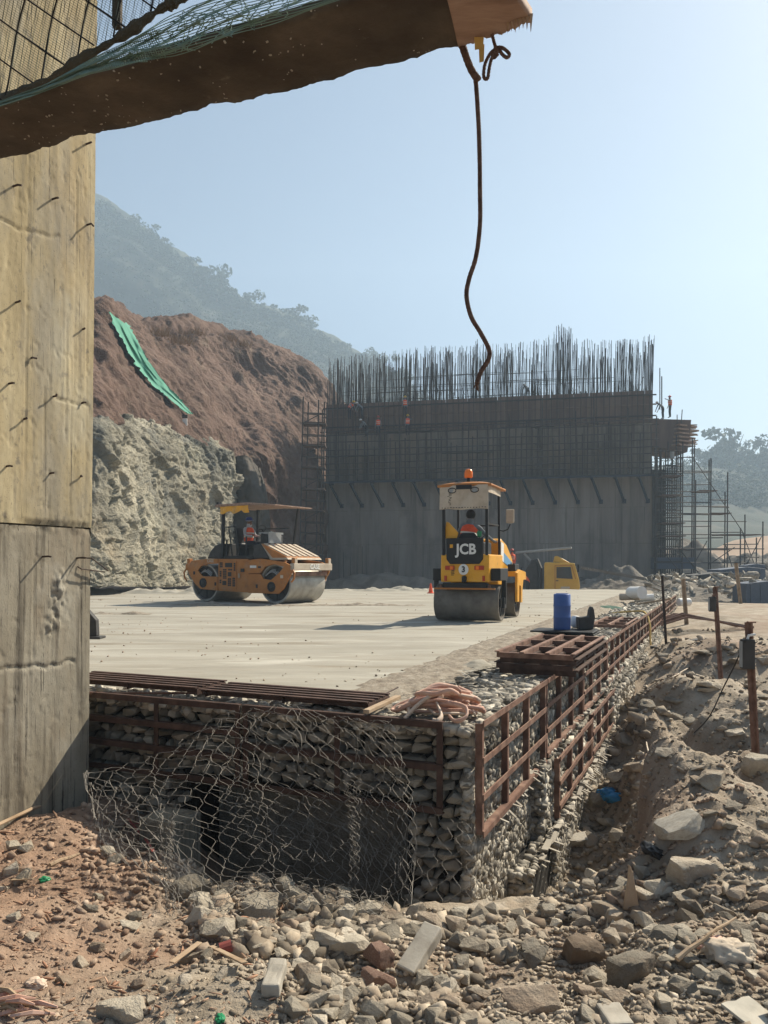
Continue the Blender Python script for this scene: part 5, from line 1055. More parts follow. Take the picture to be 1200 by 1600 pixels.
G[:, 0] += V(-.12, 0, 0) * fbm(np.stack([np.arange(120) * .2] * 3, -1), 3, 8)[:, None]; G[:, -1] += V(.12, 0, 0) * fbm(np.stack([np.arange(120) * .17] * 3, -1), 3, 9)[:, None]
o = grid_obj('sheet', G - np.array(gn.location), MT['greennet'], None, gn)
# white tag board and tufts of dry grass on the crest
c, _ = on_red(292, 662); b = MB(); b.box(c + V(0, -.5, 0), (.28, .06, .45)); b.cur = 1; b.box(c + V(0, -.52, .36), (.34, .06, .2)); props(b.build('marker_board', [MT['white'], MT['darkgrey']]), 'small pale marker board at the lower end of the green netting', 'marker')
for i, (px, py) in enumerate([(242, 522), (280, 537), (352, 530), (375, 540), (268, 533), (300, 522)]):
    c, _ = on_red(px, py); b = MB(); r = random.Random(i)
    for k in range(120): a = r.uniform(0, 6.28); L_ = r.uniform(.3, 1.0); s0 = c + V(r.uniform(-1.1, 1.1), r.uniform(-.5, .5), -.1); b._add([s0 + V(-.03, 0, 0), s0 + V(.03, 0, 0), s0 + V(math.cos(a) * L_ * .6, math.sin(a) * .3, L_)], [(0, 1, 2)])
    props(b.build('grass_tuft', MT['grass'], fix=False), 'dry straw coloured grass tuft on the crest of the red slope', 'grass tuft', 'dry grass tufts on the red crest')
# ================================================================ far wooded hill on the left
K = 1.6
def rowk(pts, k): return [P(x, y, Y * k) for x, y, Y in pts]
hill = [rowk([(-400, 886, 190), (-100, 886, 190), (148, 886, 190), (300, 886, 195), (430, 886, 200), (560, 886, 205), (680, 886, 210), (800, 886, 220)], K),
        rowk([(-400, 560, 270), (-100, 560, 268), (148, 560, 266), (300, 580, 268), (430, 600, 272), (560, 630, 276), (680, 690, 280), (800, 800, 285)], K),
        rowk([(-400, 420, 300), (-100, 410, 300), (148, 400, 298), (300, 480, 298), (430, 535, 300), (560, 580, 304), (680, 660, 308), (800, 790, 312)], K),
        rowk([(-400, 250, 330), (-100, 265, 325), (148, 345, 320), (300, 452, 318), (430, 519, 320), (560, 574, 324), (680, 655, 328), (800, 780, 332)], K),
        rowk([(-400, 290, 370), (-100, 300, 365), (148, 370, 360), (300, 470, 358), (430, 530, 360), (560, 590, 364), (680, 680, 368), (800, 800, 372)], K),
        rowk([(-400, 860, 450), (-100, 860, 450), (148, 860, 450), (300, 860, 450), (430, 860, 450), (560, 870, 450), (680, 872, 450), (800, 875, 450)], K)]
HB = loft(hill, 260, 170); n_ = grid_normals(HB); n_ = n_ * np.where(n_[..., 2:3] < 0, -1, 1)
HB = HB + n_ * (6 * fbm(HB * .014, 4, 71) + 2.5 * ridged(HB * .04, 4, 73))[..., None]
grid_obj('wooded_hill', HB, MT['forest'], 'structure', smooth=False)
hill2 = [rowk([(980, 905, 95), (1060, 905, 95), (1140, 900, 96), (1240, 895, 98), (1400, 890, 100)], 1.45), rowk([(980, 860, 130), (1060, 840, 130), (1140, 842, 130), (1240, 850, 130), (1400, 850, 130)], 1.45), rowk([(980, 800, 190), (1060, 790, 190), (1140, 790, 190), (1240, 800, 190), (1400, 805, 190)], 1.45),
         rowk([(980, 735, 230), (1060, 728, 230), (1120, 728, 232), (1240, 752, 235), (1400, 770, 240)], 1.45), rowk([(980, 760, 270), (1060, 755, 270), (1140, 755, 270), (1240, 770, 270), (1400, 800, 270)], 1.45), rowk([(980, 880, 330), (1060, 880, 330), (1140, 880, 330), (1240, 880, 330), (1400, 880, 330)], 1.45)]
H2 = loft(hill2, 140, 120); n_ = grid_normals(H2); n_ = n_ * np.where(n_[..., 2:3] < 0, -1, 1); H2 = H2 + n_ * (2.0 * fbm(H2 * .03, 4, 81))[..., None] * np.clip((H2[..., 1:2] - 170) / 90, .15, 1)
grid_obj('hazy_hill', H2, MT['forest'], 'structure', smooth=False)
sand = [row([(1090, 905, 90), (1150, 905, 90), (1230, 900, 90), (1400, 895, 90)]), row([(1095, 880, 105), (1150, 862, 108), (1230, 850, 110), (1400, 840, 112)]), row([(1110, 862, 122), (1160, 846, 126), (1230, 838, 126), (1400, 828, 128)]), row([(1110, 890, 150), (1160, 885, 150), (1230, 880, 150), (1400, 880, 150)])]
G = loft(sand, 60, 40); G[..., 2] += .5 * fbm(G * .1, 3, 5); grid_obj('sandy_bank', G, MT['sandfar'], 'structure')
# ---- trees
def crown_mesh(seed, n, clumps, flat):
    r = np.random.default_rng(seed); cs = r.normal(size=(clumps, 3)) * V(.34, .34, .24) + V(0, 0, .48); cs[:, 2] = np.clip(cs[:, 2] * 1.0, .12, .95); rad = r.uniform(.14, .30, clumps)
    k = r.integers(0, clumps, n); d = r.normal(size=(n, 3)); d /= np.linalg.norm(d, axis=1, keepdims=True); p = cs[k] + d * (rad[k] * r.random(n) ** .35)[:, None] * V(1, 1, flat)
    A = rand_axes(n, r, 1.2); s = r.uniform(.03, .065, n); q = np.array([[-1, -.6, 0], [1, -.6, 0], [.6, .8, .2], [-.6, .7, -.2]])
    vs = (np.einsum('nij,vj->nvi', A, q) * s[:, None, None] + p[:, None, :]).reshape(-1, 3); f = np.arange(n * 4).reshape(n, 4); return vs, f
CR = []
for i in range(6):
    v, f = crown_mesh(900 + i, 900, 11 + i % 5, .75); o = mesh_obj('crown', v, f, MT['leaf']); CR.append(o.data); bpy.data.objects.remove(o)
b = MB(); b.tube([(0, 0, -.15), (.02, 0, .3), (0, .02, .7)], [.06, .05, .02], 6); b.tube([(.01, 0, .3), (.15, .05, .55), (.25, .08, .75)], [.018, .012, .004], 5); b.tube([(.01, 0, .35), (-.14, -.05, .6), (-.22, -.02, .8)], [.016, .01, .004], 5)
o = b.build('trunk', MT['trunk']); TRK = o.data; bpy.data.objects.remove(o)
HX, HY = proj(HB[:110]); H2X, H2Y = proj(H2[:85])
def tree(pos, h, lab, grp, k, wide=1.0):
    e = empty('tree', pos, R.uniform(0, 6.28), lab, 'tree', grp); e.scale = (h * wide, h * wide, h); link_mesh('trunk', TRK, e); link_mesh('crown', CR[k % 6], e)
ridge = [(148, 326), (185, 350), (230, 380), (270, 410), (300, 432), (330, 450), (365, 478), (410, 494), (450, 505), (480, 515), (510, 528), (550, 545), (580, 565), (620, 600)]
rx, ry = np.array(ridge, float).T; rows_top = np.argmin(HY + (np.arange(110)[:, None] > 108) * 9999, axis=0)
for i in range(84):
    j = int(np.interp(150 + i * 5.6 + R.uniform(-2, 2), HX[100], np.arange(HX.shape[1]))); p = HB[rows_top[j], j] + V(0, R.uniform(-6, 2), -1.2)
    h = R.uniform(7, 13) * (1.25 if 60 < i < 80 else 1)
    p = p - V(0, 0, .1 * h); tree(p, h, 'small hazy tree standing on the skyline of the wooded hill', 'trees along the wooded ridge', R.randrange(6), R.uniform(1.0, 1.5))
for px, py, h, w_, lab in [(318, 440, 22, 1.0, 'tall flat topped tree standing out on the wooded skyline'), (385, 470, 17, 1.2, 'round hazy tree right of the flat topped tree'), (452, 496, 16, 1.3, 'broad dome shaped tree halfway down the wooded skyline')]:
    j = int(np.interp(px, HX[100], np.arange(HX.shape[1]))); tree(HB[rows_top[j], j] + V(0, -2, -.18 * h), h, lab, 'trees along the wooded ridge', R.randrange(6), w_)
for px, py, h, w_, lab in [(1132, 742, 22, 1.05, 'biggest hazy tree right of the scaffold'), (1102, 735, 10, 1.3, 'low hazy tree left of the biggest one'), (1172, 750, 15, 1.1, 'medium hazy tree at the right of the biggest one'), (1200, 755, 15, 1.2, 'hazy tree cut by the right edge of the picture'), (1153, 748, 9.5, 1.2, 'low hazy tree between the two taller ones'), (1225, 760, 14, 1.2, 'hazy tree just beyond the right edge')]:
    j = int(np.interp(px, H2X[70], np.arange(H2X.shape[1]))); k = np.argmin(H2Y[:, j]); tree(H2[k, j] + V(0, -2, -.12 * h), h, lab, 'trees right of the scaffold', R.randrange(6), w_)
# forest cover on the slopes, far too many to count
r = np.random.default_rng(31)
def cover(G, n, lo, hi, r0, r1, name, lab):
    i = r.integers(r0, r1, n); j = r.integers(0, G.shape[1], n); msk = fbm(G[i, j] * .015, 3, 61) > -.3; p = G[i, j][msk]; k = len(p)
    v, f = crown_mesh(77, 60, 6, .7); s = r.uniform(lo, hi, k); a = r.uniform(0, 6.28, k); ca, sa = np.cos(a), np.sin(a)
    X = np.stack([(v[None, :, 0] * ca[:, None] - v[None, :, 1] * sa[:, None]), (v[None, :, 0] * sa[:, None] + v[None, :, 1] * ca[:, None]), np.repeat(v[None, :, 2], k, 0) - .1], -1) * (s[:, None, None] * V(1.3, 1.3, 1)) * 1.0 + p[:, None, :]
    # larger leaf clumps for distance
    F = (f[None] + (np.arange(k) * len(v))[:, None, None]).reshape(-1, 4); props(mesh_obj(name, X.reshape(-1, 3), F, MT['leaf']), lab, 'forest', kind='stuff')
cover(HB, 2600, 4, 8, 20, 97, 'hill_forest', 'dense hazy forest covering the far hillside')
cover(H2, 800, 4, 8, 45, 86, 'hazy_forest', 'hazy scrub covering the hill on the right')
# ================================================================ people
def person_mesh(pose, cols, seed=0):
    J = dict(pelvis=(0, 0, .95), waist=(0, 0, 1.10), chest=(0, .0, 1.30), neck=(0, .01, 1.48), chin=(0, .03, 1.55), head=(0, .02, 1.66), nose=(0, .105, 1.63),
             sL=(-.17, 0, 1.42), eL=(-.23, -.02, 1.15), wL=(-.24, .08, .93), hL=(-.24, .11, .85), sR=(.17, 0, 1.42), eR=(.23, -.02, 1.15), wR=(.24, .08, .93), hR=(.24, .11, .85),
             pL=(-.095, 0, .90), kL=(-.11, .03, .50), aL=(-.11, -.01, .09), tL=(-.12, .14, .035), pR=(.095, 0, .90), kR=(.11, .03, .50), aR=(.11, -.01, .09), tR=(.12, .14, .035))
    J.update(pose)
    E = [('pelvis', 'waist'), ('waist', 'chest'), ('chest', 'neck'), ('neck', 'chin'), ('chin', 'head'), ('chin', 'nose')]
    for s in 'LR': E += [('chest', 's' + s), ('s' + s, 'e' + s), ('e' + s, 'w' + s), ('w' + s, 'h' + s), ('pelvis', 'p' + s), ('p' + s, 'k' + s), ('k' + s, 'a' + s), ('a' + s, 't' + s)]
    Rd = dict(pelvis=.135, waist=.125, chest=.145, neck=.055, chin=.068, head=.098, nose=.016, s=.066, e=.045, w=.031, h=.036, p=.088, k=.058, a=.043, t=.036)
    for s, sg in (('L', -1), ('R', 1)):             # five unequal fingers, slightly curled
        h = np.array(J['h' + s]); w_ = np.array(J['w' + s]); d = (h - w_) / (np.linalg.norm(h - w_) + 1e-9); sd = np.cross(d, V(0, 1, .3)); sd /= np.linalg.norm(sd) + 1e-9; pl_ = np.cross(sd, d)
        for i, (o, L) in enumerate([(-.027, .062), (-.009, .074), (.009, .070), (.026, .055)]):
            a = h + d * .02 + sd * o; J[f'f{s}{i}a'] = a + d * L * .55 + pl_ * .008; J[f'f{s}{i}b'] = a + d * L + pl_ * .030; Rd[f'f{s}{i}a'] = .0095; Rd[f'f{s}{i}b'] = .008
            E += [('h' + s, f'f{s}{i}a'), (f'f{s}{i}a', f'f{s}{i}b')]
        J[f'f{s}4a'] = h - d * .015 + sd * -.042 + pl_ * .012; J[f'f{s}4b'] = h + d * .018 + sd * -.055 + pl_ * .028; Rd[f'f{s}4a'] = .011; Rd[f'f{s}4b'] = .009; E += [('h' + s, f'f{s}4a'), (f'f{s}4a', f'f{s}4b')]
    names = list(J); idx = {n: i for i, n in enumerate(names)}
    me = bpy.data.meshes.new('person_skeleton'); me.from_pydata([tuple(map(float, J[n])) for n in names], [(idx[a], idx[b_]) for a, b_ in E], []); me.update()
    o = bpy.data.objects.new('person_skeleton', me); COL.objects.link(o); md = o.modifiers.new('Skin', 'SKIN'); md.use_smooth_shade = True
    if not me.skin_vertices: me.skin_vertices.new()
    for n, sv in zip(names, me.skin_vertices[0].data):
        r_ = Rd.get(n, Rd.get(n[0])); sv.radius = (r_, r_ * (.8 if n in ('chest', 'waist', 'pelvis') else 1)); sv.use_root = n == 'pelvis'
    ss = o.modifiers.new('Sub', 'SUBSURF'); ss.levels = 1; ss.render_levels = 1
    bpy.context.view_layer.update(); dg = bpy.context.evaluated_depsgraph_get(); m2 = bpy.data.meshes.new_from_object(o.evaluated_get(dg)); bpy.data.objects.remove(o)
    seg = []                                           # colour each face by the nearest bone
    for a, b_ in E:
        c = a[0] if a not in ('pelvis', 'waist', 'chest', 'neck', 'chin') else a
        k = 0 if (b_ in ('chin', 'head', 'nose') or b_[0] in 'f' or b_[0] == 'h') else 2 if (b_[0] in 'pk' or (b_[0] == 'a') or a == 'pelvis' and b_ != 'waist') and b_ != 'pelvis' else 3 if b_[0] == 't' else 1
        seg.append((np.array(J[a], float), np.array(J[b_], float), k))
    m2.materials.clear()
    for m in (MT['skin'], MT[cols[0]], MT[cols[1]], MT['boot']): m2.materials.append(m)
    for p in m2.polygons:
        c = np.array(p.center); best = (9e9, 0)
        for a, b_, k in seg:
            t = np.clip(np.dot(c - a, b_ - a) / (np.dot(b_ - a, b_ - a) + 1e-9), 0, 1); dd = np.linalg.norm(c - a - t * (b_ - a)) - (.05 if k == 1 else 0)
            if dd < best[0]: best = (dd, k)
        p.material_index = best[1]; p.use_smooth = True
    return m2, J
def person(label, loc, rz, pose, cols, head, vest=True, scale=1.0, group=None, cache={}):
    key = (tuple(sorted((k, tuple(v)) for k, v in pose.items())), cols)
    if key not in cache: cache[key] = person_mesh(pose, cols)
    me, J = cache[key]; e = empty('person', loc, rz, label, 'person', group); e.scale = (scale,) * 3; link_mesh('body', me, e)
    H = np.array(J['head']); ch, wa, nk, pe = [np.array(J[k]) for k in ('chest', 'waist', 'neck', 'pelvis')]
    if head == 'hair':
        b = MB(); v, f = ICO[3]; q = v * V(.104, .112, .11) + H + V(0, -.018, .012); keep = ~((v[:, 1] > .45) & (v[:, 2] < .35)) ; ff = [tuple(t) for t in f.tolist() if keep[list(t)].all()]; b._add(q, ff); b.build('hair', MT['hair'], e, True, fix=False)
    elif head:
        b = MB(); b.lathe([(.118, .0), (.116, .04), (.10, .085), (.06, .118), (.008, .128)], H + V(0, 0, .015), (0, -.08, 1), 18); b.lathe([(.135, 0), (.135, .012), (.11, .014)], H + V(0, .018, .012), (0, -.08, 1), 18); b.build('helmet', MT[head], e, True)
    if vest:
        ax_ = nk - wa; L = np.linalg.norm(ax_); ax_ = ax_ / L; b = MB(); n = 20; prof = [(.155, .125, -.10), (.155, .13, .0), (.168, .142, .12), (.176, .148, .22), (.165, .125, .30), (.105, .085, .355)]
        u = np.cross(V(0, 1, 0), ax_); u /= np.linalg.norm(u); w_ = np.cross(ax_, u); rings = [[wa + ax_ * h + u * rx_ * 1.06 * math.cos(2 * math.pi * k / n) + w_ * ry_ * 1.1 * math.sin(2 * math.pi * k / n) for k in range(n)] for rx_, ry_, h in prof]
        vs = [x for r_ in rings for x in r_]; fs = [(i * n + k, i * n + (k + 1) % n, (i + 1) * n + (k + 1) % n, (i + 1) * n + k) for i in range(5) for k in range(n)]
        b._add(vs, fs); vo = b.build('vest', MT['vest'], e, True)
        b = MB()
        for hh in (.02, .15): b.lathe([(1, -.018), (1, .018)], n=n) if False else None
        for i0, t in ((1, .4), (2, .5)):
            ring = [np.array(rings[i0][k]) * (1 - t) + np.array(rings[i0 + 1][k]) * t for k in range(n)]; cen = sum(ring) / n
            b._add([cen + (x - cen) * 1.02 + ax_ * s for s in (-.02, .02) for x in ring], [(k, (k + 1) % n, n + (k + 1) % n, n + k) for k in range(n)])
        b.build('reflective_band', MT['vestband'], vo, True)
    return e
SIT = dict(pelvis=(0, 0, .0), waist=(0, -.01, .15), chest=(0, -.02, .36), neck=(0, .0, .54), chin=(0, .02, .61), head=(0, .01, .72), nose=(0, .095, .69), sL=(-.17, -.02, .48), eL=(-.25, .06, .24), wL=(-.20, .28, .22), hL=(-.19, .35, .23), sR=(.17, -.02, .48), eR=(.26, .06, .24), wR=(.22, .28, .22), hR=(.21, .35, .23),
           pL=(-.095, .03, -.01), kL=(-.13, .44, .0), aL=(-.13, .46, -.40), tL=(-.13, .61, -.44), pR=(.095, .03, -.01), kR=(.13, .44, .0), aR=(.13, .46, -.40), tR=(.13, .61, -.44))
SITR = dict(SIT); SITR.update(chest=(.02, -.0, .36), neck=(.05, .03, .53), chin=(.06, .05, .60), head=(.06, .05, .71), nose=(.02, .13, .68), sR=(.21, .02, .47), eR=(.38, .10, .28), wR=(.52, .24, .16), hR=(.56, .30, .14), sL=(-.12, .03, .49))
REACH = dict(sL=(-.17, .02, 1.42), eL=(-.30, .16, 1.32), wL=(-.28, .38, 1.42), hL=(-.27, .45, 1.46)); BEND = dict(chest=(0, .22, 1.18), neck=(0, .36, 1.28), chin=(0, .43, 1.32), head=(0, .50, 1.37), nose=(0, .56, 1.31), waist=(0, .08, 1.06), sL=(-.17, .29, 1.24), sR=(.17, .29, 1.24), eL=(-.2, .42, .98), wL=(-.18, .52, .76), hL=(-.17, .55, .69), eR=(.2, .42, .98), wR=(.18, .52, .76), hR=(.17, .55, .69))
# ================================================================ the big reinforced wall
BA, BB = V(-4.99, 66.5), V(21.35, 61.0); BL = float(np.linalg.norm(BB - BA)); BE = (BB - BA) / BL; BN = V(BE[1], -BE[0])   # BN points to the viewer
BE3, BN3 = V(BE[0], BE[1], 0), V(BN[0], BN[1], 0)
def Q(u, o, z): p = BA + u * BE + o * BN; return V(p[0], p[1], z)
def QP(px, py, o=0.0):
    k = (px - 600) / FPX; a = BA + o * BN; u = (k * a[1] - a[0]) / (BE[0] - k * BE[1]); Y = a[1] + u * BE[1]; return u, EYE + (HZ - py) * Y / FPX
bw = empty('reinforced_wall', Q(BL / 2, -1, -1.5), 0, 'huge grey concrete abutment wall under construction with starter bars on top', 'concrete wall')
def wslab(nm, u0, u1, z0, z1, o, m, thick=2.5, seed=0, amp=.02):
    us = np.arange(u0, u1 + .01, .25); zs = np.linspace(z0, z1, max(2, int((z1 - z0) / .25))); u, z = np.meshgrid(us, zs)
    oo = o + amp * fbm(np.stack([u * .6, z * .3, 0 * u + seed], -1), 3, seed) + .012 * (np.abs((u / 1.22) % 1 - .5) > .47)
    G = np.stack([BA[0] + u * BE[0] + oo * BN[0], BA[1] + u * BE[1] + oo * BN[1], z], -1); grid_obj(nm, G - np.array(bw.location), m, None, bw, False)
    return G
ZL = [-1.6, 3.0, 5.9, 8.35, 10.6, 12.55]
for i in range(5): wslab('concrete_lift', 0, BL, ZL[i] + .015, ZL[i + 1] - .015, (.0, .02, -.01, .0, .03)[i], MT['wall_pale' if i < 3 else 'wall_concrete'], seed=i)
b = MB(); b.box(Q(BL / 2, -1.4, 6.65), (BL - .1, 2.7, 16.5), (BE3, BN3, UZ)); b.build('core', MT['wall_concrete'], bw, world=True)
# top lift still in its forms: plywood panels, posts and walers
n = 44
for i in range(n):
    b = MB(); u0, u1 = BL * i / n, BL * (i + 1) / n; b.box(Q((u0 + u1) / 2, .06 + R.uniform(-.008, .008), 13.85), (u1 - u0 - .03, .10, 2.55), (BE3, BN3, UZ))
    b.build('formwork_panel', MT['formply'], bw, world=True)
for z in (13.1, 14.0, 14.75):
    b = MB(); b.box(Q(BL / 2, .17, z), (BL + .5, .09, .10), (BE3, BN3, UZ)); b.build('waler', MT['farsteel'] if z != 14.0 else MT['formply'], bw, world=True)
pm = MB(); pm.box((0, 0, 0), (.05, .035, 2.7)); o = pm.build('soldier', MT['farsteel']); SOL = o.data; bpy.data.objects.remove(o)
rzw = math.atan2(BE[1], BE[0])
for i in range(60): u = BL * (i + .5) / 60 + R.uniform(-.06, .06); link_mesh('soldier', SOL, bw, Matrix.Translation(Vector(Q(u, .26, 13.9) - np.array(bw.location))) @ Matrix.Rotation(rzw, 4, 'Z'))
# starter bars
bar_m = MB(); bar_m.tube([(0, 0, 0), (0, 0, .5), (0, 0, 1)], .026, 5); o = bar_m.build('starter_bar', MT['farsteel']); SB = o.data; bpy.data.objects.remove(o)
def bar_h(px): return float(np.interp(px, [508, 560, 610, 660, 740, 800, 850, 868, 875, 890, 900, 960, 1000, 1020], [560, 552, 548, 540, 538, 535, 528, 512, 508, 510, 528, 530, 524, 524]))
stuff_bars = []
for i in range(1100):
    row_ = i % 3; o_ = (-.15, -.9, -2.0)[row_]; u = R.uniform(0, BL); px = 600 + FPX * Q(u, o_, 15)[0] / Q(u, o_, 15)[1]
    _, zt = QP(px, bar_h(px) + abs(R.gauss(0, 14)) + R.choice([0, 0, 10, 26]), o_); z0 = 14.9; L_ = max(1.2, zt - z0); lx, ly = R.gauss(.012, .02) , R.gauss(0, .02)
    if i < 298:
        M = Matrix.Translation(Vector(Q(u, o_, z0) - np.array(bw.location))) @ Matrix(((1, 0, lx * L_, 0), (0, 1, ly * L_, 0), (0, 0, L_, 0), (0, 0, 0, 1))); link_mesh('starter_bar', SB, bw, M)
    else: stuff_bars.append(np.array([Q(u, o_, z0), Q(u, o_, z0) + V(lx * L_, ly * L_, L_)]))
for z, o_ in ((15.35, -.1), (15.9, -.12), (16.5, -.95), (17.1, -.1), (16.9, -2.0)):
    for k in range(5): u = R.uniform(0, BL - 9); L_ = R.uniform(5, 9) ; stuff_bars.append(np.array([Q(u, o_, z + R.uniform(-.15, .15)), Q(min(u + L_, BL), o_, z + R.uniform(-.15, .15))]))
for i in range(16): u = R.uniform(0, BL); stuff_bars.append(np.array([Q(u, -.2, 15), Q(u + R.uniform(-1, 1), -1.8, 16.8)]))
for i in range(110):
    u = R.uniform(0, BL); stuff_bars.append(np.array([Q(u, -.05, 15.0), Q(u + R.gauss(0, .1), -.05, 15.2 + R.random() * 1.2)]))
v, f = polyline_geo(stuff_bars, .017, 4); mesh_obj('bar_cage', v, f, MT['farsteel'], bw, world=True)['kind'] = 'stuff'
for px0, px1, y0, y1, n in [(866, 876, 500, 612, 4), (884, 893, 506, 612, 3), (996, 1020, 522, 610, 7), (738, 746, 530, 615, 4)]:     # denser bundles
    L = []
    for i in range(n): a = R.uniform(px0, px1); u, z = QP(a, y0 + R.uniform(0, 20), -.1); L.append(np.array([Q(u, -.1, 14.9), Q(u + R.gauss(.05, .05), -.1, z)]))
    v, f = polyline_geo(L, .03, 4); mesh_obj('bar_bundle', v, f, MT['farsteel'], bw, world=True)['kind'] = 'stuff'
# walkway on brackets
wk = empty('bracket_walkway', Q(BL / 2, .6, 8.3), 0, 'long walkway on blue steel brackets running across the big wall', 'walkway')
for i in range(9):
    b = MB(); u0, u1 = BL * i / 9, BL * (i + 1) / 9; b.box(Q((u0 + u1) / 2, .75, 8.36 + R.uniform(-.02, .02)), (u1 - u0 - .04, 1.1, .06), (BE3, BN3, UZ)); b.build('plank', MT['darkgrey'], wk, world=True)
b = MB(); b.box(Q(BL / 2, 1.25, 8.25), (BL, .08, .14), (BE3, BN3, UZ)); b.build('edge_beam', MT['bluesteel'], wk, world=True)
for i in range(15):
    u = BL * (i + .35) / 15; b = MB(); b.bar(Q(u, .08, 8.22), Q(u, 1.25, 8.22), .12, .16); b.bar(Q(u, 1.15, 8.15), Q(u + .75, .12, 6.35), .14, .16); b.box(Q(u + .77, .10, 6.35), (.30, .14, .34), (BE3, BN3, UZ)); b.build('bracket', MT['bluesteel'], wk, world=True)
# tube scaffold standing on the walkway
def tube_mesh(nm, m, r_=.03): b = MB(); b.tube([(0, 0, 0), (0, 0, 1)], r_, 5); o = b.build(nm, MT[m]); d = o.data; bpy.data.objects.remove(o); return d
T_ST, T_LG, T_BR = tube_mesh('standard', 'farsteel', .05), tube_mesh('ledger', 'farsteel', .042), tube_mesh('brace', 'farsteel', .032)
def tube_between(nm, me, a, c, par):
    d = Vector(c - a); L_ = d.length; M = Matrix.Translation(Vector(a - np.array(par.location))) @ d.to_track_quat('Z', 'Y').to_matrix().to_4x4() @ Matrix.Diagonal((1, 1, L_, 1)); return link_mesh(nm, me, par, M)
sf = empty('wall_scaffold', Q(BL / 2, .9, 8.4), 0, 'dense dark tube scaffold grid standing against the upper part of the big wall', 'scaffold')
for i in range(62):
    u = BL * (i + .3) / 62 + R.uniform(-.1, .1); zt = R.choice([12.7, 12.9, 13.6, 14.8]) if i % 3 == 0 else R.uniform(11.2, 12.8); o_ = 1.15 if i % 2 else .55
    tube_between('standard', T_ST, Q(u, o_, 8.4), Q(u + R.uniform(-.05, .05), o_, zt), sf)
for z in (8.9, 9.3, 9.9, 10.5, 11.0, 11.6, 12.3, 12.6):
    for k in range(3): tube_between('ledger', T_LG, Q(BL * k / 3 - .2, 1.2, z + R.uniform(-.1, .1)), Q(BL * (k + 1) / 3 + .3, 1.2, z + R.uniform(-.1, .1)), sf)
for k in range(5): u = BL * (k + .5) / 5.5; b = MB(); b.box(Q(u, .85, 12.42 if k % 2 else 10.5), (4.2, .5, .05), (BE3, BN3, UZ)); b.build('plank', MT['darkgrey'], sf, world=True)
# bars and debris against the wall's foot
wf = []
for px, y0, y1 in [(530, 855, 895), (537, 862, 892), (558, 853, 893), (566, 853, 893), (548, 870, 890)]: u, z0 = QP(px, y1, .5); _, z1 = QP(px, y0, .5); wf.append(np.array([Q(u, .5, z0 - .6), Q(u, .5, z1)]))
v, f = polyline_geo(wf, .03, 4); props(mesh_obj('foot_bars', v, f, MT['farsteel'], None), 'few dark bars standing upright at the left foot of the big wall', 'steel bars', kind='stuff')
# ---- narrow access tower at the left end of the wall
lt = empty('ladder_tower', P(490, 890, 55), 0, 'narrow dark scaffold tower at the left end of the big wall', 'scaffold')
def LT(px, py, Y=55): return P(px, py, Y)
for (x0, y0), (x1, y1), Y in [((468, 890), (474, 620), 55), ((476, 890), (482, 628), 57), ((494, 890), (498, 625), 55), ((504, 890), (507, 628), 57), ((500, 890), (504, 640), 56)]: tube_between('standard', T_ST, P(x0, y0, Y), P(x1, y1, Y), lt)
for i, y in enumerate(np.arange(645, 885, 17)): 
    f_ = (890 - y) / 270.0; xa, xb = 468 + 6 * f_, 500 + 5 * f_
    tube_between('ledger', T_LG, P(xa - 1, y, 55), P(xb + 4, y + 1, 55), lt); tube_between('ledger', T_LG, P(xa + 6, y + 2, 57), P(xb + 6, y + 3, 57), lt)
    if i % 2: b = MB(); c = P((xa + xb) / 2 + 3, y + 1, 56); b.box(c, (1.7, 1.6, .06)); b.build('plank', MT['formply'], lt, world=True)
    if i % 3 == 0: tube_between('brace', T_BR, P(xa, y + 16, 55), P(xb, y, 55), lt)
# ---- stepped scaffold at the right end
rs = empty('stepped_scaffold', P(1100, 900, 60), 0, 'tall stepped tube scaffold descending to the right of the big wall', 'scaffold')
for x, y0, y1, Y in [(1026, 905, 650, 59), (1033, 905, 655, 62), (1044, 905, 690, 60), (1051, 905, 690, 63), (1057, 905, 680, 60), (1063, 905, 700, 62), (1067, 905, 690, 59), (1082, 905, 684, 60), (1085, 905, 686, 62), (1087, 905, 750, 58), (1108, 908, 718, 60), (1111, 908, 716, 58), (1133, 908, 768, 60), (1137, 908, 738, 58), (1157, 908, 825, 58), (1164, 908, 804, 60), (1182, 908, 840, 59), (1192, 908, 815, 58)]:
    tube_between('standard', T_ST, P(x - (905 - y1) * .006, y0, Y), P(x, y1, Y), rs)
for y, xa, xb in [(697, 1060, 1087), (715, 1060, 1086), (736, 1026, 1112), (739, 1060, 1110), (758, 1026, 1112), (768, 1026, 1112), (776, 1060, 1088), (781, 1108, 1138), (785, 1040, 1112), (791, 1060, 1138), (792, 1108, 1139), (802, 1026, 1139), (804, 1060, 1112), (814, 1026, 1166), (823, 1060, 1110), (835, 1022, 1194), (832, 1110, 1160), (841, 1080, 1130), (851, 1130, 1185), (857, 1022, 1194), (859, 1060, 1140), (870, 1150, 1186), (879, 1022, 1194), (896, 1022, 1180)]:
    Y = R.choice([58.2, 60.2, 59.2]); tube_between('ledger', T_LG, P(xa, y, Y), P(xb, y + R.uniform(-1, 1), Y), rs)
for i in range(14): x = 1023 + i * 3.3; tube_between('standard', T_ST, P(x, 905, 60 + (i % 3)), P(x + R.uniform(0, 1.5), R.choice([690, 705, 730, 700]), 60 + (i % 3)), rs)
for i in range(17): tube_between('ledger', T_LG, P(1022, 705 + i * 11.5, 59.5 + (i % 3)), P(1066, 705 + i * 11.5 + R.uniform(-1, 1), 59.5 + (i % 3)), rs)
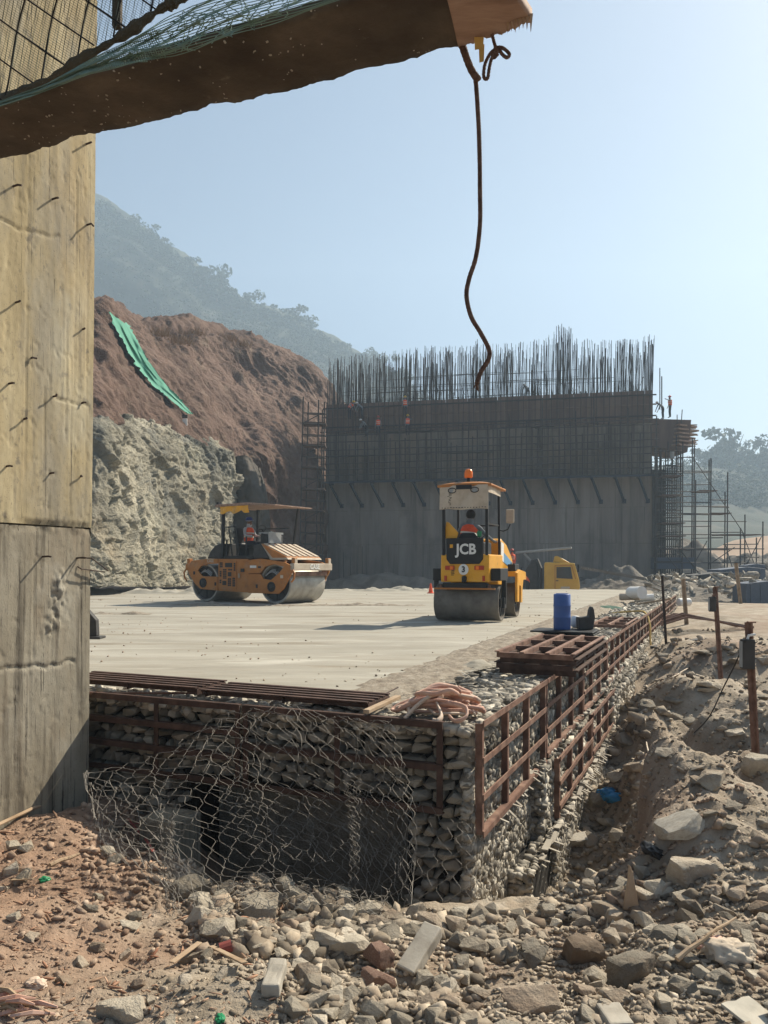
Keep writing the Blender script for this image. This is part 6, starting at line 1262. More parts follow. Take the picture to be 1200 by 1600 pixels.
for x0, y0, x1, y1 in [(1085, 718, 1165, 838), (1060, 855, 1095, 900), (1085, 880, 1105, 845), (1108, 882, 1148, 855), (1133, 850, 1150, 905), (1165, 885, 1190, 838), (1160, 832, 1180, 885), (1062, 860, 1085, 885), (1030, 855, 1060, 890), (1192, 880, 1210, 905), (1108, 900, 1085, 890)]: tube_between('brace', T_BR, P(x0, y0, 58.6), P(x1, y1, 58.6), rs)
for i, (x, y, w_) in enumerate([(1046, 818, 36), (1046, 838, 38), (1050, 858, 30), (1100, 768, 26), (1120, 803, 30), (1150, 836, 60), (1044, 775, 30), (1046, 745, 30)]): b = MB(); b.box(P(x, y, 59.6), (w_ * .05, 1.8, .07)); b.build('plank', MT['formply'], rs, world=True)
b = MB()
for i in range(26): b.box(P(1047, 727 + i * 4.6, 61 - .02 * i), (.95, .22, .04))
for sx in (1037, 1057): b.bar(P(sx, 722, 61.2), P(sx, 848, 60.4), .06, .12)
b.build('stair_flight', MT['darkgrey'], rs, world=True)['kind'] = 'stuff'
b = MB(); b.box(P(1050, 880, 60.5), (3.0, 2.0, .9)); b.build('base_screen', MT['container'], rs, world=True)
# overhanging timber deck and the far return wall under it
dk = empty('timber_deck', P(1055, 690, 61), 0, 'brown plywood deck jutting out at the right top corner of the big wall', 'deck')
b = MB(); c = P(1046, 672, 62); b.prism([(-2.0, -1.4), (1.1, -1.9), (1.4, .65), (-2.0, .75)], lambda x, y: c + V(x, -.9, y), lambda x, y: c + V(x, 3, y)); b.build('side_form', MT['formply'], dk, world=True)
for i in range(6):
    b = MB(); c = P(1068 + R.uniform(-1, 1), 667 + i * 6, 61.5 - .05 * i); b.bar(c + V(-.9, -.3, .05), c + V(.9 + R.uniform(-.1, .3) - .08 * i, .6, .02), 1.1, .12); b.build('plank', MT['wood'], dk, world=True)
for i in range(7): b = MB(); c = P(1076, 664 + i * 5, 61.3); b.bar(c, c + V(.55 + R.uniform(-.2, .3), R.uniform(-.3, .3), R.uniform(-.05, .05)), .10, .08); b.build('joist_end', MT['timber'], dk, world=True)
b = MB(); b.bar(P(1066, 640, 61), P(1064, 668, 61), .05, .05); b.bar(P(1058, 648, 61), P(1058, 668, 61), .05, .05); b.bar(P(1034, 588, 62), P(1034, 640, 62), .07, .07); b.bar(P(1031, 575, 62), P(1031, 640, 62), .06, .06); b.build('guard_post', MT['farsteel'], dk, world=True)['kind'] = 'stuff'
b = MB(); c = P(1036, 800, 64); b.box(c + V(-.2, 1.6, -2.6), (1.5, 1.6, 12.5)); props(b.build('return_wall', MT['darkgrey']), 'shaded concrete return wall behind the stair scaffold', 'wall')  # dark grey colour stands in for the shade behind the scaffold
b = MB(); c = P(1050, 716, 60); b.lathe([(.05, .12), (.30, 0), (.26, -.02)], c, n=12); b.lathe([(.16, .1), (.18, .5), (.1, .55)], c, n=10); props(b.build('floodlight', MT['greypl']), 'flood light hanging under the timber deck', 'lamp')
# ---- mounds and debris at the foot of the wall
def mound(cx, cy, rx_, ry_, h, z0, seed, m, nm='earth_mound', pw=.75):
    u, v_ = np.meshgrid(np.linspace(-1, 1, 90), np.linspace(-1, 1, 60)); rr_ = np.sqrt(u ** 2 + v_ ** 2); X, Y = cx + u * rx_, cy + v_ * ry_; p = np.stack([X, Y, 0 * X], -1)
    z = z0 + h * np.clip(1 - rr_, 0, 1) ** pw * (.8 + .35 * fbm(p * .35, 4, seed)) + .22 * ridged(p * .6, 4, seed + 2) * np.clip(1.1 - rr_, 0, 1) - .5 * np.clip(rr_ - .9, 0, 1)
    grid_obj(nm, np.stack([X, Y, z], -1), MT[m], 'structure', smooth=False)
mound(2.0, 57, 11, 4.5, 2.4, -1.4, 3, 'mound'); mound(15.5, 53, 4.5, 5, 3.0, -1.5, 5, 'mound'); mound(20, 48, 6, 7, 1.9, -1.2, 7, 'mound'); mound(13, 58, 6, 3, 3.0, -1.4, 9, 'dark_and_shaded_rock'); mound(27, 58, 8, 5, 1.6, -1.0, 11, 'dark_and_shaded_rock'); mound(-10, 46, 8, 5, 1.6, -1.2, 13, 'mound'); mound(32, 62, 6, 6, 3.6, -1.2, 15, 'mound'); mound(31, 80, 13, 6, 5.5, -1.2, 17, 'mound', pw=.45)
for i, (px, py, Y, w_, h_, d_, m, lab) in enumerate([(1150, 905, 52, 3.2, 1.6, 2, 'container', 'dark sheet covered bin below the right scaffold'), (1185, 925, 42, 2.2, 1.2, 1.6, 'container', 'blue grey sheet metal box at the right edge'), (1112, 915, 50, 3.2, 1.7, 2, 'darkgrey', 'dark stacked formwork heap below the scaffold'), (1175, 893, 56, 1.6, 1.1, 1, 'container', 'small dark cabinet standing behind the sheet metal box')]):
    b = MB(); c = P(px, py, Y); b.prism([(-w_ / 2, -h_), (w_ / 2, -h_), (w_ / 2 - .1, h_ * .45), (w_ * .1, h_ * .52), (-w_ / 2 + .05, h_ * .4)], lambda x, y: c + V(x, -d_ / 2, y), lambda x, y: c + V(x, d_ / 2, y))
    for k in range(4): b.box(c + V(-w_ * .36 + k * w_ * .24, -d_ / 2 - .03, -.2), (.08, .06, h_ * 1.1))
    props(b.build('site_bin', MT[m], bevel=.03), lab, 'bin')
r = random.Random(21)
L = []; 
for i in range(120): c = P(r.uniform(1010, 1195), r.uniform(898, 925), r.uniform(40, 52)); L.append(c)
v, f = scatter_geo(np.array(L), rand_axes(120, rg, .5), rg.uniform(.06, .35, (120, 3)) * V(1.6, .8, .5), RG, rg); props(mesh_obj('site_debris', v, f, MT['stone_many']), 'pale scraps and stones heaped under the right scaffold', 'debris', kind='stuff')
c = P(960, 900, 50); b = MB(); b.bar(c + V(-2.2, 0, .55), c + V(2.6, -1, -.35), .9, .18); props(b.build('concrete_plank', MT['mound']), 'long grey concrete plank resting on the mound by the wall foot', 'plank')
# workers
def wk_at(px, py_feet, o_): u, z = QP(px, py_feet, o_); return Q(u, o_, z)
for px, py, o_, pose, hl, lab, rz in [(633, 652, .75, {}, 'helmetyellow', 'worker in an orange vest high on the wall beside the forms', 2.8), (637, 681, 1.0, REACH, 'helmetyellow', 'worker in an orange vest just below the uppermost worker', 3.4), (572, 683, 1.0, BEND, 'helmetwhite', 'worker bending on the scaffold at the left of the wall', 2.0), (591, 683, 1.0, {}, 'helmetred', 'worker standing beside the bending worker on the scaffold', 3.0), (566, 655, .8, BEND, 'helmetwhite', 'worker crouched near the top left end of the forms', 1.2), (546, 655, .8, BEND, 'helmetyellow', 'leftmost worker bending near the top of the forms', 4.0)]:
    person(lab, wk_at(px, py, o_), rz, pose, ('shirt', 'trouser'), hl, hl != 'helmetwhite', 1.0, 'workers on the big wall')
person('worker in a red vest standing upright on the timber deck', P(1047, 653, 61.2), 1.6, REACH, ('shirt', 'trouser'), 'helmetred', True, 1.0); person('worker crouching among the bars on the deck corner', P(1036, 655, 61.6), .8, BEND, ('shirt', 'trouser'), 'helmetwhite', False, 1.0); person('worker silhouetted among the starter bars on top of the wall', Q(*[QP(825, 618, -1.2)[0], -1.2, 15.0]), .5, BEND, ('shirt', 'trouser'), 'helmetwhite', False, 1.0)
# ================================================================ lettering
def lettering(text, size, m, parent, loc, rot, ext=.004, bold=.0, name='lettering'):
    c = bpy.data.curves.new('lettering', 'FONT'); c.body = text; c.size = size; c.extrude = ext; c.offset = bold; c.align_x = 'CENTER'; c.align_y = 'CENTER'; c.resolution_u = 3
    o = bpy.data.objects.new('lettering', c); COL.objects.link(o); bpy.context.view_layer.update()
    me = bpy.data.meshes.new_from_object(o.evaluated_get(bpy.context.evaluated_depsgraph_get())); bpy.data.objects.remove(o)
    me.materials.clear(); me.materials.append(m); q = link_mesh(name, me, parent); q.location = loc; q.rotation_euler = rot; return q
def X(a, b=None): return (lambda y, z: V(a, y, z))
# ================================================================ small yellow tandem roller seen from behind
jr = empty('yellow_roller', (1.83, 16.4, .0), -math.atan2(D1[0], D1[1]), 'small yellow tandem roller seen from behind with a sacking sun screen', 'road roller')
def jp(nm, mb, m, par=None, **k): return mb.build(nm, MT[m] if isinstance(m, str) else m, par or jr, **k)
def drum_parts(root, y, hw, rad, m, xs, nspoke, horiz=True):
    """xs maps (lateral, forward, up) to local coordinates."""
    b = MB(); b.lathe([(rad * .86, .10), (rad * .90, .0), (rad * .985, 0), (rad, .015), (rad, 2 * hw - .015), (rad * .985, 2 * hw), (rad * .90, 2 * hw), (rad * .86, 2 * hw - .10)], xs(-hw, y, rad), xs(1, 0, 0), 56); d = b.build('drum', MT[m], root, True)
    for p in d.data.polygons: p.use_smooth = len(p.vertices) == 4
    if hasattr(d.data, 'set_sharp_from_angle'): d.data.set_sharp_from_angle(angle=math.radians(35))
    for s in (-1, 1):
        b = MB(); c = xs(s * (hw - .085), y, rad); b.lathe([(rad * .855, -.01), (rad * .855, .01)], c, xs(1, 0, 0), 40); e = b.build('drum_plate', MT['darkgrey'], d)
        b = MB(); c2 = xs(s * (hw - .07), y, rad); b.lathe([(rad * .26, -.05), (rad * .26, .05)], c2, xs(1, 0, 0), 20)
        for k in range(nspoke):
            a = 2 * math.pi * k / nspoke; v1 = xs(0, math.cos(a), math.sin(a)); b.bar(c2 + v1 * rad * .25, c2 + v1 * rad * .84, .05, .03, xs(1, 0, 0))
        b.build('hub', MT['black'], d)
    return d
jx = lambda l, f, u: V(l, f, u)
drum_parts(jr, 0, .75, .385, 'drumdark', jx, 6); drum_parts(jr, 1.75, .75, .385, 'drumdark', jx, 6)
b = MB(); b.prism([(-.44, .82), (-.46, 1.0), (-.43, 1.40), (.95, 1.40), (.95, .74), (.5, .74), (.42, .82)], lambda y, z: V(-.56, y, z), lambda y, z: V(.56, y, z)); body = jp('rear_body', b, 'yellow', bevel=.025)
b = MB(); b.box((0, -.42, .755), (1.02, .10, .11)); b.box((0, -.30, .70), (.9, .12, .10)); b.box((0, .35, .70), (.7, .9, .14)); jp('under_frame', b, 'black', bevel=.01)
b = MB(); b.box((0, -.47, .685), (1.40, .05, .035)); jp('scraper_bar', b, 'orange')
b = MB()
for i in range(9): b.box((-.56 + i * .14, -.43, .73), (.05, .07, .07))
jp('scraper_mounts', b, 'rust')['kind'] = 'stuff'
b = MB(); b.prism([(-.42, 1.30), (-.34, 1.20), (.34, 1.20), (.42, 1.30), (.43, 1.74), (-.43, 1.74)], lambda x, z: V(x, -.475, z), lambda x, z: V(x, -.40, z)); pan = jp('rear_panel', b, 'black', bevel=.015)
lettering('JCB', .30, MT['white'], pan, (.04, -.478, 1.50), (math.pi / 2, 0, 0), .004, .009)
b = MB(); b.box((-.30, -.479, 1.575), (.07, .008, .075)); jp('emblem', b, 'yellow', pan)
b = MB(); b.box((0, -.02, 1.52), (.86, .75, .28)); jp('seat_base', b, 'black', bevel=.03)
for s in (-1, 1):
    b = MB(); b.box((s * .34, -.468, 1.12), (.22, .03, .09)); lamp_ = jp('tail_lamp', b, 'redlamp', bevel=.012)
    b = MB(); b.box((s * .34 + s * -.04, -.486, 1.12), (.07, .008, .075)); jp('amber_lens', b, 'amber', lamp_)
    b = MB(); b.box((s * .44, -.466, .90), (.055, .02, .11)); jp('reflector', b, 'redlamp')
b = MB(); b.lathe([(.115, 0), (.115, .01), (.108, .014)], (-.02, -.462, 1.085), (0, -1, 0), 28); bdg = jp('number_disc', b, 'white'); lettering('3', .17, MT['black'], bdg, (-.02, -.479, 1.083), (math.pi / 2, 0, 0), .003, .006)
b = MB(); b.lathe([(.06, 0), (.055, .05)], (.0, -.46, .90), (0, -1, 0), 14); b.box((0, -.49, .88), (.10, .07, .12)); jp('tow_hitch', b, 'black', bevel=.01)
b = MB()
for i in range(4): b.box((-.28 + (.01 if i % 2 else 0), -.464, .97 + i * .03), (.085 - .015 * abs(i - 1.5), .004, .014))
jp('emblem', b, 'black')
for x in (-.50, .50):
    b = MB(); b.bar((x, -.40, 1.38), (x, -.40, 2.83), .065, .065); jp('roof_post', b, 'black', bevel=.008)
    b = MB(); b.bar((x, .86, 1.40), (x, .80, 2.83), .055, .055); jp('roof_post', b, 'black', bevel=.008)
v = []; nx_, ny_ = 18, 22
G = np.array([[V(-.62 + 1.24 * i / (nx_ - 1), -.52 + 1.55 * j / (ny_ - 1), 2.86 + .075 * (1 - (2 * i / (nx_ - 1) - 1) ** 4) * (1 - (2 * j / (ny_ - 1) - 1) ** 6)) for i in range(nx_)] for j in range(ny_)])
o = grid_obj('roof', G, MT['orange'], None, jr); sm = o.modifiers.new('thick', 'SOLIDIFY'); sm.thickness = .05; sm.offset = -1
b = MB(); b.lathe([(.05, 0), (.04, .10), (.03, .11)], (.0, -.1, 2.92), n=14); bc = jp('beacon', b, 'black'); b = MB(); b.lathe([(.075, .11), (.095, .13), (.095, .22), (.075, .28), (.02, .30)], (0, -.1, 2.92), n=20); jp('beacon_lens', b, 'amber', bc, smooth=True)
# sacking screen
G = loft([[V(-.57 + 1.12 * i / 6, -.50 + .015 * math.sin(i * 2 + j), 2.84 - .50 * j / 4 + (.012 * math.sin(i * 1.7) if j == 4 else 0)) for i in range(7)] for j in range(5)], 40, 20)
cl = grid_obj('sacking_screen', G, MT['cream'], None, jr); sm = cl.modifiers.new('thick', 'SOLIDIFY'); sm.thickness = .008
G = loft([[V(.555 + .01 * math.sin(i), -.50 + 1.3 * i / 5, 2.84 - .16 * j / 3) for i in range(6)] for j in range(4)], 20, 10); grid_obj('sacking_screen', G, MT['cream'], None, jr)
b = MB(); r = random.Random(5)
for i in range(12): b.box((-.33 + r.uniform(-.03, .03), -.520, 2.68 - i * .022), (r.uniform(.03, .07), .004, .010))
for i in range(16): b.box((-.5 + i * .066, -.520, 2.375 + r.uniform(-.004, .004)), (r.uniform(.02, .045), .004, .016))
jp('print_marks', b, 'darkgrey', cl)['kind'] = 'stuff'
for s in (-.27, .25):
    b = MB(); b.tube([(s + .09 * math.cos(a), -.525, 2.735 + .052 * math.sin(a)) for a in np.linspace(0, 2 * math.pi, 21)], .010, 6); wl_ = jp('work_lamp', b, 'black'); b = MB(); b.lathe([(.06, 0), (.06, .01)], (s, -.51, 2.735), (0, -1, 0), 18); jp('lens', b, 'greypl', wl_)
b = MB(); b.box((0, -.515, 2.80), (.36, .02, .09)); jp('lamp_bracket', b, 'black')
b = MB(); b.prism([(-.20, 1.55), (.24, 1.55), (.25, 1.78), (.18, 1.86), (-.14, 1.86), (-.21, 1.76)], lambda x, z: V(x, -.24, z), lambda x, z: V(x, -.12, z)); jp('seat_back', b, 'black', bevel=.03)
b = MB(); b.box((0, .12, 1.43), (.52, .55, .10)); jp('seat', b, 'black', bevel=.03)
b = MB(); b.prism([(-.52, 1.74), (-.46, 2.10), (-.40, 2.08), (-.18, 1.86), (-.22, 1.74)], lambda x, z: V(x, -.34, z), lambda x, z: V(x, -.30, z)); jp('side_guard', b, 'yellow', bevel=.01)
b = MB(); b.tube([(.52, .80, 1.95), (.62, .74, 1.92), (.74, .70, 1.96), (.80, .68, 2.08)], .014, 6); ma = jp('mirror_arm', b, 'black'); b = MB(); b.box((.80, .66, 2.24), (.19, .05, .30)); jp('mirror', b, 'cream', ma, bevel=.02)
b = MB(); b.bar((-.44, .82, 2.05), (.46, .82, 2.05), .03, .03); b.bar((.48, -.35, 2.05), (.49, .82, 2.05), .03, .03); jp('hand_rail', b, 'black')
b = MB(); b.lathe([(.03, 0), (.05, .02), (.06, .12)], (.31, -.33, 1.76), n=10); props(b.build('green_cup', MT['green'], jr), None)
b = MB(); b.tube([(.1, .62, 1.45), (.08, .55, 1.85)], .03, 8); b.tube([(.08 + .16 * math.cos(a), .54 + .05 * math.sin(a), 1.88 + .13 * math.sin(a)) for a in np.linspace(0, 2 * math.pi, 21)], .012, 6); jp('steering_wheel', b, 'black')
b = MB(); b.prism([(.96, .78), (.96, 1.72), (1.10, 1.78), (1.7, 1.66), (2.35, 1.36), (2.5, 1.2), (2.5, .95), (2.1, .92), (1.5, .92), (1.4, .78)], lambda y, z: V(-.50, y, z), lambda y, z: V(.50, y, z)); hd = jp('hood', b, 'yellow', bevel=.05, seg=3)
b = MB(); b.prism([(1.02, 1.30), (1.02, 1.70), (1.32, 1.66), (1.32, 1.24)], lambda y, z: V(.502, y, z), lambda y, z: V(.508, y, z)); jp('side_panel', b, 'white', hd)
b = MB(); b.prism([(1.34, 1.24), (1.34, 1.46), (2.3, 1.24), (2.3, 1.08)], lambda y, z: V(.502, y, z), lambda y, z: V(.509, y, z)); jp('side_stripe', b, 'stripe', hd)
b = MB()
for i in range(5): b.box((.505, 2.08 + i * .06, 1.17), (.012, .03, .14))
jp('grille', b, 'black', hd)['kind'] = 'stuff'
for s in (-1, 1):
    b = MB(); b.prism([(1.35, .35), (1.35, 1.0), (1.6, 1.08), (2.4, 1.02), (2.5, .84), (2.1, .84), (1.98, .62), (1.98, .32), (1.80, .32), (1.80, .70), (1.58, .72), (1.55, .35)], lambda y, z: V(s * .775, y, z), lambda y, z: V(s * .835, y, z)); jp('front_fork', b, 'yellow', bevel=.008)
    b = MB(); b.box((s * .66, 1.9, .98), (.24, 1.0, .12)); jp('fork_beam', b, 'yellow', bevel=.01)
    b = MB(); b.box((s * .68, .08, .98), (.22, .8, .26)); jp('side_step', b, 'black', bevel=.015)
    b = MB(); b.bar((s * .80, .0, .86), (s * .80, 0, .36), .10, .07); b.box((s * .80, .0, .385), (.07, .22, .22)); jp('rear_fork', b, 'black', bevel=.008)
    b = MB(); b.box((s * .66, 1.72, 1.12), (.18, .5, .16)); jp('battery_box', b, 'black', bevel=.01)
jr.scale = (.93, .90, 1); jr.rotation_euler.z = -math.radians(21.5)
def at_root(root, p, rz): M = Matrix.Translation(root.location) @ Matrix.Rotation(root.rotation_euler.z, 4, 'Z') @ Matrix.Diagonal((*root.scale, 1)); return M @ Vector(p)
person('driver with black hair and an orange vest seated on the small yellow roller', at_root(jr, (-.06, .06, 1.54), 0), jr.rotation_euler.z + .15, SITR, ('shirt', 'trouser'), 'hair', True, 1.0)
# ================================================================ big orange tandem roller seen from its side
cr_ = empty('orange_roller', (-4.15, 25.2, 0), -math.radians(33), 'big dusty orange tandem roller seen from its side', 'road roller')
def cp(nm, mb, m, par=None, **k): return mb.build(nm, MT[m], par or cr_, **k)
cx_ = lambda l, f, u: V(f, -l, u)
for y in (-1.52, 1.52): drum_parts(cr_, y, .86, .62, 'drum' , cx_, 8)
def cpoly(pts): return [((x - 475) / 168., 1.15 + (740 - y) * .0049) for x, y in pts]
def plates(nm, pts, y0, y1, m='orange', both=True, **k):
    for s in ((-1, 1) if both else (-1,)):
        b = MB(); b.prism(cpoly(pts), lambda x, z: V(x, s * y0, z), lambda x, z: V(x, s * y1, z)); cp(nm, b, m, bevel=.012, **k)
plates('rear_yoke', [(95, 745), (128, 702), (240, 690), (332, 690), (332, 722), (260, 724), (205, 738), (178, 768), (215, 806), (332, 808), (332, 900), (200, 892), (160, 862), (108, 792)], .90, .96)
plates('front_yoke', [(555, 700), (640, 690), (800, 712), (855, 738), (852, 780), (798, 880), (762, 912), (555, 910), (555, 790), (640, 788), (662, 818), (712, 826), (770, 778), (800, 742), (735, 726), (672, 742), (640, 784), (555, 786)], .90, .96)
b = MB(); b.prism(cpoly([(332, 690), (552, 692), (552, 908), (332, 902)]), lambda x, z: V(x, -.93, z), lambda x, z: V(x, .93, z)); bd_ = cp('body', b, 'orange', bevel=.02)
b = MB(); b.prism(cpoly([(336, 702), (470, 704), (470, 890), (336, 886)]), lambda x, z: V(x, -.95, z), lambda x, z: V(x, -.93, z)); vp = cp('vent_door', b, 'orange', bd_, bevel=.006)
for i, (x0, y0, x1, y1) in enumerate([(345, 712, 370, 748), (386, 716, 440, 746), (449, 716, 464, 770), (345, 768, 360, 808), (370, 756, 398, 822), (406, 776, 434, 806), (345, 826, 360, 852), (366, 834, 396, 864), (406, 816, 432, 870), (440, 812, 462, 872), (408, 756, 440, 768)]):
    b = MB(); k = max(1, int((x1 - x0) / 13)); m_ = max(1, int((y1 - y0) / 11)); solid = i in (1, 5, 7)
    for a in range(1 if solid else k):
        for c in range(1 if solid else m_):
            w_ = (x1 - x0) if solid else (x1 - x0) / k; h_ = (y1 - y0) if solid else (y1 - y0) / m_; q = cpoly([(x0 + a * w_ + 1.2, y0 + c * h_ + 1.2), (x0 + (a + 1) * w_ - 1.2, y0 + (c + 1) * h_ - 1.2)]); b.box(((q[0][0] + q[1][0]) / 2, -.952, (q[0][1] + q[1][1]) / 2), (q[1][0] - q[0][0], .008, abs(q[1][1] - q[0][1])))
    cp('vent', b, 'black', vp)
for x, y, w_, h_, m in [(515, 765, 24, 22, 'black'), (490, 800, 12, 30, 'timber'), (316, 856, 12, 22, 'black'), (617, 866, 12, 22, 'black'), (152, 784, 12, 22, 'black'), (788, 804, 18, 20, 'cream'), (592, 742, 44, 16, 'white'), (636, 745, 18, 12, 'black')]:
    q = cpoly([(x, y)])[0]; b = MB(); b.box((q[0], -.962, q[1]), (w_ / 168, .02, h_ * .0049)); cp('plate', b, m)
for x, y in ((222, 850), (718, 868)):
    q = cpoly([(x, y)])[0]; b = MB(); b.lathe([(.155, 0), (.155, .03), (.12, .03), (.12, .01)], V(q[0], -.955, q[1]), (0, -1, 0), 24); hb = cp('hub_cover', b, 'black'); b = MB(); b.lathe([(.10, .01), (.06, .05), (.02, .05)], V(q[0], -.955, q[1]), (0, -1, 0), 16); cp('hub_bolts', b, 'darkgrey', hb)
for x0, s in ((215, 1), (705, -1)):
    b = MB()
    for k in range(4): b.tube([V(*(lambda q: (q[0], -.86 + k * .04, q[1]))(cpoly([(x0 - 40 + 30 * t, 800 - 26 * math.sin(t * 1.1) - k * 7)])[0])) for t in np.linspace(0, 3, 8)], .018, 6)
    cp('hydraulic_pipes', b, 'greypl')['kind'] = 'stuff'
for s in (-1, 1):
    b = MB(); b.box((s * 2.26, 0, 1.13), (.16, 1.92, .22)); cb = cp('cross_beam', b, 'orange' if s < 0 else 'cream', bevel=.02)
    if s > 0: lettering('CASE', .20, MT['white'], cb, (2.345, 0.05, 1.13), (math.pi / 2, 0, math.pi / 2), .004, .006)
    for l in (-.84, .84):
        b = MB(); b.box((s * 2.26, l, 1.31), (.12, .16, .20)); hl_ = cp('head_lamp', b, 'orange', bevel=.02); b = MB(); b.box((s * 2.325, l, 1.31), (.012, .12, .15)); cp('lens', b, 'cream', hl_)
    b = MB(); b.tube([(s * 2.30, -.98, 1.05), (s * 2.38, -.98, .95), (s * 2.36, -.98, .78), (s * 2.26, -.98, .68)], .03, 6); cp('guard_loop', b, 'orange')
    b = MB(); b.box((s * 2.2, 0, .92), (.05, 1.66, .14)); cp('scraper', b, 'rust')
lettering('CASE', .13, MT['cream'], cr_, (cpoly([(278, 704)])[0][0], -.965, cpoly([(278, 704)])[0][1]), (math.pi / 2, 0, 0), .003, .004)
b = MB(); b.prism(cpoly([(236, 688), (262, 636), (300, 600), (345, 586), (345, 690)]), lambda x, z: V(x, -.88, z), lambda x, z: V(x, .88, z)); cp('rear_hood', b, 'darkgrey', bevel=.04, seg=3)
b = MB(); b.prism(cpoly([(578, 690), (580, 604), (628, 594), (690, 690)]), lambda x, z: V(x, -.88, z), lambda x, z: V(x, .88, z)); cp('front_hood', b, 'darkgrey', bevel=.03)
fh = cpoly([(628, 590), (705, 690), (800, 690), (745, 586), (665, 578)]); b = MB(); b.prism([(.93, 1.86), (1.40, 1.42), (1.95, 1.42), (2.02, 1.36), (1.30, 1.34), (.90, 1.80)], lambda x, z: V(x, -.84, z), lambda x, z: V(x, .84, z)); hp = cp('slatted_hood', b, 'cream', bevel=.01)
b = MB(); b.prism([(.92, 1.87), (1.95, 1.44), (1.95, 1.40), (.92, 1.40)], lambda x, z: V(x, -.84, z), lambda x, z: V(x, .84, z)); cp('hood_body', b, 'orange', bevel=.02)
for k in range(6):
    y = -.70 + k * .28; b = MB(); b.bar((.97, y, 1.865), (1.93, y, 1.463), .17, .03); cp('hood_slat', b, 'cream', hp, bevel=.01)
b = MB(); b.box((0.0, 0, 1.44), (1.25, 1.8, .10)); cp('deck', b, 'black', bevel=.01)
for l in (-.82, .82):
    b = MB(); b.bar((-.76, l, 1.44), (-.72, l, 3.08), .09, .09); cp('roof_post', b, 'black', bevel=.01)
b = MB(); b.bar((.85, .80, 1.85), (1.05, .80, 3.06), .05, .05); cp('roof_post', b, 'black')
b = MB(); b.prism([(-1.02, 3.08), (-1.0, 3.16), (.4, 3.17), (1.55, 3.06), (1.55, 3.02), (.35, 3.09)], lambda x, z: V(x, -.92, z), lambda x, z: V(x, .92, z)); cp('roof', b, 'wood', bevel=.01)
b = MB(); b.box((-.95, -.8, 3.17), (.10, .12, .14)); cp('roof_lamp', b, 'black')
G = loft([[V(-.80 + 1.25 * i / 8, -.90 + .03 * math.sin(i * 2.1 + j), 3.08 - (.20 + .05 * math.sin(i * 1.9)) * j / 3) for i in range(9)] for j in range(4)], 50, 14); o = grid_obj('hanging_cloth', G, MT['yellow'], None, cr_); sm = o.modifiers.new('t', 'SOLIDIFY'); sm.thickness = .008
b = MB(); b.bar((-.72, -.86, 2.42), (-.15, -.86, 2.42), .03, .03); b.bar((-.15, -.86, 2.42), (.0, -.86, 1.5), .03, .03); b.bar((-.45, -.86, 2.42), (-.3, -.86, 1.5), .03, .03); b.bar((-.72, .86, 2.42), (.6, .86, 2.42), .03, .03); cp('hand_rail', b, 'black')
b = MB(); b.prism([(-.55, 1.75), (.0, 1.75), (.02, 1.86), (-.42, 1.88), (-.50, 2.42), (-.62, 2.42)], lambda x, z: V(x, -.45, z), lambda x, z: V(x, .1, z)); b.box((-.28, -.17, 1.62), (.4, .4, .3)); cp('seat', b, 'black', bevel=.03)
b = MB(); b.prism([(.38, 1.45), (.75, 1.45), (.70, 2.15), (.45, 2.22)], lambda x, z: V(x, -.35, z), lambda x, z: V(x, .45, z)); co = cp('console', b, 'darkgrey', bevel=.03); b = MB(); b.box((.55, .05, 2.22), (.42, .7, .06)); b.box((.74, .0, 2.05), (.04, .6, .3)); cp('console_panel', b, 'greypl', co)
b = MB(); b.tube([(.45, -.1, 2.1), (.28, -.1, 2.36)], .025, 6); b.tube([(.27 + .05 * math.sin(a), -.1 + .2 * math.cos(a), 2.38 + .10 * math.sin(a)) for a in np.linspace(0, 6.284, 21)], .014, 6); cp('steering_wheel', b, 'black')
for x in (-.55, -.1, .3):
    b = MB(); b.bar((x, -.85, 1.5), (x, -.85, 2.0 + .1 * (x > 0)), .04, .04); cp('rail_post', b, 'black')
person('driver with a blue helmet and an orange vest seated on the big orange roller', at_root(cr_, (-.22, -.17, 1.92), 0), cr_.rotation_euler.z - math.pi / 2, SIT, ('shirtlight', 'trouser'), 'helmetblue', True, 1.0)
# ================================================================ yellow lorry beyond the platform
tr = empty('yellow_lorry', (10.55, 45.5, -1.38), math.radians(-14), 'yellow lorry cab half sunk behind the platform edge', 'lorry')
def tp(nm, mb, m, par=None, **k): return mb.build(nm, MT[m], par or tr, **k)
b = MB(); b.prism([(-1.0, 1.05), (.95, 1.05), (1.02, 1.35), (.98, 1.75), (.72, 2.72), (-.95, 2.78), (-1.0, 2.65)], lambda x, z: V(x, -1.1, z), lambda x, z: V(x, 1.1, z)); cab = tp('cab', b, 'cabyellow', bevel=.06, seg=3)
b = MB(); b.prism([(-.30, 1.85), (.62, 1.80), (.50, 2.50), (-.30, 2.50)], lambda x, z: V(x, -1.118, z), lambda x, z: V(x, -1.098, z)); tp('side_window', b, 'glass', cab)
b = MB(); b.prism([(-.40, 1.20), (.80, 1.18), (.80, 1.22), (-.36, 1.24), (-.36, 2.56), (.54, 2.56), (.76, 1.8), (.80, 1.8), (.57, 2.60), (-.40, 2.60)], lambda x, z: V(x, -1.112, z), lambda x, z: V(x, -1.10, z)); dr_ = tp('door', b, 'orange', cab); b = MB(); b.box((-.26, -1.13, 1.70), (.14, .04, .05)); tp('handle', b, 'black', dr_)
b = MB(); b.prism([(1.005, 1.78), (.76, 2.62), (.70, 2.62), (.95, 1.78)], lambda x, z: V(x, -.95, z), lambda x, z: V(x, .95, z)); tp('windscreen', b, 'glass', cab)
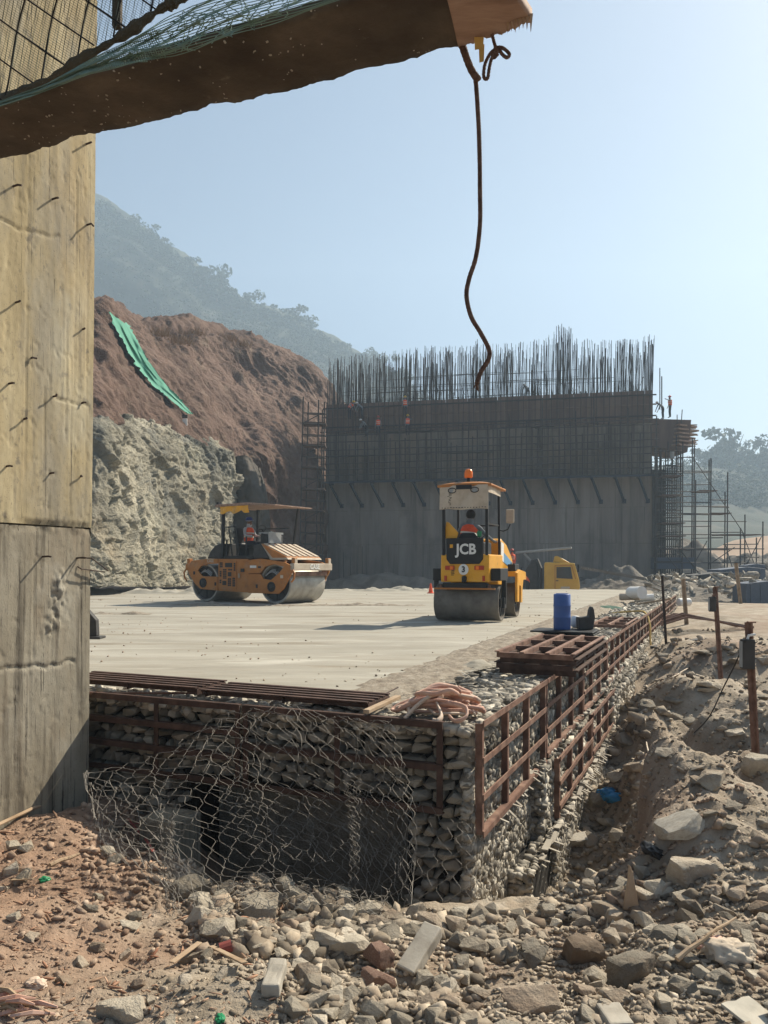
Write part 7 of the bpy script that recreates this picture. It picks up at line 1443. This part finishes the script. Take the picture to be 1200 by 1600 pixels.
b = MB(); b.prism([(-.5, 2.78), (.45, 2.74), (.1, 2.95), (-.25, 3.14), (-.42, 3.12)], lambda x, z: V(x, -.85, z), lambda x, z: V(x, .85, z)); tp('roof_fairing', b, 'cabyellow', cab, bevel=.04)
b = MB(); b.bar((.75, -1.1, 2.6), (.92, -1.3, 2.62), .03, .03); b.box((.92, -1.32, 2.42), (.10, .16, .42)); tp('mirror', b, 'black', cab)
b = MB(); b.box((.2, -1.12, 1.30), (.5, .02, .12)); b.box((.9, -.9, 1.2), (.2, .3, .14)); tp('number_plate', b, 'cream', cab)
b = MB(); b.box((-2.6, 0, .95), (5.6, .9, .25)); tp('chassis', b, 'black')
for x, y in ((.35, -1.0), (.35, 1.0), (-3.2, -1.0), (-3.2, 1.0), (-4.5, -1.0), (-4.5, 1.0)):
    b = MB(); b.lathe([(.30, -.16), (.48, -.15), (.52, -.11), (.52, .11), (.48, .15), (.30, .16)], (x, y, .52), (0, 1, 0), 26); wh = tp('wheel', b, 'black'); b = MB(); b.lathe([(.28, -.165), (.18, -.17), (.10, -.2)], (x, y, .52), (0, 1 if y < 0 else -1, 0), 18); tp('rim', b, 'greypl', wh)
b = MB(); b.prism([(-1.2, 1.15), (-1.9, 1.2), (-2.2, 2.1), (-1.75, 2.9), (-1.4, 3.0), (-1.15, 2.4)], lambda x, z: V(x, -.8, z), lambda x, z: V(x, .8, z)); tp('pump_frame', b, 'darkgrey', bevel=.03)
b = MB(); b.tube([(-1.6, -.5, 2.9), (-2.0, -.6, 2.2), (-1.9, -.6, 1.4)], .06, 8); b.tube([(-1.4, -.85, 2.7), (-1.35, -.85, 1.1)], .05, 8); b.tube([(-2.3, -.7, 2.5), (-2.5, -.7, 1.2)], .05, 8); tp('pipes', b, 'black')
b = MB(); b.bar((-2.7, -.2, 3.35), (.55, -.5, 3.62), .30, .12); b.bar((-2.2, -.2, 3.3), (-1.7, 0, 2.7), .12, .12); tp('boom', b, 'greypl', bevel=.02)
b = MB(); b.prism([(-2.55, 1.85), (-2.05, 1.95), (-2.35, 2.3), (-2.45, 2.28), (-2.22, 2.02), (-2.52, 1.95)], lambda x, z: V(x, -1.1, z), lambda x, z: V(x, -1.05, z)); tp('warning_mark', b, 'orange')
person('worker in a red vest standing behind the lorry boom', at_root(tr, (-3.1, 2.2, 1.85), 0), .3, {}, ('vest', 'trouser'), 'helmetred', True, 1.0); person('worker in a red shirt bending beside the lorry pipes', at_root(tr, (-1.9, -1.3, .75), 0), 1.0, BEND, ('vest', 'trouser'), 'helmetred', False, 1.0)
b = MB(); c = P(673, 918, 33); b.lathe([(.16, 0), (.16, .03), (.10, .04), (.03, .42), (.01, .43)], c - V(0, 0, .25), n=14); props(b.build('traffic_cone', MT['vest']), 'small orange cone at the far edge of the platform', 'cone')
# ================================================================ haze over the whole valley
b = MB(); b.box((0, 330, 153), (1500, 930, 313.2)); hz = b.build('haze', plain('unused', (1, 1, 1)))
hm = bpy.data.materials.new('haze'); hm.use_nodes = True; t = hm.node_tree; t.nodes.clear(); pv = t.nodes.new('ShaderNodeVolumePrincipled'); ou = t.nodes.new('ShaderNodeOutputMaterial'); t.links.new(pv.outputs[0], ou.inputs['Volume'])
pv.inputs['Color'].default_value = (.62, .81, 1.0, 1); pv.inputs['Density'].default_value = HAZE; pv.inputs['Anisotropy'].default_value = .25
hz.data.materials.clear(); hz.data.materials.append(hm); props(hz, 'pale blue haze filling the valley', 'haze', kind='stuff')
